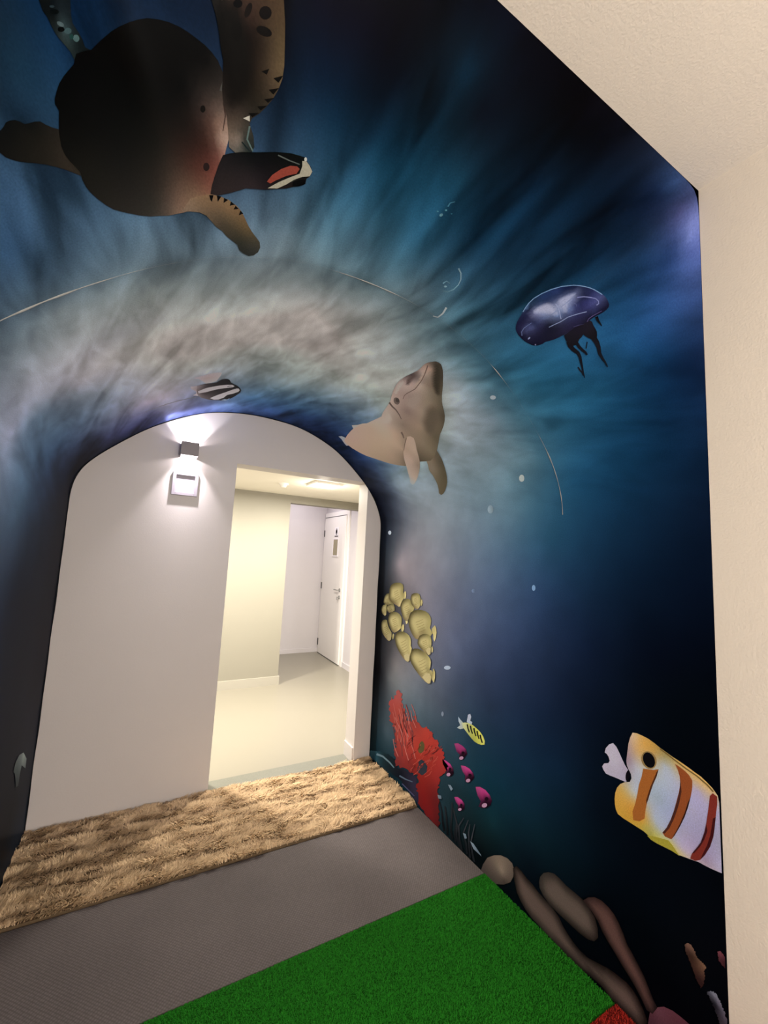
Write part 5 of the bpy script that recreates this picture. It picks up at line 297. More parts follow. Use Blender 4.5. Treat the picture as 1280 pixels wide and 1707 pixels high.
  ('body',0,None,[(5.2293,.9014),(5.2256,.8865),(5.2268,.8672),(5.2294,.8474),(5.236,.8277),(5.2439,.8098),(5.2497,.791),(5.2565,.771),(5.2625,.7482),(5.27,.7241),(5.2762,.7077),(5.2813,.6913),(5.2901,.6765),(5.3004,.6621),(5.3161,.6481),(5.3349,.645),(5.3418,.645),(5.5276,.645),(5.5311,.645),(5.5331,.6569),(5.5355,.6713),(5.5368,.6877),(5.5372,.7045),(5.5418,.7218),(5.5457,.7395),(5.5505,.7597),(5.5468,.7802),(5.5478,.8013),(5.5488,.8231),(5.549,.8409),(5.5453,.8553),(5.5409,.8682),(5.5396,.8918),(5.5382,.9162),(5.5373,.9387),(5.5331,.9592),(5.5213,.9669),(5.506,.9699),(5.4871,.9707),(5.4655,.9683),(5.4434,.9607),(5.4257,.949),(5.4113,.9318),(5.402,.9141),(5.3873,.9079),(5.3739,.9097),(5.3631,.9175),(5.3514,.9234),(5.3355,.9257),(5.315,.9228),(5.2972,.9205),(5.2741,.9172),(5.2498,.9107)],[(5.239,.9016,.7731,.6196,.4722),(5.2866,.9123,.5163,.3953,.4037),(5.3322,.918,.3761,.2963,.4215),(5.2524,.8629,.7613,.4469,.1134),(5.2887,.8827,.7415,.4938,.2063),(5.2605,.8259,.583,.3693,.109),(5.3383,.8884,.5805,.6356,.7653),(5.3786,.8843,.5165,.6054,.8),(5.4327,.8998,.5678,.666,.8),(5.448,.9503,.7148,.469,.1197),(5.5032,.9459,.7313,.4374,.0851),(5.5157,.9158,.6336,.3682,.066),(5.4835,.8813,.8,.3613,.0577),(5.5041,.8769,.8,.395,.0608),(5.5237,.8632,.5588,.5007,.1211),(5.5386,.8497,.3686,.3627,.1114),(5.2503,.7901,.3319,.2852,.0988),(5.2695,.7525,.7368,.4995,.1691),(5.2842,.7087,.7221,.4876,.1824),(5.2999,.6712,.8,.5543,.2023),(5.2954,.7912,.4759,.5903,.8),(5.3533,.8012,.4681,.5886,.8),(5.4114,.8201,.3827,.5043,.6673),(5.4814,.835,.4872,.5991,.8),(5.5048,.8133,.4796,.5652,.7003),(5.3272,.7022,.4822,.4603,.7247),(5.3943,.7197,.4549,.4641,.7299),(5.4753,.7456,.4374,.4363,.6636),(5.525,.759,.5278,.5062,.6997),(5.3566,.6477,.4587,.4508,.6995),(5.4412,.6504,.3745,.3826,.5826),(5.5191,.6817,.369,.3086,.4844),(5.5164,.6459,.5082,.5144,.8),(5.5285,.7234,.5921,.5143,.7262),(5.5486,.8364,.8,.7444,.1195),(5.5416,.78,.7361,.6857,.1339)],[([(5.3357,.8668),(5.3307,.8503),(5.3247,.8318),(5.3153,.8158),(5.3407,.8222),(5.3738,.835),(5.4057,.8448),(5.4378,.8547),(5.4685,.8613),(5.4977,.8651),(5.5159,.8819),(5.524,.9037),(5.4963,.9057),(5.4631,.8954),(5.4267,.8875),(5.3963,.8822),(5.3636,.872)],(.4027,.1435,.0343),None),([(5.3153,.8158),(5.3407,.8222),(5.3738,.835),(5.4057,.8448),(5.4321,.8522),(5.4487,.8581),(5.4354,.8588),(5.4087,.8509),(5.3821,.843),(5.3544,.8324),(5.3274,.8228)],(.086,.0307,.0165),None),([(5.2751,.7651),(5.2783,.7527),(5.2841,.7365),(5.2915,.7247),(5.3041,.7152),(5.3254,.7158),(5.3529,.7205),(5.391,.7294),(5.4262,.7403),(5.464,.7554),(5.4979,.7706),(5.5161,.7815),(5.5185,.8006),(5.5107,.8082),(5.488,.7948),(5.4573,.7822),(5.4261,.7722),(5.3913,.763),(5.3571,.7547),(5.329,.7499),(5.3081,.7514),(5.289,.7571)],(.2986,.0844,.0276),None),([(5.3159,.7496),(5.3517,.7525),(5.3907,.7618),(5.4261,.7722),(5.4573,.7822),(5.488,.7948),(5.5107,.8082),(5.5102,.8013),(5.4845,.7862),(5.4536,.7737),(5.4239,.7638),(5.3914,.7548),(5.3534,.7473)],(.0688,.0234,.0185),None),([(5.3529,.7205),(5.391,.7294),(5.4262,.7403),(5.464,.7554),(5.4979,.7706),(5.5145,.7802),(5.4826,.7661),(5.45,.753),(5.4134,.74),(5.3789,.7303)],(.0385,.0137,.0127),None),([(5.327,.6684),(5.3151,.6607),(5.3195,.6493),(5.3419,.65),(5.3763,.6547),(5.4101,.6583),(5.4405,.6629),(5.4737,.6722),(5.5063,.6868),(5.5287,.7005),(5.5391,.7141),(5.5413,.7276),(5.5239,.7225),(5.4996,.7091),(5.4763,.6971),(5.442,.6867),(5.4101,.6802),(5.3793,.6755),(5.3486,.6709)],(.2059,.0326,.0247),None),([(5.3804,.6549),(5.4101,.6583),(5.4405,.6629),(5.4737,.6722),(5.5063,.6868),(5.5287,.7005),(5.5057,.6924),(5.4745,.6803),(5.4413,.6712),(5.4103,.6659),(5.3884,.6623)],(.0529,.0091,.0109),None),([(5.4142,.6803),(5.442,.6867),(5.4763,.6971),(5.4996,.7091),(5.5211,.7213),(5.5175,.7154),(5.4897,.6994),(5.4625,.6873),(5.4333,.6783)],(.0503,.0105,.0144),None),([(5.2796,.8244),(5.2873,.8217),(5.2962,.8214),(5.3053,.8235),(5.3139,.8279),(5.321,.834),(5.3261,.8414),(5.3286,.8494),(5.3281,.8571),(5.3248,.8638),(5.319,.8689),(5.3111,.8718),(5.302,.8721),(5.2926,.8699),(5.2838,.8654),(5.2766,.859),(5.2717,.8514),(5.2695,.8434),(5.2702,.8358),(5.2737,.8293)],(.3408,.2376,.1017),None),([(5.284,.8294),(5.2908,.827),(5.2983,.8263),(5.3058,.8277),(5.3128,.8308),(5.3184,.8355),(5.3222,.8413),(5.3237,.8476),(5.3228,.8538),(5.3196,.8594),(5.3143,.8637),(5.3075,.8663),(5.2998,.867),(5.2921,.8656),(5.285,.8623),(5.2794,.8575),(5.2757,.8516),(5.2743,.8452),(5.2754,.839),(5.2787,.8336)],(.0049,.0048,.0069),'eye'),([(5.5479,.8568),(5.5401,.8407),(5.5313,.8139),(5.524,.7901),(5.5308,.7798),(5.5466,.7636),(5.5518,.7577),(5.5502,.7802),(5.5525,.8057),(5.5545,.8276),(5.5539,.8455)],(.4114,.386,.053),None),([(5.249,.811),(5.2558,.7914),(5.266,.766),(5.2778,.7334),(5.287,.7022),(5.2996,.6762),(5.3121,.6602),(5.3081,.6573),(5.2955,.6736),(5.2828,.6999),(5.2737,.7311),(5.262,.7637),(5.2519,.7891),(5.2452,.8088)],(.1996,.1341,.0442),None)]),
  ('mouth',1,'pale forked snout',[(5.2937,.9738),(5.3017,.9616),(5.3172,.9512),(5.3349,.9411),(5.3521,.9305),(5.3623,.921),(5.3699,.9146),(5.3824,.9128),(5.3986,.919),(5.4091,.9293),(5.4104,.9472),(5.4119,.9682),(5.4141,.987),(5.4142,1.0034),(5.4046,1.0134),(5.3955,1.0178),(5.3809,1.0098),(5.3726,.9931),(5.3622,.9876),(5.3501,.9918),(5.3428,.9983),(5.3404,1.0072),(5.3233,1.0026),(5.3036,.9886)],[(5.3071,.975,.5969,.5854,.8),(5.3574,.9649,.5955,.5988,.8),(5.3941,1.0033,.5714,.5478,.7542),(5.397,.9445,.5061,.4955,.7142),(5.3583,.9337,.4978,.4667,.6741)],[([(5.3814,.9123),(5.3904,.9145),(5.3982,.9178),(5.4032,.9216),(5.4044,.9251),(5.4015,.9278),(5.3952,.9289),(5.3866,.9284),(5.3775,.9262),(5.3697,.9229),(5.3647,.9191),(5.3636,.9155),(5.3665,.9129),(5.3728,.9118)],(.0061,.0051,.0086),None)]),
 ]),
 ('painted_round_sponge', 'round beige sponge painted low on the mural at the grey mat corner', 'painted sponge', None, [
  ('knob',0,None,[(6.162,1.6549),(6.1287,1.6424),(6.0799,1.6134),(6.0416,1.5683),(6.016,1.5261),(6.0036,1.4851),(6.007,1.4553),(6.0251,1.4433),(6.0589,1.4484),(6.0913,1.4638),(6.1275,1.5033),(6.1586,1.5538),(6.162,1.602),(6.162,1.636)],[(6.1526,1.6279,.0698,.055,.0541),(6.0491,1.5489,.2184,.1717,.142),(6.0819,1.5167,.2991,.2356,.1993),(6.0433,1.4722,.1565,.1224,.1078),(6.1133,1.5006,.0631,.0486,.0445)],[]),
 ]),
 ('painted_tube_sponge', 'longest brown tube sponge, painted along the foot of the mural by the green turf', 'painted sponge', 'brown tube sponges on the mural', [
  ('tube',2,None,[(6.0236,1.4491),(6.0011,1.4294),(6.0034,1.4012),(6.0137,1.3709),(6.0175,1.3363),(6.0272,1.3079),(6.0339,1.268),(6.0402,1.2321),(6.051,1.2055),(6.0699,1.1862),(6.0825,1.1642),(6.0922,1.1426),(6.0994,1.1133),(6.0992,1.081),(6.0863,1.0421),(6.0724,1.0047),(6.0653,.969),(6.0615,.9347),(6.067,.9116),(6.0793,.8942),(6.0972,.8787),(6.1225,.8668),(6.1606,.8814),(6.162,.922),(6.162,.955),(6.1595,.9894),(6.1496,1.0257),(6.1522,1.0636),(6.162,1.1033),(6.162,1.1342),(6.1619,1.1662),(6.159,1.1994),(6.1569,1.2338),(6.1565,1.2719),(6.1533,1.3091),(6.151,1.345),(6.1429,1.3743),(6.1279,1.4018),(6.1057,1.4246),(6.0683,1.4396)],[(6.0271,1.4148,.0175,.0133,.0123),(6.06,1.3595,.0166,.0135,.0125),(6.091,1.3072,.023,.0186,.0171),(6.1032,1.2341,.0246,.0192,.0185),(6.1204,1.2577,.0365,.0302,.0279),(6.1141,1.1773,.0156,.0126,.0127),(6.1291,1.1032,.0124,.0096,.0096),(6.1041,1.0069,.0126,.0092,.0085),(6.0919,.9368,.0153,.0088,.0088),(6.1127,.8924,.0123,.0082,.0077)],[([(6.0236,1.4491),(6.0011,1.4294),(6.0034,1.4012),(6.0137,1.3709),(6.0175,1.3363),(6.0272,1.3079),(6.0339,1.268),(6.0402,1.2321),(6.051,1.2055),(6.0699,1.1862),(6.0825,1.1642),(6.0922,1.1426),(6.0994,1.1133),(6.0992,1.081),(6.0863,1.0421),(6.0724,1.0047),(6.0653,.969),(6.0615,.9347),(6.067,.9116),(6.0793,.8942),(6.0972,.8787),(6.1225,.8668),(6.1606,.8814),(6.162,.922),(6.162,.955),(6.1595,.9894),(6.1496,1.0257),(6.1522,1.0636),(6.162,1.1033),(6.162,1.1342),(6.1619,1.1662),(6.159,1.1994),(6.1569,1.2338),(6.1565,1.2719),(6.1533,1.3091),(6.151,1.345),(6.1429,1.3743),(6.1279,1.4018),(6.1057,1.4246),(6.0683,1.4396)],(.1309,.0942,.0876),'~')]),
 ]),
 ('painted_tube_sponge', 'thick brown tube sponge rising above the longest tube at the mural foot', 'painted sponge', 'brown tube sponges on the mural', [
  ('tube',3,None,[(5.9862,1.3032),(5.9621,1.2984),(5.9359,1.2812),(5.9166,1.2568),(5.9047,1.2293),(5.9061,1.2003),(5.9119,1.1721),(5.9119,1.1361),(5.9133,1.1025),(5.9234,1.0742),(5.9402,1.0506),(5.9689,1.0393),(5.9987,1.0376),(6.0235,1.0531),(6.0355,1.0777),(6.0406,1.108),(6.0406,1.1426),(6.0397,1.1774),(6.0389,1.2135),(6.036,1.2523),(6.0226,1.2829),(6.0062,1.3005)],[(5.9446,1.2712,.0438,.0381,.0364),(5.9581,1.2349,.0232,.0202,.0195),(5.9659,1.1665,.0191,.0163,.0153),(5.9744,1.0925,.0181,.0134,.0129),(6.0037,1.053,.021,.0151,.0142),(6.0224,1.1236,.0126,.0101,.0094)],[([(5.9862,1.3032),(5.9621,1.2984),(5.9359,1.2812),(5.9166,1.2568),(5.9047,1.2293),(5.9061,1.2003),(5.9119,1.1721),(5.9119,1.1361),(5.9133,1.1025),(5.9234,1.0742),(5.9402,1.0506),(5.9689,1.0393),(5.9987,1.0376),(6.0235,1.0531),(6.0355,1.0777),(6.0406,1.108),(6.0406,1.1426),(6.0397,1.1774),(6.0389,1.2135),(6.036,1.2523),(6.0226,1.2829),(6.0062,1.3005)],(.135,.1061,.0972),'~')]),
 ]),
 ('painted_tube_sponge', 'reddish brown tube sponge bending down nearest the white wall edge', 'painted sponge', 'brown tube sponges on the mural', [
  ('tube',4,None,[(5.9156,1.0984),(5.8908,1.077),(5.8709,1.0502),(5.864,1.0232),(5.8672,.9972),(5.876,.9755),(5.8935,.9581),(5.915,.9428),(5.9388,.9304),(5.9546,.9115),(5.9732,.8923),(5.9919,.8744),(6.0158,.8594),(6.0374,.8469),(6.0508,.8338),(6.0821,.8494),(6.0875,.8677),(6.0689,.8837),(6.0503,.9033),(6.034,.9259),(6.0196,.9485),(6.0016,.9717),(5.9853,.9966),(5.9665,1.0194),(5.9435,1.0381),(5.9277,1.0623)],[(5.8873,1.0522,.0422,.0247,.0249),(5.9034,1.0049,.0232,.0126,.0125),(5.9331,.9691,.0205,.0129,.0122),(5.9769,.9351,.0161,.0099,.0096),(6.0211,.8789,.0123,.008,.008),(6.0571,.8451,.0212,.0127,.0143),(5.9414,1.0239,.0129,.0085,.0087)],[([(5.9156,1.0984),(5.8908,1.077),(5.8709,1.0502),(5.864,1.0232),(5.8672,.9972),(5.876,.9755),(5.8935,.9581),(5.915,.9428),(5.9388,.9304),(5.9546,.9115),(5.9732,.8923),(5.9919,.8744),(6.0158,.8594),(6.0374,.8469),(6.0508,.8338),(6.0821,.8494),(6.0875,.8677),(6.0689,.8837),(6.0503,.9033),(6.034,.9259),(6.0196,.9485),(6.0016,.9717),(5.9853,.9966),(5.9665,1.0194),(5.9435,1.0381),(5.9277,1.0623)],(.1244,.0695,.0654),'~')]),
 ]),
 ('painted_pink_sponge', 'dusky pink sponge painted at the bottom of the mural below the tubes', 'painted sponge', None, [
  ('lobe',1,None,[(6.0844,.8585),(6.0561,.8399),(6.0325,.8152),(6.0216,.79),(6.0184,.7679),(6.0175,.7459),(6.023,.7265),(6.044,.7176),(6.162,.866),(6.1247,.8654)],[(6.0616,.834,.1453,.0577,.0872),(6.0446,.7837,.1136,.0389,.06),(6.1183,.8426,.0723,.0267,.0428)],[]),
 ]),
 ('painted_sea_whip', 'brown stalk of coral painted low near the mural edge', 'painted coral', None, [
  ('stalk',0,None,[(5.8019,.7494),(5.7987,.7465),(5.7944,.7442),(5.7924,.7412),(5.7905,.7385),(5.7921,.7372),(5.7909,.7349),(5.7898,.7325),(5.7907,.7314),(5.7929,.7309),(5.794,.7296),(5.7948,.728),(5.7959,.7267),(5.7965,.7251),(5.7989,.7247),(5.8015,.7248),(5.8001,.7213),(5.8022,.7208),(5.8053,.7213),(5.8079,.7213),(5.8084,.7195),(5.8112,.7197),(5.8104,.7167),(5.8139,.7175),(5.814,.7158),(5.8139,.7139),(5.8155,.7129),(5.814,.7104),(5.8168,.71),(5.8157,.7076),(5.815,.7055),(5.8174,.7051),(5.8173,.7031),(5.8155,.7001),(5.8193,.7006),(5.8175,.6975),(5.8183,.6961),(5.8208,.6958),(5.8203,.6936),(5.8219,.6935),(5.825,.6936),(5.8282,.6959),(5.8315,.6976),(5.8346,.6985),(5.8386,.7006),(5.8387,.6982),(5.8411,.698),(5.8457,.6998),(5.8452,.6969),(5.8483,.6973),(5.8512,.6977),(5.8544,.6991),(5.8561,.698),(5.8585,.6981),(5.862,.7),(5.8649,.7009),(5.8676,.7014),(5.869,.6998),(5.8719,.7008),(5.8753,.7026),(5.8781,.7027),(5.8812,.704),(5.8846,.7066),(5.8877,.708),(5.8923,.7099),(5.8909,.7108),(5.8867,.7097),(5.8851,.7105),(5.8853,.7127),(5.884,.7137),(5.8843,.716),(5.8813,.7157),(5.8806,.7173),(5.8798,.7188),(5.8783,.7198),(5.8751,.7195),(5.876,.7223),(5.8746,.7234),(5.8729,.7242),(5.8685,.723),(5.8675,.7242),(5.8654,.7246),(5.8651,.7266),(5.8632,.7272),(5.8609,.7274),(5.8608,.7296),(5.8575,.7289),(5.8557,.7296),(5.8537,.7301),(5.8519,.7308),(5.8521,.7332),(5.8502,.7337),(5.8478,.734),(5.8449,.7339),(5.8429,.7345),(5.842,.736),(5.8391,.7359),(5.8404,.7392),(5.8381,.7396),(5.8361,.7403),(5.8327,.7397),(5.833,.7422),(5.8296,.7416),(5.8279,.7425),(5.8278,.7446),(5.8282,.7472),(5.8247,.7465),(5.8217,.7463),(5.8226,.7493),(5.82,.7492),(5.8173,.7493),(5.8146,.7492),(5.8117,.7489),(5.8085,.7481),(5.8078,.7506),(5.8052,.7506)],[(5.7986,.7386,.1834,.1087,.0865),(5.822,.7316,.0372,.0194,.0151),(5.8421,.7147,.093,.05,.0351),(5.8216,.7018,.2007,.1193,.0765),(5.872,.7106,.0291,.0128,.0135)],[]),
 ]),
 ('painted_sea_whip', 'dark red sprig of coral painted right at the mural edge', 'painted coral', None, [
  ('stalk',0,None,[(5.7565,.664),(5.7536,.6612),(5.7507,.6585),(5.7477,.6558),(5.749,.6547),(5.7489,.6526),(5.752,.6527),(5.7506,.6498),(5.7514,.6483),(5.7529,.6475),(5.7555,.6469),(5.7546,.645),(5.753,.645),(5.7559,.645),(5.7527,.645),(5.7502,.645),(5.7526,.645),(5.7499,.645),(5.7542,.645),(5.7571,.645),(5.7607,.645),(5.7634,.645),(5.7657,.645),(5.7671,.645),(5.7702,.645),(5.7732,.645),(5.7751,.645),(5.7776,.645),(5.7819,.645),(5.7858,.645),(5.7851,.6469),(5.7844,.6483),(5.7835,.6495),(5.7835,.6511),(5.7841,.6533),(5.7829,.6543),(5.7809,.6547),(5.7797,.6556),(5.7779,.6562),(5.7793,.6589),(5.7783,.66),(5.7769,.6612),(5.774,.6607),(5.7722,.6614),(5.7686,.6602),(5.7679,.662),(5.7659,.6624),(5.7641,.6631),(5.7607,.6621),(5.7583,.6622)],[(5.7561,.6572,.1825,.0578,.0825),(5.7698,.6463,.0513,.0165,.0234),(5.7813,.645,.0444,.0147,.0189)],[]),
 ]),
 ('painted_white_coral', 'feathery grey white coral painted near the floor at the mural edge', 'painted coral', None, [
  ('branch',0,None,[(5.8897,.694),(5.8854,.6918),(5.8831,.6894),(5.8811,.6868),(5.877,.6846),(5.8761,.682),(5.8766,.6809),(5.8729,.6775),(5.8721,.6754),(5.8758,.6755),(5.8718,.6719),(5.8733,.671),(5.8716,.6685),(5.8739,.6681),(5.8752,.667),(5.8779,.667),(5.8795,.6662),(5.8801,.6647),(5.8811,.6635),(5.8833,.6631),(5.8818,.6601),(5.8846,.6602),(5.888,.6609),(5.8871,.6582),(5.8891,.6578),(5.8913,.6576),(5.892,.6562),(5.8958,.6572),(5.8968,.6561),(5.8963,.6537),(5.8975,.6527),(5.9016,.654),(5.9025,.6528),(5.9014,.6499),(5.9036,.6498),(5.9044,.6484),(5.9079,.6493),(5.9115,.6503),(5.913,.6495),(5.9149,.6491),(5.914,.6465),(5.9162,.6463),(5.9155,.645),(5.9189,.645),(5.9206,.645),(5.9231,.645),(5.9258,.645),(5.9287,.6455),(5.9313,.6459),(5.9335,.6459),(5.9318,.645),(5.937,.645),(5.9404,.645),(5.943,.645),(5.9458,.645),(5.9469,.6455),(5.9507,.6479),(5.9518,.6501),(5.9544,.6524),(5.9585,.6548),(5.9611,.6571),(5.9622,.6594),(5.9639,.6624),(5.962,.6628),(5.96,.663),(5.9575,.6628),(5.9565,.664),(5.952,.6619),(5.9506,.6627),(5.9515,.6656),(5.9491,.6656),(5.9444,.6633),(5.9446,.6656),(5.9416,.665),(5.9393,.665),(5.9373,.6652),(5.9377,.6675),(5.9361,.6682),(5.9311,.6664),(5.9314,.6685),(5.9315,.6706),(5.9261,.6683),(5.9269,.6709),(5.9263,.6724),(5.925,.6734),(5.9228,.6736),(5.9227,.6755),(5.9179,.6738),(5.9155,.674),(5.9153,.6758),(5.9136,.6764),(5.9125,.6776),(5.9128,.6798),(5.9123,.6814),(5.906,.6785),(5.9048,.6796),(5.9076,.6838),(5.9023,.6817),(5.9048,.6855),(5.9001,.6839),(5.9024,.6874),(5.8975,.6857),(5.8982,.6881),(5.8938,.6867),(5.8935,.6884),(5.8925,.6895),(5.8946,.693),(5.893,.6937),(5.8877,.6916)],[(5.8793,.6774,.2052,.2274,.312),(5.8974,.6641,.1214,.1197,.177),(5.9192,.6558,.0774,.0682,.1004),(5.9056,.6736,.0099,.0098,.0159),(5.9383,.6609,.0349,.0298,.0433)],[]),
 ]),
 ('painted_pale_coral', 'small pale coral sprig painted on the dark left mural wall', 'painted coral', None, [
  ('sprig',0,None,[(.5503,2.4984),(.5266,2.5803),(.4626,2.6672),(.4171,2.6698),(.471,2.5789),(.4401,2.5649),(.389,2.5618),(.4046,2.5158),(.4853,2.466),(.5092,2.4271),(.5418,2.4467)],[(.5007,2.5939,.3817,.4779,.4896),(.5024,2.5134,.1221,.1644,.1807),(.4182,2.5278,.0406,.0571,.0649)],[]),
 ]),
 ('painted_reef_rock', 'dark reef rock with pale ridges painted beside the rug corner', 'painted rock', None, [
  ('rock',-2,None,[(6.0904,2.8489),(6.0847,2.8234),(6.0736,2.797),(6.0636,2.7712),(6.0586,2.7468),(6.0446,2.7203),(6.0354,2.6942),(6.0343,2.6713),(6.0257,2.6461),(6.0225,2.623),(6.0104,2.597),(6.0088,2.5772),(6.0135,2.5632),(6.0063,2.5388),(6.01,2.5243),(6.0023,2.4978),(6.0134,2.4955),(6.0183,2.4828),(6.0304,2.4822),(6.0347,2.4687),(6.0462,2.4649),(6.0412,2.4446),(6.0345,2.4238),(6.0227,2.401),(6.0211,2.3828),(6.012,2.3606),(6.0176,2.3491),(6.0068,2.3259),(6.011,2.3137),(6.0074,2.296),(5.9994,2.2754),(5.9977,2.2594),(6.0012,2.2502),(6.0081,2.2434),(6.0131,2.2329),(6.0273,2.2399),(6.0367,2.2378),(6.0391,2.2231),(6.0517,2.2271),(6.0619,2.2265),(6.0703,2.223),(6.074,2.2112),(6.0848,2.2127),(6.093,2.2093),(6.1063,2.2153),(6.1098,2.2035),(6.1196,2.2032),(6.1295,2.203),(6.1392,2.2026),(6.15,2.2025),(6.1498,2.2157),(6.1449,2.224),(6.138,2.2302),(6.1367,2.2426),(6.136,2.2557),(6.1325,2.266),(6.1279,2.275),(6.1279,2.2893),(6.1246,2.3),(6.1263,2.3165),(6.1266,2.3313),(6.1163,2.3342),(6.1225,2.356),(6.1137,2.3607),(6.1089,2.3702),(6.1147,2.3921),(6.1082,2.3998),(6.1011,2.4068),(6.1055,2.4268),(6.1041,2.4412),(6.1037,2.4566),(6.1084,2.4764),(6.1121,2.4955),(6.1104,2.5104),(6.117,2.5322),(6.1116,2.5443),(6.1136,2.5628),(6.1184,2.5836),(6.1281,2.6087),(6.1247,2.6221),(6.1283,2.642),(6.1311,2.6614),(6.1255,2.6733),(6.1326,2.697),(6.1316,2.7135),(6.1263,2.726),(6.1324,2.7495),(6.1331,2.768),(6.1339,2.7869),(6.1385,2.8095),(6.1424,2.8318),(6.1387,2.8436),(6.1319,2.8578),(6.1176,2.8534),(6.1077,2.8598)],[(6.0946,2.7979,.022,.081,.1264),(6.0543,2.6179,.0068,.019,.0271),(6.0824,2.4269,.006,.0078,.0156),(6.0669,2.2803,.027,.0243,.0547)],[([(6.0893,2.763),(6.0657,2.6744),(6.0622,2.5747),(6.0682,2.5132),(6.0594,2.5033),(6.0502,2.5622),(6.0505,2.662),(6.0716,2.7536)],(.1115,.1866,.2532),None),([(6.0884,2.4425),(6.0737,2.3657),(6.05,2.2833),(6.0437,2.2803),(6.0643,2.3601),(6.0758,2.4337)],(.0829,.1245,.2015),None),([(6.1187,2.4065),(6.1196,2.3206),(6.1201,2.259),(6.1146,2.2539),(6.1126,2.3138),(6.1101,2.3979)],(.0691,.0761,.1762),None)]),
 ]),
 ('painted_seaweed', 'dark seaweed fronds painted at the wall foot beside the grey mat', 'painted seaweed', None, [
  ('frond',0,None,[(6.1431,1.9415),(6.0993,1.961),(6.0578,1.9718),(6.0179,1.9951),(6.0229,2.0029),(6.0648,1.9832),(6.1085,1.9759),(6.1551,1.9597)],[(6.1248,1.9729,.0055,.0072,.0099),(6.0348,1.978,.0172,.0194,.0255)],[]),
  ('frond',1,None,[(6.1467,1.9119),(6.0979,1.9212),(6.0455,1.9347),(6.0165,1.9475),(6.0211,1.9552),(6.0521,1.9458),(6.1066,1.9359),(6.1576,1.9299)],[(6.1235,1.9341,.0067,.0088,.012),(6.0348,1.9389,.0209,.0238,.0312)],[]),
  ('frond',2,None,[(6.1414,1.8695),(6.1,1.8889),(6.0324,1.8827),(5.9646,1.8849),(5.9683,1.8924),(6.0378,1.8936),(6.1082,1.9032),(6.1531,1.8867)],[(6.1227,1.8973,.0073,.0095,.013),(6.0352,1.9017,.0256,.029,.0381)],[]),
  ('frond',0,None,[(6.1466,1.8441),(6.0998,1.8531),(6.0471,1.8421),(5.9886,1.8781),(5.9934,1.8852),(6.0533,1.8525),(6.1071,1.8671),(6.1572,1.8612)],[(6.1249,1.8668,.008,.0105,.0144),(6.0385,1.871,.03,.0339,.0446)],[]),
  ('frond',1,None,[(6.1447,1.8103),(6.11,1.8384),(6.0523,1.8384),(6.0023,1.8704),(6.0071,1.8775),(6.0588,1.8488),(6.1187,1.8521),(6.157,1.8263)],[(6.1272,1.8373,.0087,.0114,.0156),(6.0419,1.8413,.0354,.0399,.0527)],[]),
  ('frond',2,None,[(6.1512,1.7893),(6.1141,1.8125),(6.0535,1.8251),(5.9917,1.7868),(5.9926,1.7927),(6.0579,1.8353),(6.123,1.8259),(6.162,1.8052)],[(6.1313,1.8115,.0097,.0128,.0174),(6.0469,1.8153,.0431,.0487,.0644)],[]),
  ('frond',0,None,[(6.1483,1.7521),(6.1033,1.7619),(6.066,1.7874),(5.9841,1.7531),(5.9859,1.7594),(6.0711,1.7974),(6.1121,1.7746),(6.1587,1.768)],[(6.1289,1.7755,.0102,.0133,.0182),(6.0457,1.779,.042,.0475,.0625)],[]),
  ('frond',1,None,[(6.1517,1.7277),(6.1086,1.7387),(6.0407,1.746),(5.997,1.7394),(6.0,1.7459),(6.046,1.7558),(6.1166,1.7514),(6.162,1.7433)],[(6.1322,1.7499,.0103,.0134,.0184),(6.0499,1.7533,.0424,.0479,.0633)],[]),
  ('frond',2,None,[(6.1492,1.6952),(6.1127,1.7157),(6.0731,1.7266),(5.9769,1.7028),(5.9794,1.7092),(6.078,1.7362),(6.1214,1.728),(6.1605,1.71)],[(6.1322,1.7194,.0113,.0147,.0202),(6.0509,1.7225,.0469,.0528,.0699)],[]),
 ]),
 ('painted_shell_fragment', 'pale painted shard between the coral and the seaweed', 'painted shell', 'pale fragments on the painted seabed', [
  ('fragment',4,None,[(5.8933,1.9267),(5.8852,1.9037),(5.8961,1.8848),(5.9123,1.8993)],[(5.8933,1.9267,.21,.285,.3801),(5.8961,1.8848,.2143,.3152,.4453)],[]),
 ]),
 ('painted_shell_fragment', 'pale painted fleck at the foot of the red coral', 'painted shell', 'pale fragments on the painted seabed', [
  ('fragment',4,None,[(5.9915,2.0187),(5.981,1.9861),(5.995,1.9804),(6.0077,2.0094)],[(5.9915,2.0187,.2125,.2883,.3837),(5.995,1.9804,.1299,.1912,.2685)],[]),
 ]),
 ('painted_shell_fragment', 'white painted streak over the seaweed by the grey mat', 'painted shell', 'pale fragments on the painted seabed', [
  ('fragment',4,None,[(6.0684,1.7919),(6.0602,1.7699),(6.0764,1.761),(6.0874,1.7771)],[(6.0684,1.7919,.2484,.3346,.441),(6.0764,1.761,.1467,.2144,.3)],[]),
 ]),
 ('painted_shell_fragment', 'long pale painted streak just above the round sponge', 'painted shell', 'pale fragments on the painted seabed', [
  ('fragment',4,None,[(6.0749,1.7366),(6.072,1.7101),(6.0901,1.658),(6.0959,1.6515),(6.0963,1.7092)],[(6.0749,1.7366,.2471,.332,.4393),(6.0901,1.658,.1433,.2061,.2913)],[]),
 ]),
 ('painted_bubble', 'brightest round white bubble right of the dolphin flippers', 'painted bubble', 'bubbles painted on the mural', [
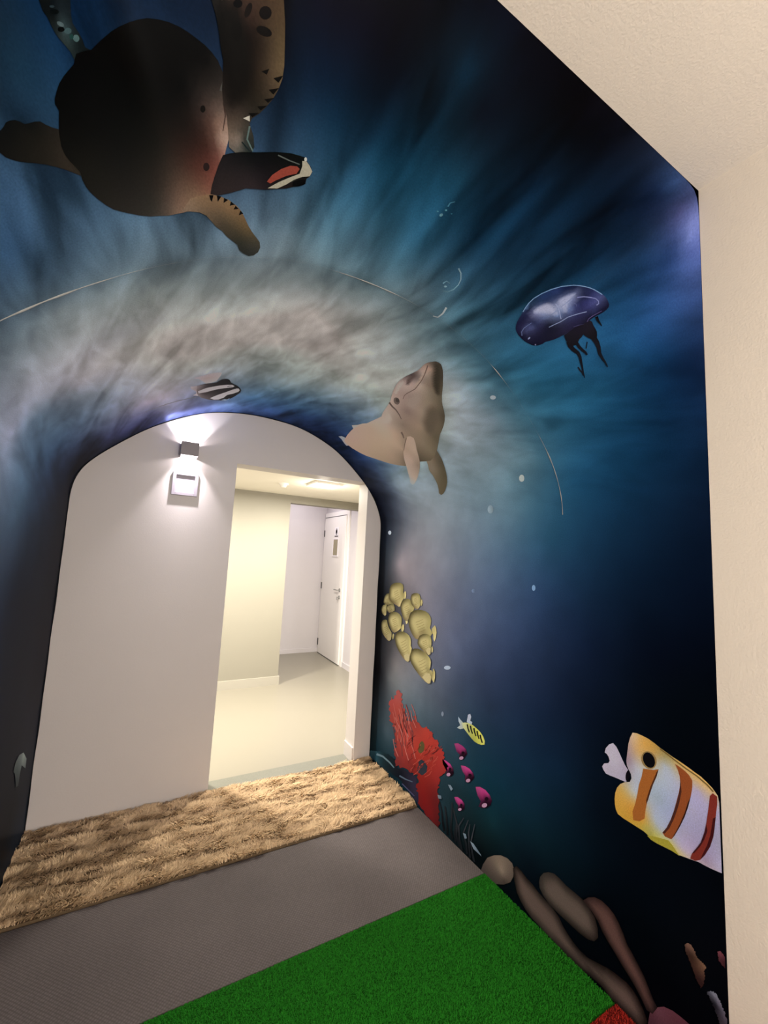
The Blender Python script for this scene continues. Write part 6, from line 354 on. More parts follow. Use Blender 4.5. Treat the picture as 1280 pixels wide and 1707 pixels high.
  ('bubble',0,None,[(4.2279,1.3678),(4.2352,1.3722),(4.2407,1.3788),(4.2431,1.3864),(4.2421,1.3935),(4.2378,1.3986),(4.231,1.4007),(4.2231,1.3992),(4.2157,1.3945),(4.2103,1.3876),(4.2079,1.3798),(4.2091,1.3729),(4.2134,1.3681),(4.2201,1.3663)],[(4.2244,1.3913,.5997,.7425,.8),(4.2279,1.3678,.5968,.7361,.8)],[]),
 ]),
 ('painted_bubble', 'faint bubble left of the brightest bubble', 'painted bubble', 'bubbles painted on the mural', [
  ('bubble',0,None,[(4.3633,1.6147),(4.3728,1.6183),(4.3802,1.6252),(4.3839,1.6346),(4.3832,1.6446),(4.3782,1.6532),(4.3699,1.6586),(4.3599,1.6594),(4.3502,1.6554),(4.3429,1.6477),(4.3393,1.6378),(4.3401,1.628),(4.3452,1.62),(4.3535,1.6154)],[(4.3607,1.6481,.3996,.5839,.7532),(4.3633,1.6147,.2649,.3872,.4979)],[]),
 ]),
 ('painted_bubble', 'small white bubble at the arch edge beside the doorway top', 'painted bubble', 'bubbles painted on the mural', [
  ('bubble',0,None,[(4.4594,2.6962),(4.4661,2.698),(4.4714,2.7041),(4.4742,2.7134),(4.4739,2.724),(4.4707,2.7339),(4.465,2.741),(4.4581,2.744),(4.4513,2.7421),(4.446,2.7358),(4.4433,2.7264),(4.4436,2.7158),(4.4469,2.706),(4.4526,2.6991)],[(4.4584,2.7319,.5167,.625,.8),(4.4594,2.6962,.5223,.6282,.8)],[]),
 ]),
 ('painted_bubble', 'oval white bubble right of the lowest yellow school fish', 'painted bubble', 'bubbles painted on the mural', [
  ('bubble',0,None,[(5.2637,1.9397),(5.2694,1.9424),(5.2754,1.9506),(5.2807,1.9626),(5.2842,1.9762),(5.2851,1.9887),(5.2833,1.9975),(5.2791,2.0009),(5.2733,1.9981),(5.2671,1.9896),(5.2619,1.9774),(5.2585,1.9638),(5.2577,1.9515),(5.2595,1.9429)],[(5.2752,1.9853,.4679,.5885,.8),(5.2637,1.9397,.4708,.5941,.8)],[]),
 ]),
 ('painted_bubble', 'faint bubble in the blue water below the jellyfish', 'painted bubble', 'bubbles painted on the mural', [
  ('bubble',0,None,[(4.7534,1.339),(4.7595,1.3399),(4.7645,1.3427),(4.7676,1.3469),(4.768,1.3515),(4.7658,1.3557),(4.7612,1.3587),(4.7553,1.3598),(4.7491,1.3588),(4.744,1.356),(4.741,1.3518),(4.7406,1.3472),(4.7429,1.343),(4.7475,1.3401)],[(4.7548,1.3546,.2377,.4469,.8),(4.7534,1.339,.241,.4457,.8)],[]),
 ]),
 ('painted_bubble', 'dim bubble on the wall level with the dolphin snout', 'painted bubble', 'bubbles painted on the mural', [
  ('bubble',0,None,[(3.8099,1.2825),(3.8133,1.2869),(3.8148,1.2932),(3.8144,1.3002),(3.8119,1.3064),(3.8079,1.3106),(3.8031,1.312),(3.7987,1.3102),(3.7953,1.3056),(3.7937,1.2993),(3.7943,1.2923),(3.7968,1.2862),(3.8008,1.2821),(3.8054,1.2808)],[(3.8015,1.3032,.5139,.6616,.8),(3.8099,1.2825,.5159,.6635,.8)],[]),
 ]),
 ('painted_bubble', 'dim tiny bubble above the barred yellow fish', 'painted bubble', 'bubbles painted on the mural', [
  ('bubble',0,None,[(5.5367,1.9896),(5.5428,1.9904),(5.5485,1.9932),(5.5525,1.9976),(5.5543,2.0026),(5.5533,2.0072),(5.5498,2.0106),(5.5444,2.0121),(5.5383,2.0113),(5.5326,2.0084),(5.5286,2.004),(5.5269,1.999),(5.5279,1.9944),(5.5314,1.991)],[(5.5425,2.0064,.2427,.3162,.4627),(5.5367,1.9896,.2037,.2648,.3825)],[]),
 ]),
 ('painted_bubble', 'tiny bubble under the faint swirl near the jellyfish', 'painted bubble', 'bubbles painted on the mural', [
  ('bubble',0,None,[(4.8057,1.7433),(4.8108,1.7448),(4.8152,1.7493),(4.8181,1.756),(4.8189,1.7636),(4.8173,1.7705),(4.8138,1.7755),(4.809,1.7774),(4.8038,1.7758),(4.7994,1.7712),(4.7965,1.7644),(4.7959,1.7568),(4.7974,1.75),(4.801,1.7451)],[(4.8082,1.7688,.2249,.3307,.5737),(4.8057,1.7433,.1107,.1621,.2809)],[]),
 ]),
 ('painted_foam_swirl', 'curling ring of pale foam painted left of the jellyfish', 'painted foam', None, [
  ('curl',0,None,[(3.3095,1.0321),(3.3255,1.0384),(3.3381,1.0505),(3.3436,1.0656),(3.3461,1.0652),(3.3411,1.0496),(3.3283,1.0362),(3.3118,1.0289)],[(3.3095,1.0321,.125,.2167,.285),(3.3461,1.0652,.1872,.3227,.4264)],[]),
  ('curl',0,None,[(3.3433,1.0652),(3.3407,1.0831),(3.3297,1.0977),(3.3102,1.1038),(3.3122,1.1072),(3.3325,1.1002),(3.3442,1.0842),(3.3465,1.0656)],[(3.3433,1.0652,.1626,.3353,.4585),(3.3122,1.1072,.0607,.1237,.1706)],[]),
  ('curl',0,None,[(3.3006,1.0866),(3.3047,1.0762),(3.319,1.0764),(3.3187,1.074),(3.3024,1.0737),(3.2965,1.0852)],[(3.3006,1.0866,.1374,.2867,.3951),(3.3187,1.074,.0623,.127,.176)],[]),
  ('curl',0,None,[(3.3162,1.0872),(3.3167,1.0884),(3.3163,1.0899),(3.315,1.0912),(3.3131,1.0923),(3.311,1.0928),(3.309,1.0926),(3.3077,1.0918),(3.3072,1.0905),(3.3076,1.0891),(3.3089,1.0878),(3.3108,1.0868),(3.3129,1.0863),(3.3149,1.0865)],[(3.3162,1.0872,.2275,.4059,.5315),(3.3077,1.0918,.1198,.2116,.2772)],[]),
  ('curl',0,None,[(3.3627,1.1417),(3.3693,1.166),(3.3672,1.1874),(3.3515,1.195),(3.3538,1.1993),(3.3717,1.1911),(3.3756,1.1667),(3.37,1.1414)],[(3.3627,1.1417,.3546,.4422,.5032),(3.3538,1.1993,.3844,.4908,.5623)],[]),
 ]),
 ('painted_foam_swirl', 'small speckled foam swirl painted high on the dark vault', 'painted foam', None, [
  ('curl',0,None,[(3.1799,.9454),(3.1811,.9464),(3.1815,.9478),(3.181,.9494),(3.1798,.951),(3.1779,.952),(3.1759,.9525),(3.1741,.9522),(3.1729,.9512),(3.1725,.9498),(3.173,.9481),(3.1743,.9466),(3.1761,.9456),(3.1781,.9451)],[(3.1799,.9454,.0594,.1478,.2003),(3.1741,.9522,.0876,.2116,.2884)],[]),
  ('curl',0,None,[(3.1853,.9346),(3.1853,.9362),(3.1844,.9369),(3.1832,.9374),(3.1819,.9375),(3.1808,.9373),(3.18,.9368),(3.1801,.9352),(3.1809,.9344),(3.1821,.9339),(3.1834,.9338),(3.1845,.934)],[(3.1853,.9346,.0693,.2165,.3135),(3.18,.9368,.0473,.1428,.2046)],[]),
  ('curl',0,None,[(3.1842,.9279),(3.1849,.9199),(3.1944,.9132),(3.193,.9122),(3.1824,.9191),(3.1806,.9278)],[(3.1842,.9279,.0449,.1562,.2427),(3.193,.9122,.0304,.0999,.1551)],[]),
  ('curl',0,None,[(3.166,.9451),(3.1658,.9466),(3.1649,.9473),(3.1637,.9478),(3.1624,.9479),(3.1606,.9473),(3.1608,.9458),(3.1617,.9452),(3.1629,.9447),(3.1642,.9445)],[(3.166,.9451,.059,.1918,.2801),(3.1606,.9473,.038,.1182,.1707)],[]),
  ('curl',0,None,[(3.2032,.9352),(3.2031,.9365),(3.2024,.9372),(3.2013,.9376),(3.2001,.9378),(3.1985,.9372),(3.1986,.9359),(3.1994,.9352),(3.2004,.9348),(3.2016,.9346)],[(3.2032,.9352,.0326,.128,.2039),(3.1985,.9372,.0129,.0498,.0791)],[]),
 ]),
]


def spread(ctrl, pts, smooth=0.):
    "smooth surface of printed colour through values given at points of the wall"
    C = np.array([c[:2] for c in ctrl], float); K = np.log(np.array([c[2:] for c in ctrl], float)+.004)
    n = len(C); D = np.linalg.norm(C[:, None]-C[None], axis=-1)
    A = np.zeros((n+1, n+1)); A[:n, :n] = -D+np.eye(n)*(smooth+1e-6); A[n, :n] = A[:n, n] = 1
    wt = np.linalg.lstsq(A, np.concatenate([K, np.zeros((1, 3))]), rcond=None)[0]
    out = np.zeros((len(pts), 3))
    for i in range(0, len(pts), 4000):
        out[i:i+4000] = -np.linalg.norm(pts[i:i+4000, None, :]-C[None], axis=-1) @ wt[:n]+wt[n]
    return np.exp(np.clip(out, K.min(0), K.max(0)))-.004
def paint_attr(me, cols, name='print_color'):
    at = me.attributes.new(name, 'FLOAT_COLOR', 'POINT')
    at.data.foreach_set('color', np.concatenate([cols, np.ones((len(cols), 1))], 1).astype(np.float32).ravel())
def vec_attr(me, v, name):
    at = me.attributes.new(name, 'FLOAT_VECTOR', 'POINT'); at.data.foreach_set('vector', v.astype(np.float32).ravel())

def print_material(name, water=False):
    m = bpy.data.materials.new(name); m.use_nodes = True; n = m.node_tree.nodes; l = m.node_tree.links
    b = n['Principled BSDF']; b.inputs['Roughness'].default_value = .42; b.inputs['Specular IOR Level'].default_value = .015
    at = n.new('ShaderNodeAttribute'); at.attribute_name = 'print_color'
    uv = n.new('ShaderNodeAttribute'); uv.attribute_name = 'wall_uv'
    def noise(scale, sx, sy, rot, detail=3, dist=0.):
        mp = n.new('ShaderNodeMapping'); mp.vector_type = 'TEXTURE'; mp.inputs['Rotation'].default_value = (0, 0, rot); mp.inputs['Scale'].default_value = (1/sx, 1/sy, 1)
        l.new(uv.outputs['Vector'], mp.inputs[0])
        t = n.new('ShaderNodeTexNoise'); t.inputs['Scale'].default_value = scale; t.inputs['Detail'].default_value = detail
        t.inputs['Distortion'].default_value = dist
        l.new(mp.outputs[0], t.inputs['Vector']); return t.outputs['Fac']
    def rng(x, a, bb, c, d):
        r = n.new('ShaderNodeMapRange'); r.inputs[1].default_value = a; r.inputs[2].default_value = bb; r.inputs[3].default_value = c; r.inputs[4].default_value = d
        l.new(x, r.inputs[0]); return r.outputs[0]
    def mul(x, y, op='MULTIPLY'):
        k = n.new('ShaderNodeMath'); k.operation = op
        l.new(x, k.inputs[0])
        if isinstance(y, (int, float)): k.inputs[1].default_value = y
        else: l.new(y, k.inputs[1])
        return k.outputs[0]
    grain = rng(noise(260, 1, 1, 0, 2), .3, .7, .88, 1.12)
    if water:
        sep = n.new('ShaderNodeSeparateXYZ'); l.new(uv.outputs['Vector'], sep.inputs[0])
        up = rng(sep.outputs[0], 1.5, 2.1, 0, 1); up2 = rng(sep.outputs[0], 4.5, 3.7, 0, 1)
        mask = mul(up, up2)                                   # surface light ripples only high in the picture
        streak = rng(noise(4.0, 2.0, .55, .30, 2.5, .5), .34, .66, -1, .9)
        fine = rng(noise(9, 1.5, .6, .0, 2.5, .6), .35, .68, -1, 1)
        bw = n.new('ShaderNodeRGBToBW'); l.new(at.outputs['Color'], bw.inputs[0])
        amp = rng(bw.outputs[0], .0, .45, .62, .30); amp2 = rng(bw.outputs[0], .02, .4, .2, .16)
        both = mul(mul(streak, amp), mul(fine, amp2), 'ADD')
        fac = mul(mul(both, mask), 1.0, 'ADD')
        low = rng(noise(5, 1, 1, 0, 4), .3, .7, .88, 1.12)
        grain = mul(mul(fac, low), grain)
    mx = n.new('ShaderNodeVectorMath'); mx.operation = 'SCALE'
    l.new(at.outputs['Color'], mx.inputs[0]); l.new(grain, mx.inputs['Scale']); l.new(mx.outputs[0], b.inputs['Base Color'])
    return m
M_WATER = print_material('printed_water_and_glow', True); M_PRINT = print_material('printed_creature')

def shell(name, a0, a1, na):
    "a strip of the papered tunnel surface, with a backing thickness"
    ys = np.concatenate([np.linspace(YN, YS, 34), np.linspace(YS, YE, 84)[1:]]); as_ = np.linspace(a0, a1, na)
    A, Y = np.meshgrid(as_, ys, indexing='ij'); a, y = A.ravel(), Y.ravel()
    P = S(a, y); N = normal(a, y); ny = len(ys); nv = len(a)
    V = np.concatenate([P, P-N*.03])
    F = []
    for i in range(na-1):
        for j in range(ny-1):
            q = [i*ny+j, (i+1)*ny+j, (i+1)*ny+j+1, i*ny+j+1]; F.append(q); F.append([k+nv for k in q[::-1]])
    # cut edges carry their own corners, so the printed face stays smooth right up to the cut
    src = list(range(2*nv)); extra = []
    def own(k): extra.append(k); return 2*nv+len(extra)-1
    def rim(q): F.append([own(k) for k in q])
    for j in range(ny-1):
        for i in (0, na-1): rim([i*ny+j, i*ny+j+1, i*ny+j+1+nv, i*ny+j+nv])
    for i in range(na-1):
        for j in (0, ny-1): rim([i*ny+j, (i+1)*ny+j, (i+1)*ny+j+nv, i*ny+j+nv])
    V = np.concatenate([V, V[extra]])
    me = bpy.data.meshes.new(name); me.from_pydata(V.tolist(), [], F); me.update()
    for p in me.polygons[:2*(na-1)*(ny-1)]: p.use_smooth = True
    pts = np.stack([a, y], 1); c = spread(WATER, pts, .004)
    c2 = np.concatenate([c, c]); u2 = np.concatenate([np.stack([a, y, a*0], 1)]*2)
    paint_attr(me, np.concatenate([c2, c2[extra]])); vec_attr(me, np.concatenate([u2, u2[extra]]), 'wall_uv')
    return struct(obj(name, me, M_WATER))
shell('wall_left', 0, A1, 50)
shell('ceiling_tunnel', A1, A2, 230)
shell('wall_right', A2, L, 66)

# ------------------------------------------------------------ the room in front, the end wall, the corridor behind
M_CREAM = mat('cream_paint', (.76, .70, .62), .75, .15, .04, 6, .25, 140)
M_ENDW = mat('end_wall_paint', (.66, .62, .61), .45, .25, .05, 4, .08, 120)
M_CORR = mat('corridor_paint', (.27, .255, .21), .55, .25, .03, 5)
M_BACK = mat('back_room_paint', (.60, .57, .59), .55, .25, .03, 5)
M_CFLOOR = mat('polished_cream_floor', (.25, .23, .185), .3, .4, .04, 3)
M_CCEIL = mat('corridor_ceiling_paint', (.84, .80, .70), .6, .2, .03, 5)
M_SKIRT = mat('skirting_paint', (.38, .36, .31), .4, .3, .02, 8)
M_GRAN = mat('grey_granite', (.21, .21, .175), .4, .4, 0, 160, col2=(.12, .12, .10))
M_FLOOR = mat('screed', (.12, .11, .10), .8, .2, .2, 20)
M_BLACK = mat('black_edge', (.008, .009, .012), .6, .1)

def sbox(name, m, *b, **k):
    bm = bmesh.new()
    for q in b: box(bm, *q)
    return struct(from_bm(name, bm, m, **k))
DL, DR, DT, YB = .441, 1.4359, 2.10, 3.021
YF, XD, YK, CX = 4.86, 2.41, 6.25, 1.402                  # corridor: facing wall, right wall, far wall, corner
sbox('floor', M_FLOOR, (-.6, 1.72, -3.2, YE, -.1, 0))
sbox('ceiling', M_CREAM, (-.6, 1.72, -3.2, YN, 2.878, 2.98))
sbox('wall_room_right', M_CREAM, (WR, WR+.14, -3.2, YN-.001, 0, 2.878))
sbox('wall_room_left', M_CREAM, (-WL-.14, -WL, -3.2, YN-.001, 0, 2.878))
sbox('wall_room_back', M_CREAM, (-WL, WR, -3.3, -3.2, 0, 2.878))
sbox('wall_end', M_ENDW, (-.85, DL, YE, YB, 0, 2.62), (DR, XD, YE, YB, 0, 2.62), (DL, DR, YE, YB, DT, 2.62))
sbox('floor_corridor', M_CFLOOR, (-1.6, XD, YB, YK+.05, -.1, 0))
sbox('trim_1', M_GRAN, (DL, DR, YE, YB, -.1, .004))
sbox('ceiling_corridor', M_CCEIL, (-1.6, XD, YB, YF, 2.21, 2.31))
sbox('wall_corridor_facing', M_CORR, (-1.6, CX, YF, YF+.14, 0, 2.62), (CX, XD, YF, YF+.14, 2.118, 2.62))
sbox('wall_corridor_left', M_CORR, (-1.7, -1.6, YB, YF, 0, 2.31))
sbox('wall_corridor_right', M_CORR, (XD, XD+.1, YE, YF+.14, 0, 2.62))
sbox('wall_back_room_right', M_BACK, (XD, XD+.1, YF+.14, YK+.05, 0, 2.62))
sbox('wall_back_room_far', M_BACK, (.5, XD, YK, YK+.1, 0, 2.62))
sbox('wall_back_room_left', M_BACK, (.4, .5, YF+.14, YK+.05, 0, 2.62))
sbox('ceiling_back_room', M_BACK, (.5, XD, YF+.14, YK, 2.55, 2.62))
sbox('baseboard_corridor', M_SKIRT, (-1.6, CX+.013, YF-.014, YF, 0, .095), (CX, CX+.013, YF, YF+.14, 0, .095))
sbox('baseboard_jamb', M_ENDW, (DR-.009, DR, YE+.012, YB, .004, .106))
sbox('baseboard_back_room', M_BACK, (XD-.014, XD, YF+.14, 5.30, 0, .07), (.5, XD-.02, YK-.012, YK, 0, .06))

# black edge of the wallpaper where the vault meets the end wall
bm = bmesh.new()
aa = np.linspace(.01, L-.01, 240); P = S(aa, np.full_like(aa, YE-.003)); N = normal(aa, np.full_like(aa, YE-.02))
tube(bm, [Vector(p)+Vector(nn)*.001 for p, nn in zip(P, N)], [.0035+.0018*math.sin(k*.37)*math.sin(k*.11) for k in range(len(P))], 6)
struct(from_bm('trim_2', bm, M_BLACK, smooth=True))
# puckered seam between two lengths of wallpaper
bm = bmesh.new()
M_SEAM = mat('seam_paper', (.40, .42, .42), .5, .2, .6, 7)
aa = np.linspace(2.02, 4.42, 200); P = S(aa, np.full_like(aa, YS)); N = normal(aa, np.full_like(aa, YS+.01))
def seam_r(a):
    r = .0001
    for c, wd, h in ((2.12, .16, .0032), (3.13, .07, .0026), (3.02, .05, .0018), (4.17, .08, .003), (4.36, .08, .0022), (3.72, .04, .002)): r += h*math.exp(-((a-c)/wd)**2)
    return r*(.75+.25*math.sin(a*70))
tube(bm, [Vector(p)+Vector(nn)*.0004 for p, nn in zip(P, N)], [seam_r(a) for a in aa], 6)
struct(from_bm('trim_3', bm, M_SEAM, smooth=True))
bm = bmesh.new()
aa = np.linspace(2.36, 2.72, 60); yy = np.full_like(aa, 2.49); P = S(aa, yy); N = normal(aa, yy)
tube(bm, [Vector(p)+Vector(nn)*.0004 for p, nn in zip(P, N)], [.0004+.0012*math.sin(math.pi*k/59) for k in range(60)], 6)
struct(from_bm('trim_4', bm, M_SEAM, smooth=True))

# ------------------------------------------------------------ door in the back room
M_DOOR = mat('door_lacquer', (.82, .79, .77), .35, .3, .02, 6)
M_STEEL = mat('brushed_steel', (.45, .45, .44), .3, .5, .1, 40, metal=1)
M_DARK = mat('dark_metal', (.06, .06, .06), .5, .3)
D0, D1 = 5.372, 6.195
bm = bmesh.new(); box(bm, XD-.035, XD-.001, D0, D1, .008, 2.098, .002)
door = struct(from_bm('door_1', bm, M_DOOR))
for z in (.17, 1.03, 1.845):
    bm = bmesh.new(); box(bm, XD-.046, XD-.0355, D1-.02, D1, z-.05, z+.05, .002); from_bm('hinge', bm, M_DARK, door)
HX, HY = XD-.0355, D0+.09
bm = bmesh.new(); cyl(bm, (HX, HY, 1.02), (HX-.007, HY, 1.02), .026); cyl(bm, (HX-.005, HY, 1.02), (HX-.045, HY, 1.02), .009); cyl(bm, (HX-.04, HY-.005, 1.02), (HX-.04, HY+.12, 1.02), .009)
from_bm('handle', bm, M_STEEL, door)
bm = bmesh.new(); cyl(bm, (HX, HY, .92), (HX-.007, HY, .92), .026); cyl(bm, (HX-.007, HY, .92), (HX-.034, HY, .92), .008); box(bm, HX-.038, HX-.034, HY-.01, HY+.01, .885, .93)
from_bm('lock', bm, M_STEEL, door)
bm = bmesh.new(); box(bm, XD-.022, XD, 5.302, D0-.004, 0, 2.17, .002); box(bm, XD-.022, XD, D1+.004, YK-.013, 0, 2.17, .002); box(bm, XD-.022, XD, D0-.004, D1+.004, 2.103, 2.17, .002)
struct(from_bm('trim_5', bm, M_DOOR))
bm = bmesh.new(); box(bm, XD-.0365, XD-.0352, D0, D1, .001, .012); box(bm, XD-.036, XD-.0352, D0, D1, 2.090, 2.100)
from_bm('dark_edge_strip', bm, M_DARK, door)  # dark strips along the top and bottom edges of the door
M_PAPER = mat('sign_paper', (.86, .82, .86), .5, .2); M_INK = mat('sign_ink', (.12, .11, .11), .5, .2); M_TAN = mat('tan_board', (.36, .32, .22), .6, .2, .1, 20); M_MARK = mat('grey_ink', (.32, .30, .32), .5, .2)
t = empty('door_sign', (XD-.036, 5.70, 1.785), 'small white sign with a dark bar on the white back room door', 'sign')
bm = bmesh.new(); box(bm, -.003, 0, -.075, .075, -.01, .145, .001); from_bm('plate', bm, M_PAPER, t)
bm = bmesh.new(); box(bm, -.0042, -.003, -.066, .066, .0, .018); from_bm('bar', bm, M_INK, t)
bm = bmesh.new(); cyl(bm, (-.003, 0, .055), (-.0042, 0, .055), .03, n=24); cyl(bm, (-.003, 0, .098), (-.0042, 0, .098), .03, n=24); box(bm, -.0042, -.003, -.03, .03, .055, .098); from_bm('pictogram', bm, M_MARK, t)
t = empty('notice_board', (XD-.036, 5.71, 1.51), 'tan panel in a thin white frame below the small door sign', 'notice')
bm = bmesh.new(); box(bm, -.004, 0, -.085, .085, -.0, .235, .001); from_bm('panel', bm, M_TAN, t)
bm = bmesh.new()
for q in ((-.108, -.085, -.02, .252), (.085, .108, -.02, .252), (-.085, .085, -.02, 0), (-.085, .085, .235, .252)): box(bm, -.008, 0, q[0], q[1], q[2], q[3], .001)
from_bm('frame', bm, M_PAPER, t)

# ------------------------------------------------------------ corridor ceiling fittings
M_LED = emit('led_panel', (1, .97, .9), 14); M_WHITE = mat('white_plastic', (.86, .84, .80), .4, .3, .02, 20)
t = empty('ceiling_light', (1.42, 3.80, 2.21), 'bright square light panel on the corridor ceiling beyond the doorway', 'ceiling light')
bm = bmesh.new()
for q in ((-.14, -.115, -.14, .14), (.115, .14, -.14, .14), (-.115, .115, -.14, -.115), (-.115, .115, .115, .14)): box(bm, q[0], q[1], q[2], q[3], -.022, 0, .003)
from_bm('frame', bm, M_WHITE, t)
bm = bmesh.new(); box(bm, -.115, .115, -.115, .115, -.014, -.001); from_bm('diffuser', bm, M_LED, t)
t = empty('smoke_detector', (1.09, 4.08, 2.21), 'small round white fitting on the corridor ceiling left of the light panel', 'smoke detector')
bm = bmesh.new(); cyl(bm, (0, 0, 0), (0, 0, -.015), .05, .048, 28); from_bm('base', bm, M_WHITE, t, smooth=False)
bm = bmesh.new(); cyl(bm, (0, 0, -.015), (0, 0, -.04), .036, .024, 28); from_bm('sensor', bm, M_WHITE, t)

# ------------------------------------------------------------ wall lamp and the square wall box
M_LAMPBODY = mat('grey_lamp_body', (.30, .27, .28), .5, .3, .08, 50)
M_LENS = emit('lamp_lens', (1, .93, .95), 30)
SX, SZ = .142, 2.128
t = empty('wall_lamp', (SX, YE, SZ), 'grey cube wall lamp shining up and down on the end wall left of the doorway', 'wall lamp')
bm = bmesh.new()
hw, dp, hh, th = .050, .105, .042, .004
box(bm, -hw, hw, -dp, -dp+th, -hh, hh, .001); box(bm, -hw, -hw+th, -dp+th, -.003, -hh, hh); box(bm, hw-th, hw, -dp+th, -.003, -hh, hh)
from_bm('housing', bm, M_LAMPBODY, t)
bm = bmesh.new(); box(bm, -hw+th, hw-th, -.004, -.0005, -hh+.002, hh-.002); from_bm('mount_plate', bm, M_WHITE, t)
for s in (1, -1):
    bm = bmesh.new(); box(bm, -.02, .02, -.101, -.093, s*.018-.008, s*.018+.008, .002); from_bm('led', bm, M_LENS, t)
    for dx in (-.026, 0, .026):
        if s < 0:
            bm = bmesh.new(); box(bm, dx-.008, dx+.008, -.101, -.094, -hh+.001, -hh+.006); from_bm('clip', bm, M_DARK, t)
area('lamp_beam_down', (SX, YE-.088, SZ+.030), 1.7, .016, (1, .92, .95), target=(SX, YE, SZ-1.3), spread=76)
area('lamp_beam_up', (SX, YE-.084, SZ-.016), 2.6, .016, (1, .95, 1), target=(SX-.12, YE-.16, SZ+.5), spread=150)
point('lamp_glow_upper', (SX, YE-.060, SZ+.026), .75, .006, (1, .90, .90))
point('lamp_glow_lower', (SX, YE-.060, SZ-.026), .9, .006, (1, .90, .90))
M_BOXW = mat('white_box_plastic', (.36, .33, .38), .4, .3, .03, 30)
t = empty('wall_box', (.139, YE, 1.918), 'square white wall box with a recessed face below the wall lamp', 'wall box')
bm = bmesh.new(); W_, B_, D_ = .074, .020, .016
for q in ((-W_, -W_+B_, -W_, W_), (W_-B_, W_, -W_, W_), (-W_+B_, W_-B_, -W_, -W_+B_), (-W_+B_, W_-B_, W_-B_, W_)): box(bm, q[0], q[1], -D_, -.0005, q[2], q[3], .002)
from_bm('frame', bm, M_BOXW, t)
bm = bmesh.new(); box(bm, -W_+B_, W_-B_, -.006, -.001, -W_+B_, W_-B_); from_bm('recessed_panel', bm, M_BOXW, t)

# ------------------------------------------------------------ floor coverings
def pile(name, parent, x0, x1, y0, y1, z, n, length, width, colors, lean, seed, clump=0, over=.012):
    "many short curved tufts in one mesh, leaning along a wavy field"
    rg = np.random.default_rng(seed)
    x = rg.uniform(x0, x1, n); y = rg.uniform(y0, y1, n)
    th = np.zeros(n); hg = np.zeros(n)
    for k in range(14):
        fx, fy, ph = rg.normal(0, 22), rg.normal(0, 48), rg.uniform(0, 6.28)
        th += np.sin(fx*x+fy*y+ph)*.45; hg += np.sin(.7*fx*x-1.1*fy*y+ph*2)/4
    ang = th*1.2 + rg.normal(0, .5, n) if clump else rg.uniform(0, 6.28, n)
    ln = length*(1+.35*np.clip(hg, -1.3, 1.3)*clump)*rg.uniform(.7, 1.15, n)
    le = lean*rg.uniform(.6, 1.3, n)
    dx, dy = np.cos(ang), np.sin(ang); wx, wy = -dy*width/2, dx*width/2
    base = np.stack([x, y, np.full(n, z)], 1); side = np.stack([wx, wy, wx*0], 1)
    def at(t): return base+np.stack([dx*ln*le*t*t, dy*ln*le*t*t, ln*t*(1-.35*le*t)], 1)
    m, e = at(.55), at(1.)
    for q in (m, e):
        q[:, 0] = np.clip(q[:, 0], x0-.002, x1+.002); q[:, 1] = np.clip(q[:, 1], y0-over, y1)
    V = np.stack([base-side, base+side, m+side*.9, m-side*.9, e], 1).reshape(-1, 3)
    i = np.arange(n)*5
    loops = np.stack([i, i+1, i+2, i+3, i+3, i+2, i+4], 1).ravel()
    ls = np.stack([np.arange(n)*7, np.arange(n)*7+4], 1).ravel()
    me = bpy.data.meshes.new(name); me.vertices.add(len(V)); me.vertices.foreach_set('co', V.ravel())
    me.loops.add(len(loops)); me.loops.foreach_set('vertex_index', loops.astype(np.int32))
    me.polygons.add(2*n); me.polygons.foreach_set('loop_start', ls.astype(np.int32))
    me.update(calc_edges=True); me.validate()
    c0, c1 = np.array(colors[0]), np.array(colors[1])
    t = np.clip(.5+.35*hg*clump+rg.normal(0, .22, n), 0, 1)[:, None]
    c = c0*(1-t)+c1*t
    paint_attr(me, np.repeat(c, 5, 0), 'tuft_color')
    o = obj(name, me, M_TUFT, parent); o['kind'] = 'stuff'; return o
M_TUFT = bpy.data.materials.new('pile_fibre'); M_TUFT.use_nodes = True
_n = M_TUFT.node_tree.nodes; _a = _n.new('ShaderNodeAttribute'); _a.attribute_name = 'tuft_color'
M_TUFT.node_tree.links.new(_a.outputs['Color'], _n['Principled BSDF'].inputs['Base Color'])
_n['Principled BSDF'].inputs['Roughness'].default_value = .8; _n['Principled BSDF'].inputs['Specular IOR Level'].default_value = .1

X0, X1 = -WL+.004, WR-.004
FX = .565
M_RUGBACK = mat('rug_backing', (.16, .11, .065), .9, .05, .3, 60)
t = empty('shaggy_rug', (FX, 2.53, 0), 'shaggy beige rug lying across the tunnel floor at the doorway', 'rug')
bm = bmesh.new(); box(bm, X0-FX, X1-FX, -.312, .33, .001, .016, .002); from_bm('backing', bm, M_RUGBACK, t)
p = pile('pile', t, X0-FX, X1-FX, -.312, .332, .012, 60000, .030, .0042, ((.52, .36, .22), (.74, .55, .34)), .9, 3, 1)

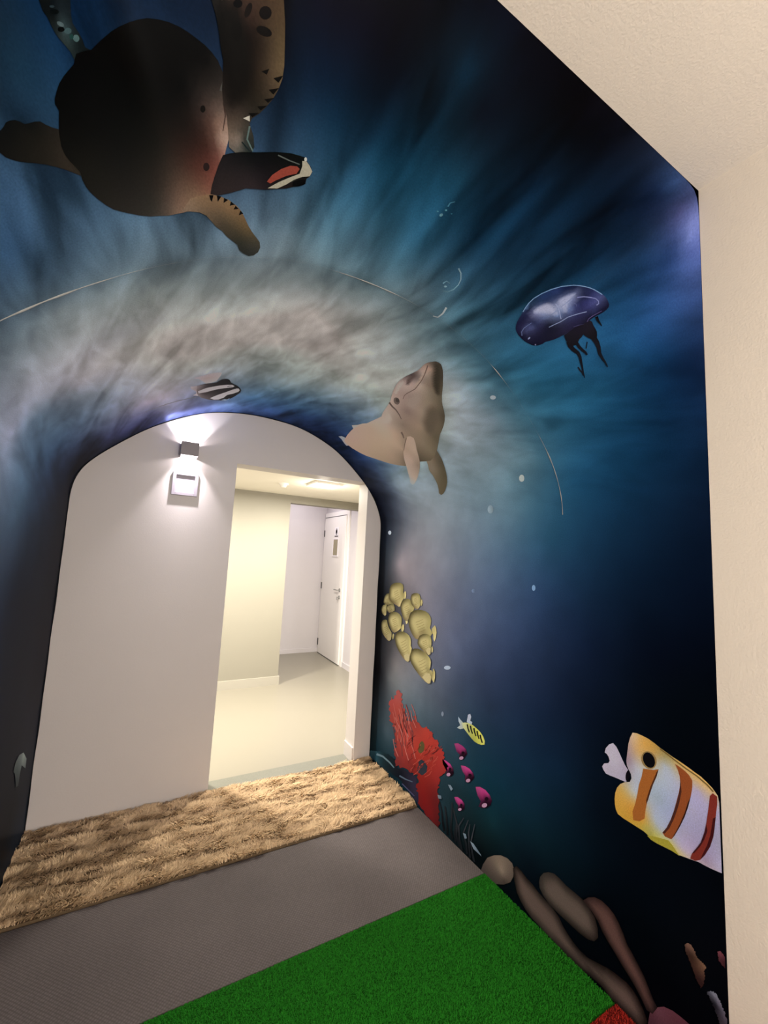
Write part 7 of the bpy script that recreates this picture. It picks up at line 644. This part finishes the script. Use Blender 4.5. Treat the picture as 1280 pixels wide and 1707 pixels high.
def mat_weave(name, c1, c2):
    m = bpy.data.materials.new(name); m.use_nodes = True; n = m.node_tree.nodes; l = m.node_tree.links; b = n['Principled BSDF']
    b.inputs['Roughness'].default_value = .75; b.inputs['Specular IOR Level'].default_value = .15
    tc = n.new('ShaderNodeTexCoord'); mp = n.new('ShaderNodeMapping'); mp.inputs['Rotation'].default_value = (0, 0, .78); l.new(tc.outputs['Object'], mp.inputs[0])
    v = n.new('ShaderNodeTexVoronoi'); v.inputs['Scale'].default_value = 105; v.inputs['Randomness'].default_value = .15; l.new(mp.outputs[0], v.inputs['Vector'])
    r = n.new('ShaderNodeMix'); r.data_type = 'RGBA'; r.inputs[6].default_value = (*c1, 1); r.inputs[7].default_value = (*c2, 1)
    mr = n.new('ShaderNodeMapRange'); mr.inputs[1].default_value = .15; mr.inputs[2].default_value = .6; l.new(v.outputs['Distance'], mr.inputs[0]); l.new(mr.outputs[0], r.inputs[0])
    nz = n.new('ShaderNodeTexNoise'); nz.inputs['Scale'].default_value = 3; l.new(tc.outputs['Object'], nz.inputs['Vector'])
    r2 = n.new('ShaderNodeMix'); r2.data_type = 'RGBA'; r2.blend_type = 'MULTIPLY'; r2.inputs[0].default_value = .35
    l.new(r.outputs[2], r2.inputs[6]); l.new(nz.outputs['Fac'], r2.inputs[7]); l.new(r2.outputs[2], b.inputs['Base Color'])
    bp = n.new('ShaderNodeBump'); bp.inputs['Strength'].default_value = .5; bp.inputs['Distance'].default_value = .002; bp.invert = True
    l.new(v.outputs['Distance'], bp.inputs['Height']); l.new(bp.outputs[0], b.inputs['Normal']); return m
bm = bmesh.new(); box(bm, X0, X1, 1.632, 2.212, .0005, .008, .002)
tag(from_bm('textured_mat', bm, mat_weave('grey_weave', (.166, .142, .141), (.098, .083, .082))), 'plain grey textured mat between the shaggy rug and the green turf', 'mat')
M_GB = mat('turf_backing_green', (.010, .09, .006), .9, .05, .3, 80); M_RB = mat('turf_backing_red', (.12, .01, .008), .9, .05, .3, 80)
t = empty('artificial_turf', (FX, 1.29, 0), 'green artificial turf strip covering the floor in front of the grey mat', 'artificial turf')
bm = bmesh.new(); box(bm, X0-FX, X1-FX, -.313, .340, .0005, .006); from_bm('backing', bm, M_GB, t)
pile('pile', t, X0-FX, X1-FX, -.312, .339, .005, 150000, .009, .0019, ((.010, .125, .007), (.022, .24, .014)), .9, 5, 0, 0)
t = empty('artificial_turf', (FX, .43, 0), 'red artificial turf strip, its corner just showing at the bottom edge', 'artificial turf')
bm = bmesh.new(); box(bm, X0-FX, X1-FX, -.45, .544, .0005, .006); from_bm('backing', bm, M_RB, t)
pile('pile', t, X0-FX, X1-FX, .20, .543, .005, 50000, .009, .0019, ((.26, .014, .008), (.45, .03, .02)), .9, 6, 0, 0)

# ------------------------------------------------------------ creatures printed on the wallpaper, each a thin layer that follows the wall
def layer_mesh(outline, ctrl, marks, z, origin):
    V, F, Cc, UV = [], [], [], []
    def add(poly, colour, off, ctl=None, soft=False):
        pl = np.array(poly); lo, hi = pl.min(0), pl.max(0); size = float((hi-lo).max())
        step = max(min(size/16, .016), .0035)
        # the outline, split so that long edges bend with the wall
        ring = []
        for i in range(len(pl)):
            a, b = pl[i], pl[(i+1) % len(pl)]; k = max(1, int(np.linalg.norm(b-a)/(step*1.3)))
            for j in range(k): ring.append(a+(b-a)*j/k)
        n = len(ring)
        gx = np.arange(lo[0]+step/2, hi[0], step); gy = np.arange(lo[1]+step/2, hi[1], step)
        R = np.array(ring); inner = []
        for x in gx:
            for y in gy:
                d = np.linalg.norm(R-[x, y], axis=1).min()
                if d < step*.5: continue
                c = False
                for i in range(n):
                    (xa, ya), (xb, yb) = R[i], R[i-1]
                    if (ya > y) != (yb > y) and x < (xb-xa)*(y-ya)/(yb-ya)+xa: c = not c
                if c: inner.append((x, y))
        pts = [Vector((float(p[0]), float(p[1]))) for p in list(R)+inner]
        vs, es, fs, *_ = delaunay_2d_cdt(pts, [(i, (i+1) % n) for i in range(n)], [list(range(n))], 1, 1e-5)
        q = np.array([(v.x, v.y) for v in vs]); P = S(q[:, 0], q[:, 1])+normal(q[:, 0], q[:, 1])*off
        P[:, 2] = np.maximum(P[:, 2], .002)
        col = spread(ctl, q) if ctl else np.tile(np.array(colour), (len(q), 1))
        if soft:                                            # airbrushed patch: fades into the part it lies on
            d = np.min([np.linalg.norm(q-(R[k]+(R[(k+1) % n]-R[k])*t), axis=1) for k in range(n) for t in (0, .5)], 0)
            wgt = np.clip(d/max(d.max()*.75, 1e-4), 0, 1)[:, None]; wgt = wgt*wgt*(3-2*wgt)
            col = spread(soft, q)*(1-wgt)+np.array(colour)*wgt
        b0 = sum(len(v) for v in V); V.append(P-np.array(origin)); Cc.append(col); UV.append(np.concatenate([q, q[:, :1]*0], 1))
        for f in fs: F.append([k+b0 for k in f])
    if outline: add(outline, None, z, ctrl)
    for i, (m, c, nm) in enumerate(marks): add(m, c, z+.00025+.00006*min(i, 8), None, ctrl if nm == '~' else False)
    return np.concatenate(V), F, np.concatenate(Cc), np.concatenate(UV)
def painted_mesh(name, data, parent, loc):
    V, F, C_, U = data
    me = bpy.data.meshes.new(name); me.from_pydata(V.tolist(), [], F); me.update()
    for p in me.polygons: p.use_smooth = True
    paint_attr(me, C_); vec_attr(me, U, 'wall_uv')
    # turn every face towards the tunnel
    N = normal(U[:, 0], U[:, 1]); flip = [p.index for p in me.polygons if np.dot(np.array(p.normal), N[p.vertices[0]]) < 0]
    if flip:
        b = bmesh.new(); b.from_mesh(me); b.faces.ensure_lookup_table()
        bmesh.ops.reverse_faces(b, faces=[b.faces[i] for i in flip]); b.to_mesh(me); b.free()
    return obj(name, me, M_PRINT, parent, loc)
def build_painted(name, label, cat, group, parts):
    main = parts[0]; ctr = np.array(main[3]).mean(0); o3 = S(ctr[:1], ctr[1:])[0]
    single = len(parts) == 1
    root = None if single else empty(name, o3, label, cat, group)
    for pn, z, pl, out, ctl, marks in parts:
        h = .0022+.0007*z
        plain = [m for m in marks if m[2] in (None, '~')]; named = {}
        for k, m in enumerate(marks):
            if m[2] not in (None, '~'): named.setdefault(m[2], []).append(m)
        o = painted_mesh(name if single else pn, layer_mesh(out, ctl, plain, h, o3), root, tuple(o3) if single else None)
        if single: tag(o, label, cat, group)
        elif pl: o['label'] = pl
        for k, (nm, ms) in enumerate(named.items()):           # eyes, mouths, jaws: pieces of the part they belong to
            for m in (ms if nm in ('eye', 'scale') else [None]):
                painted_mesh(nm, layer_mesh(None, None, [m] if m else ms, h+.0005+.0002*k, o3), o, None)
for row in PAINTED: build_painted(*row)
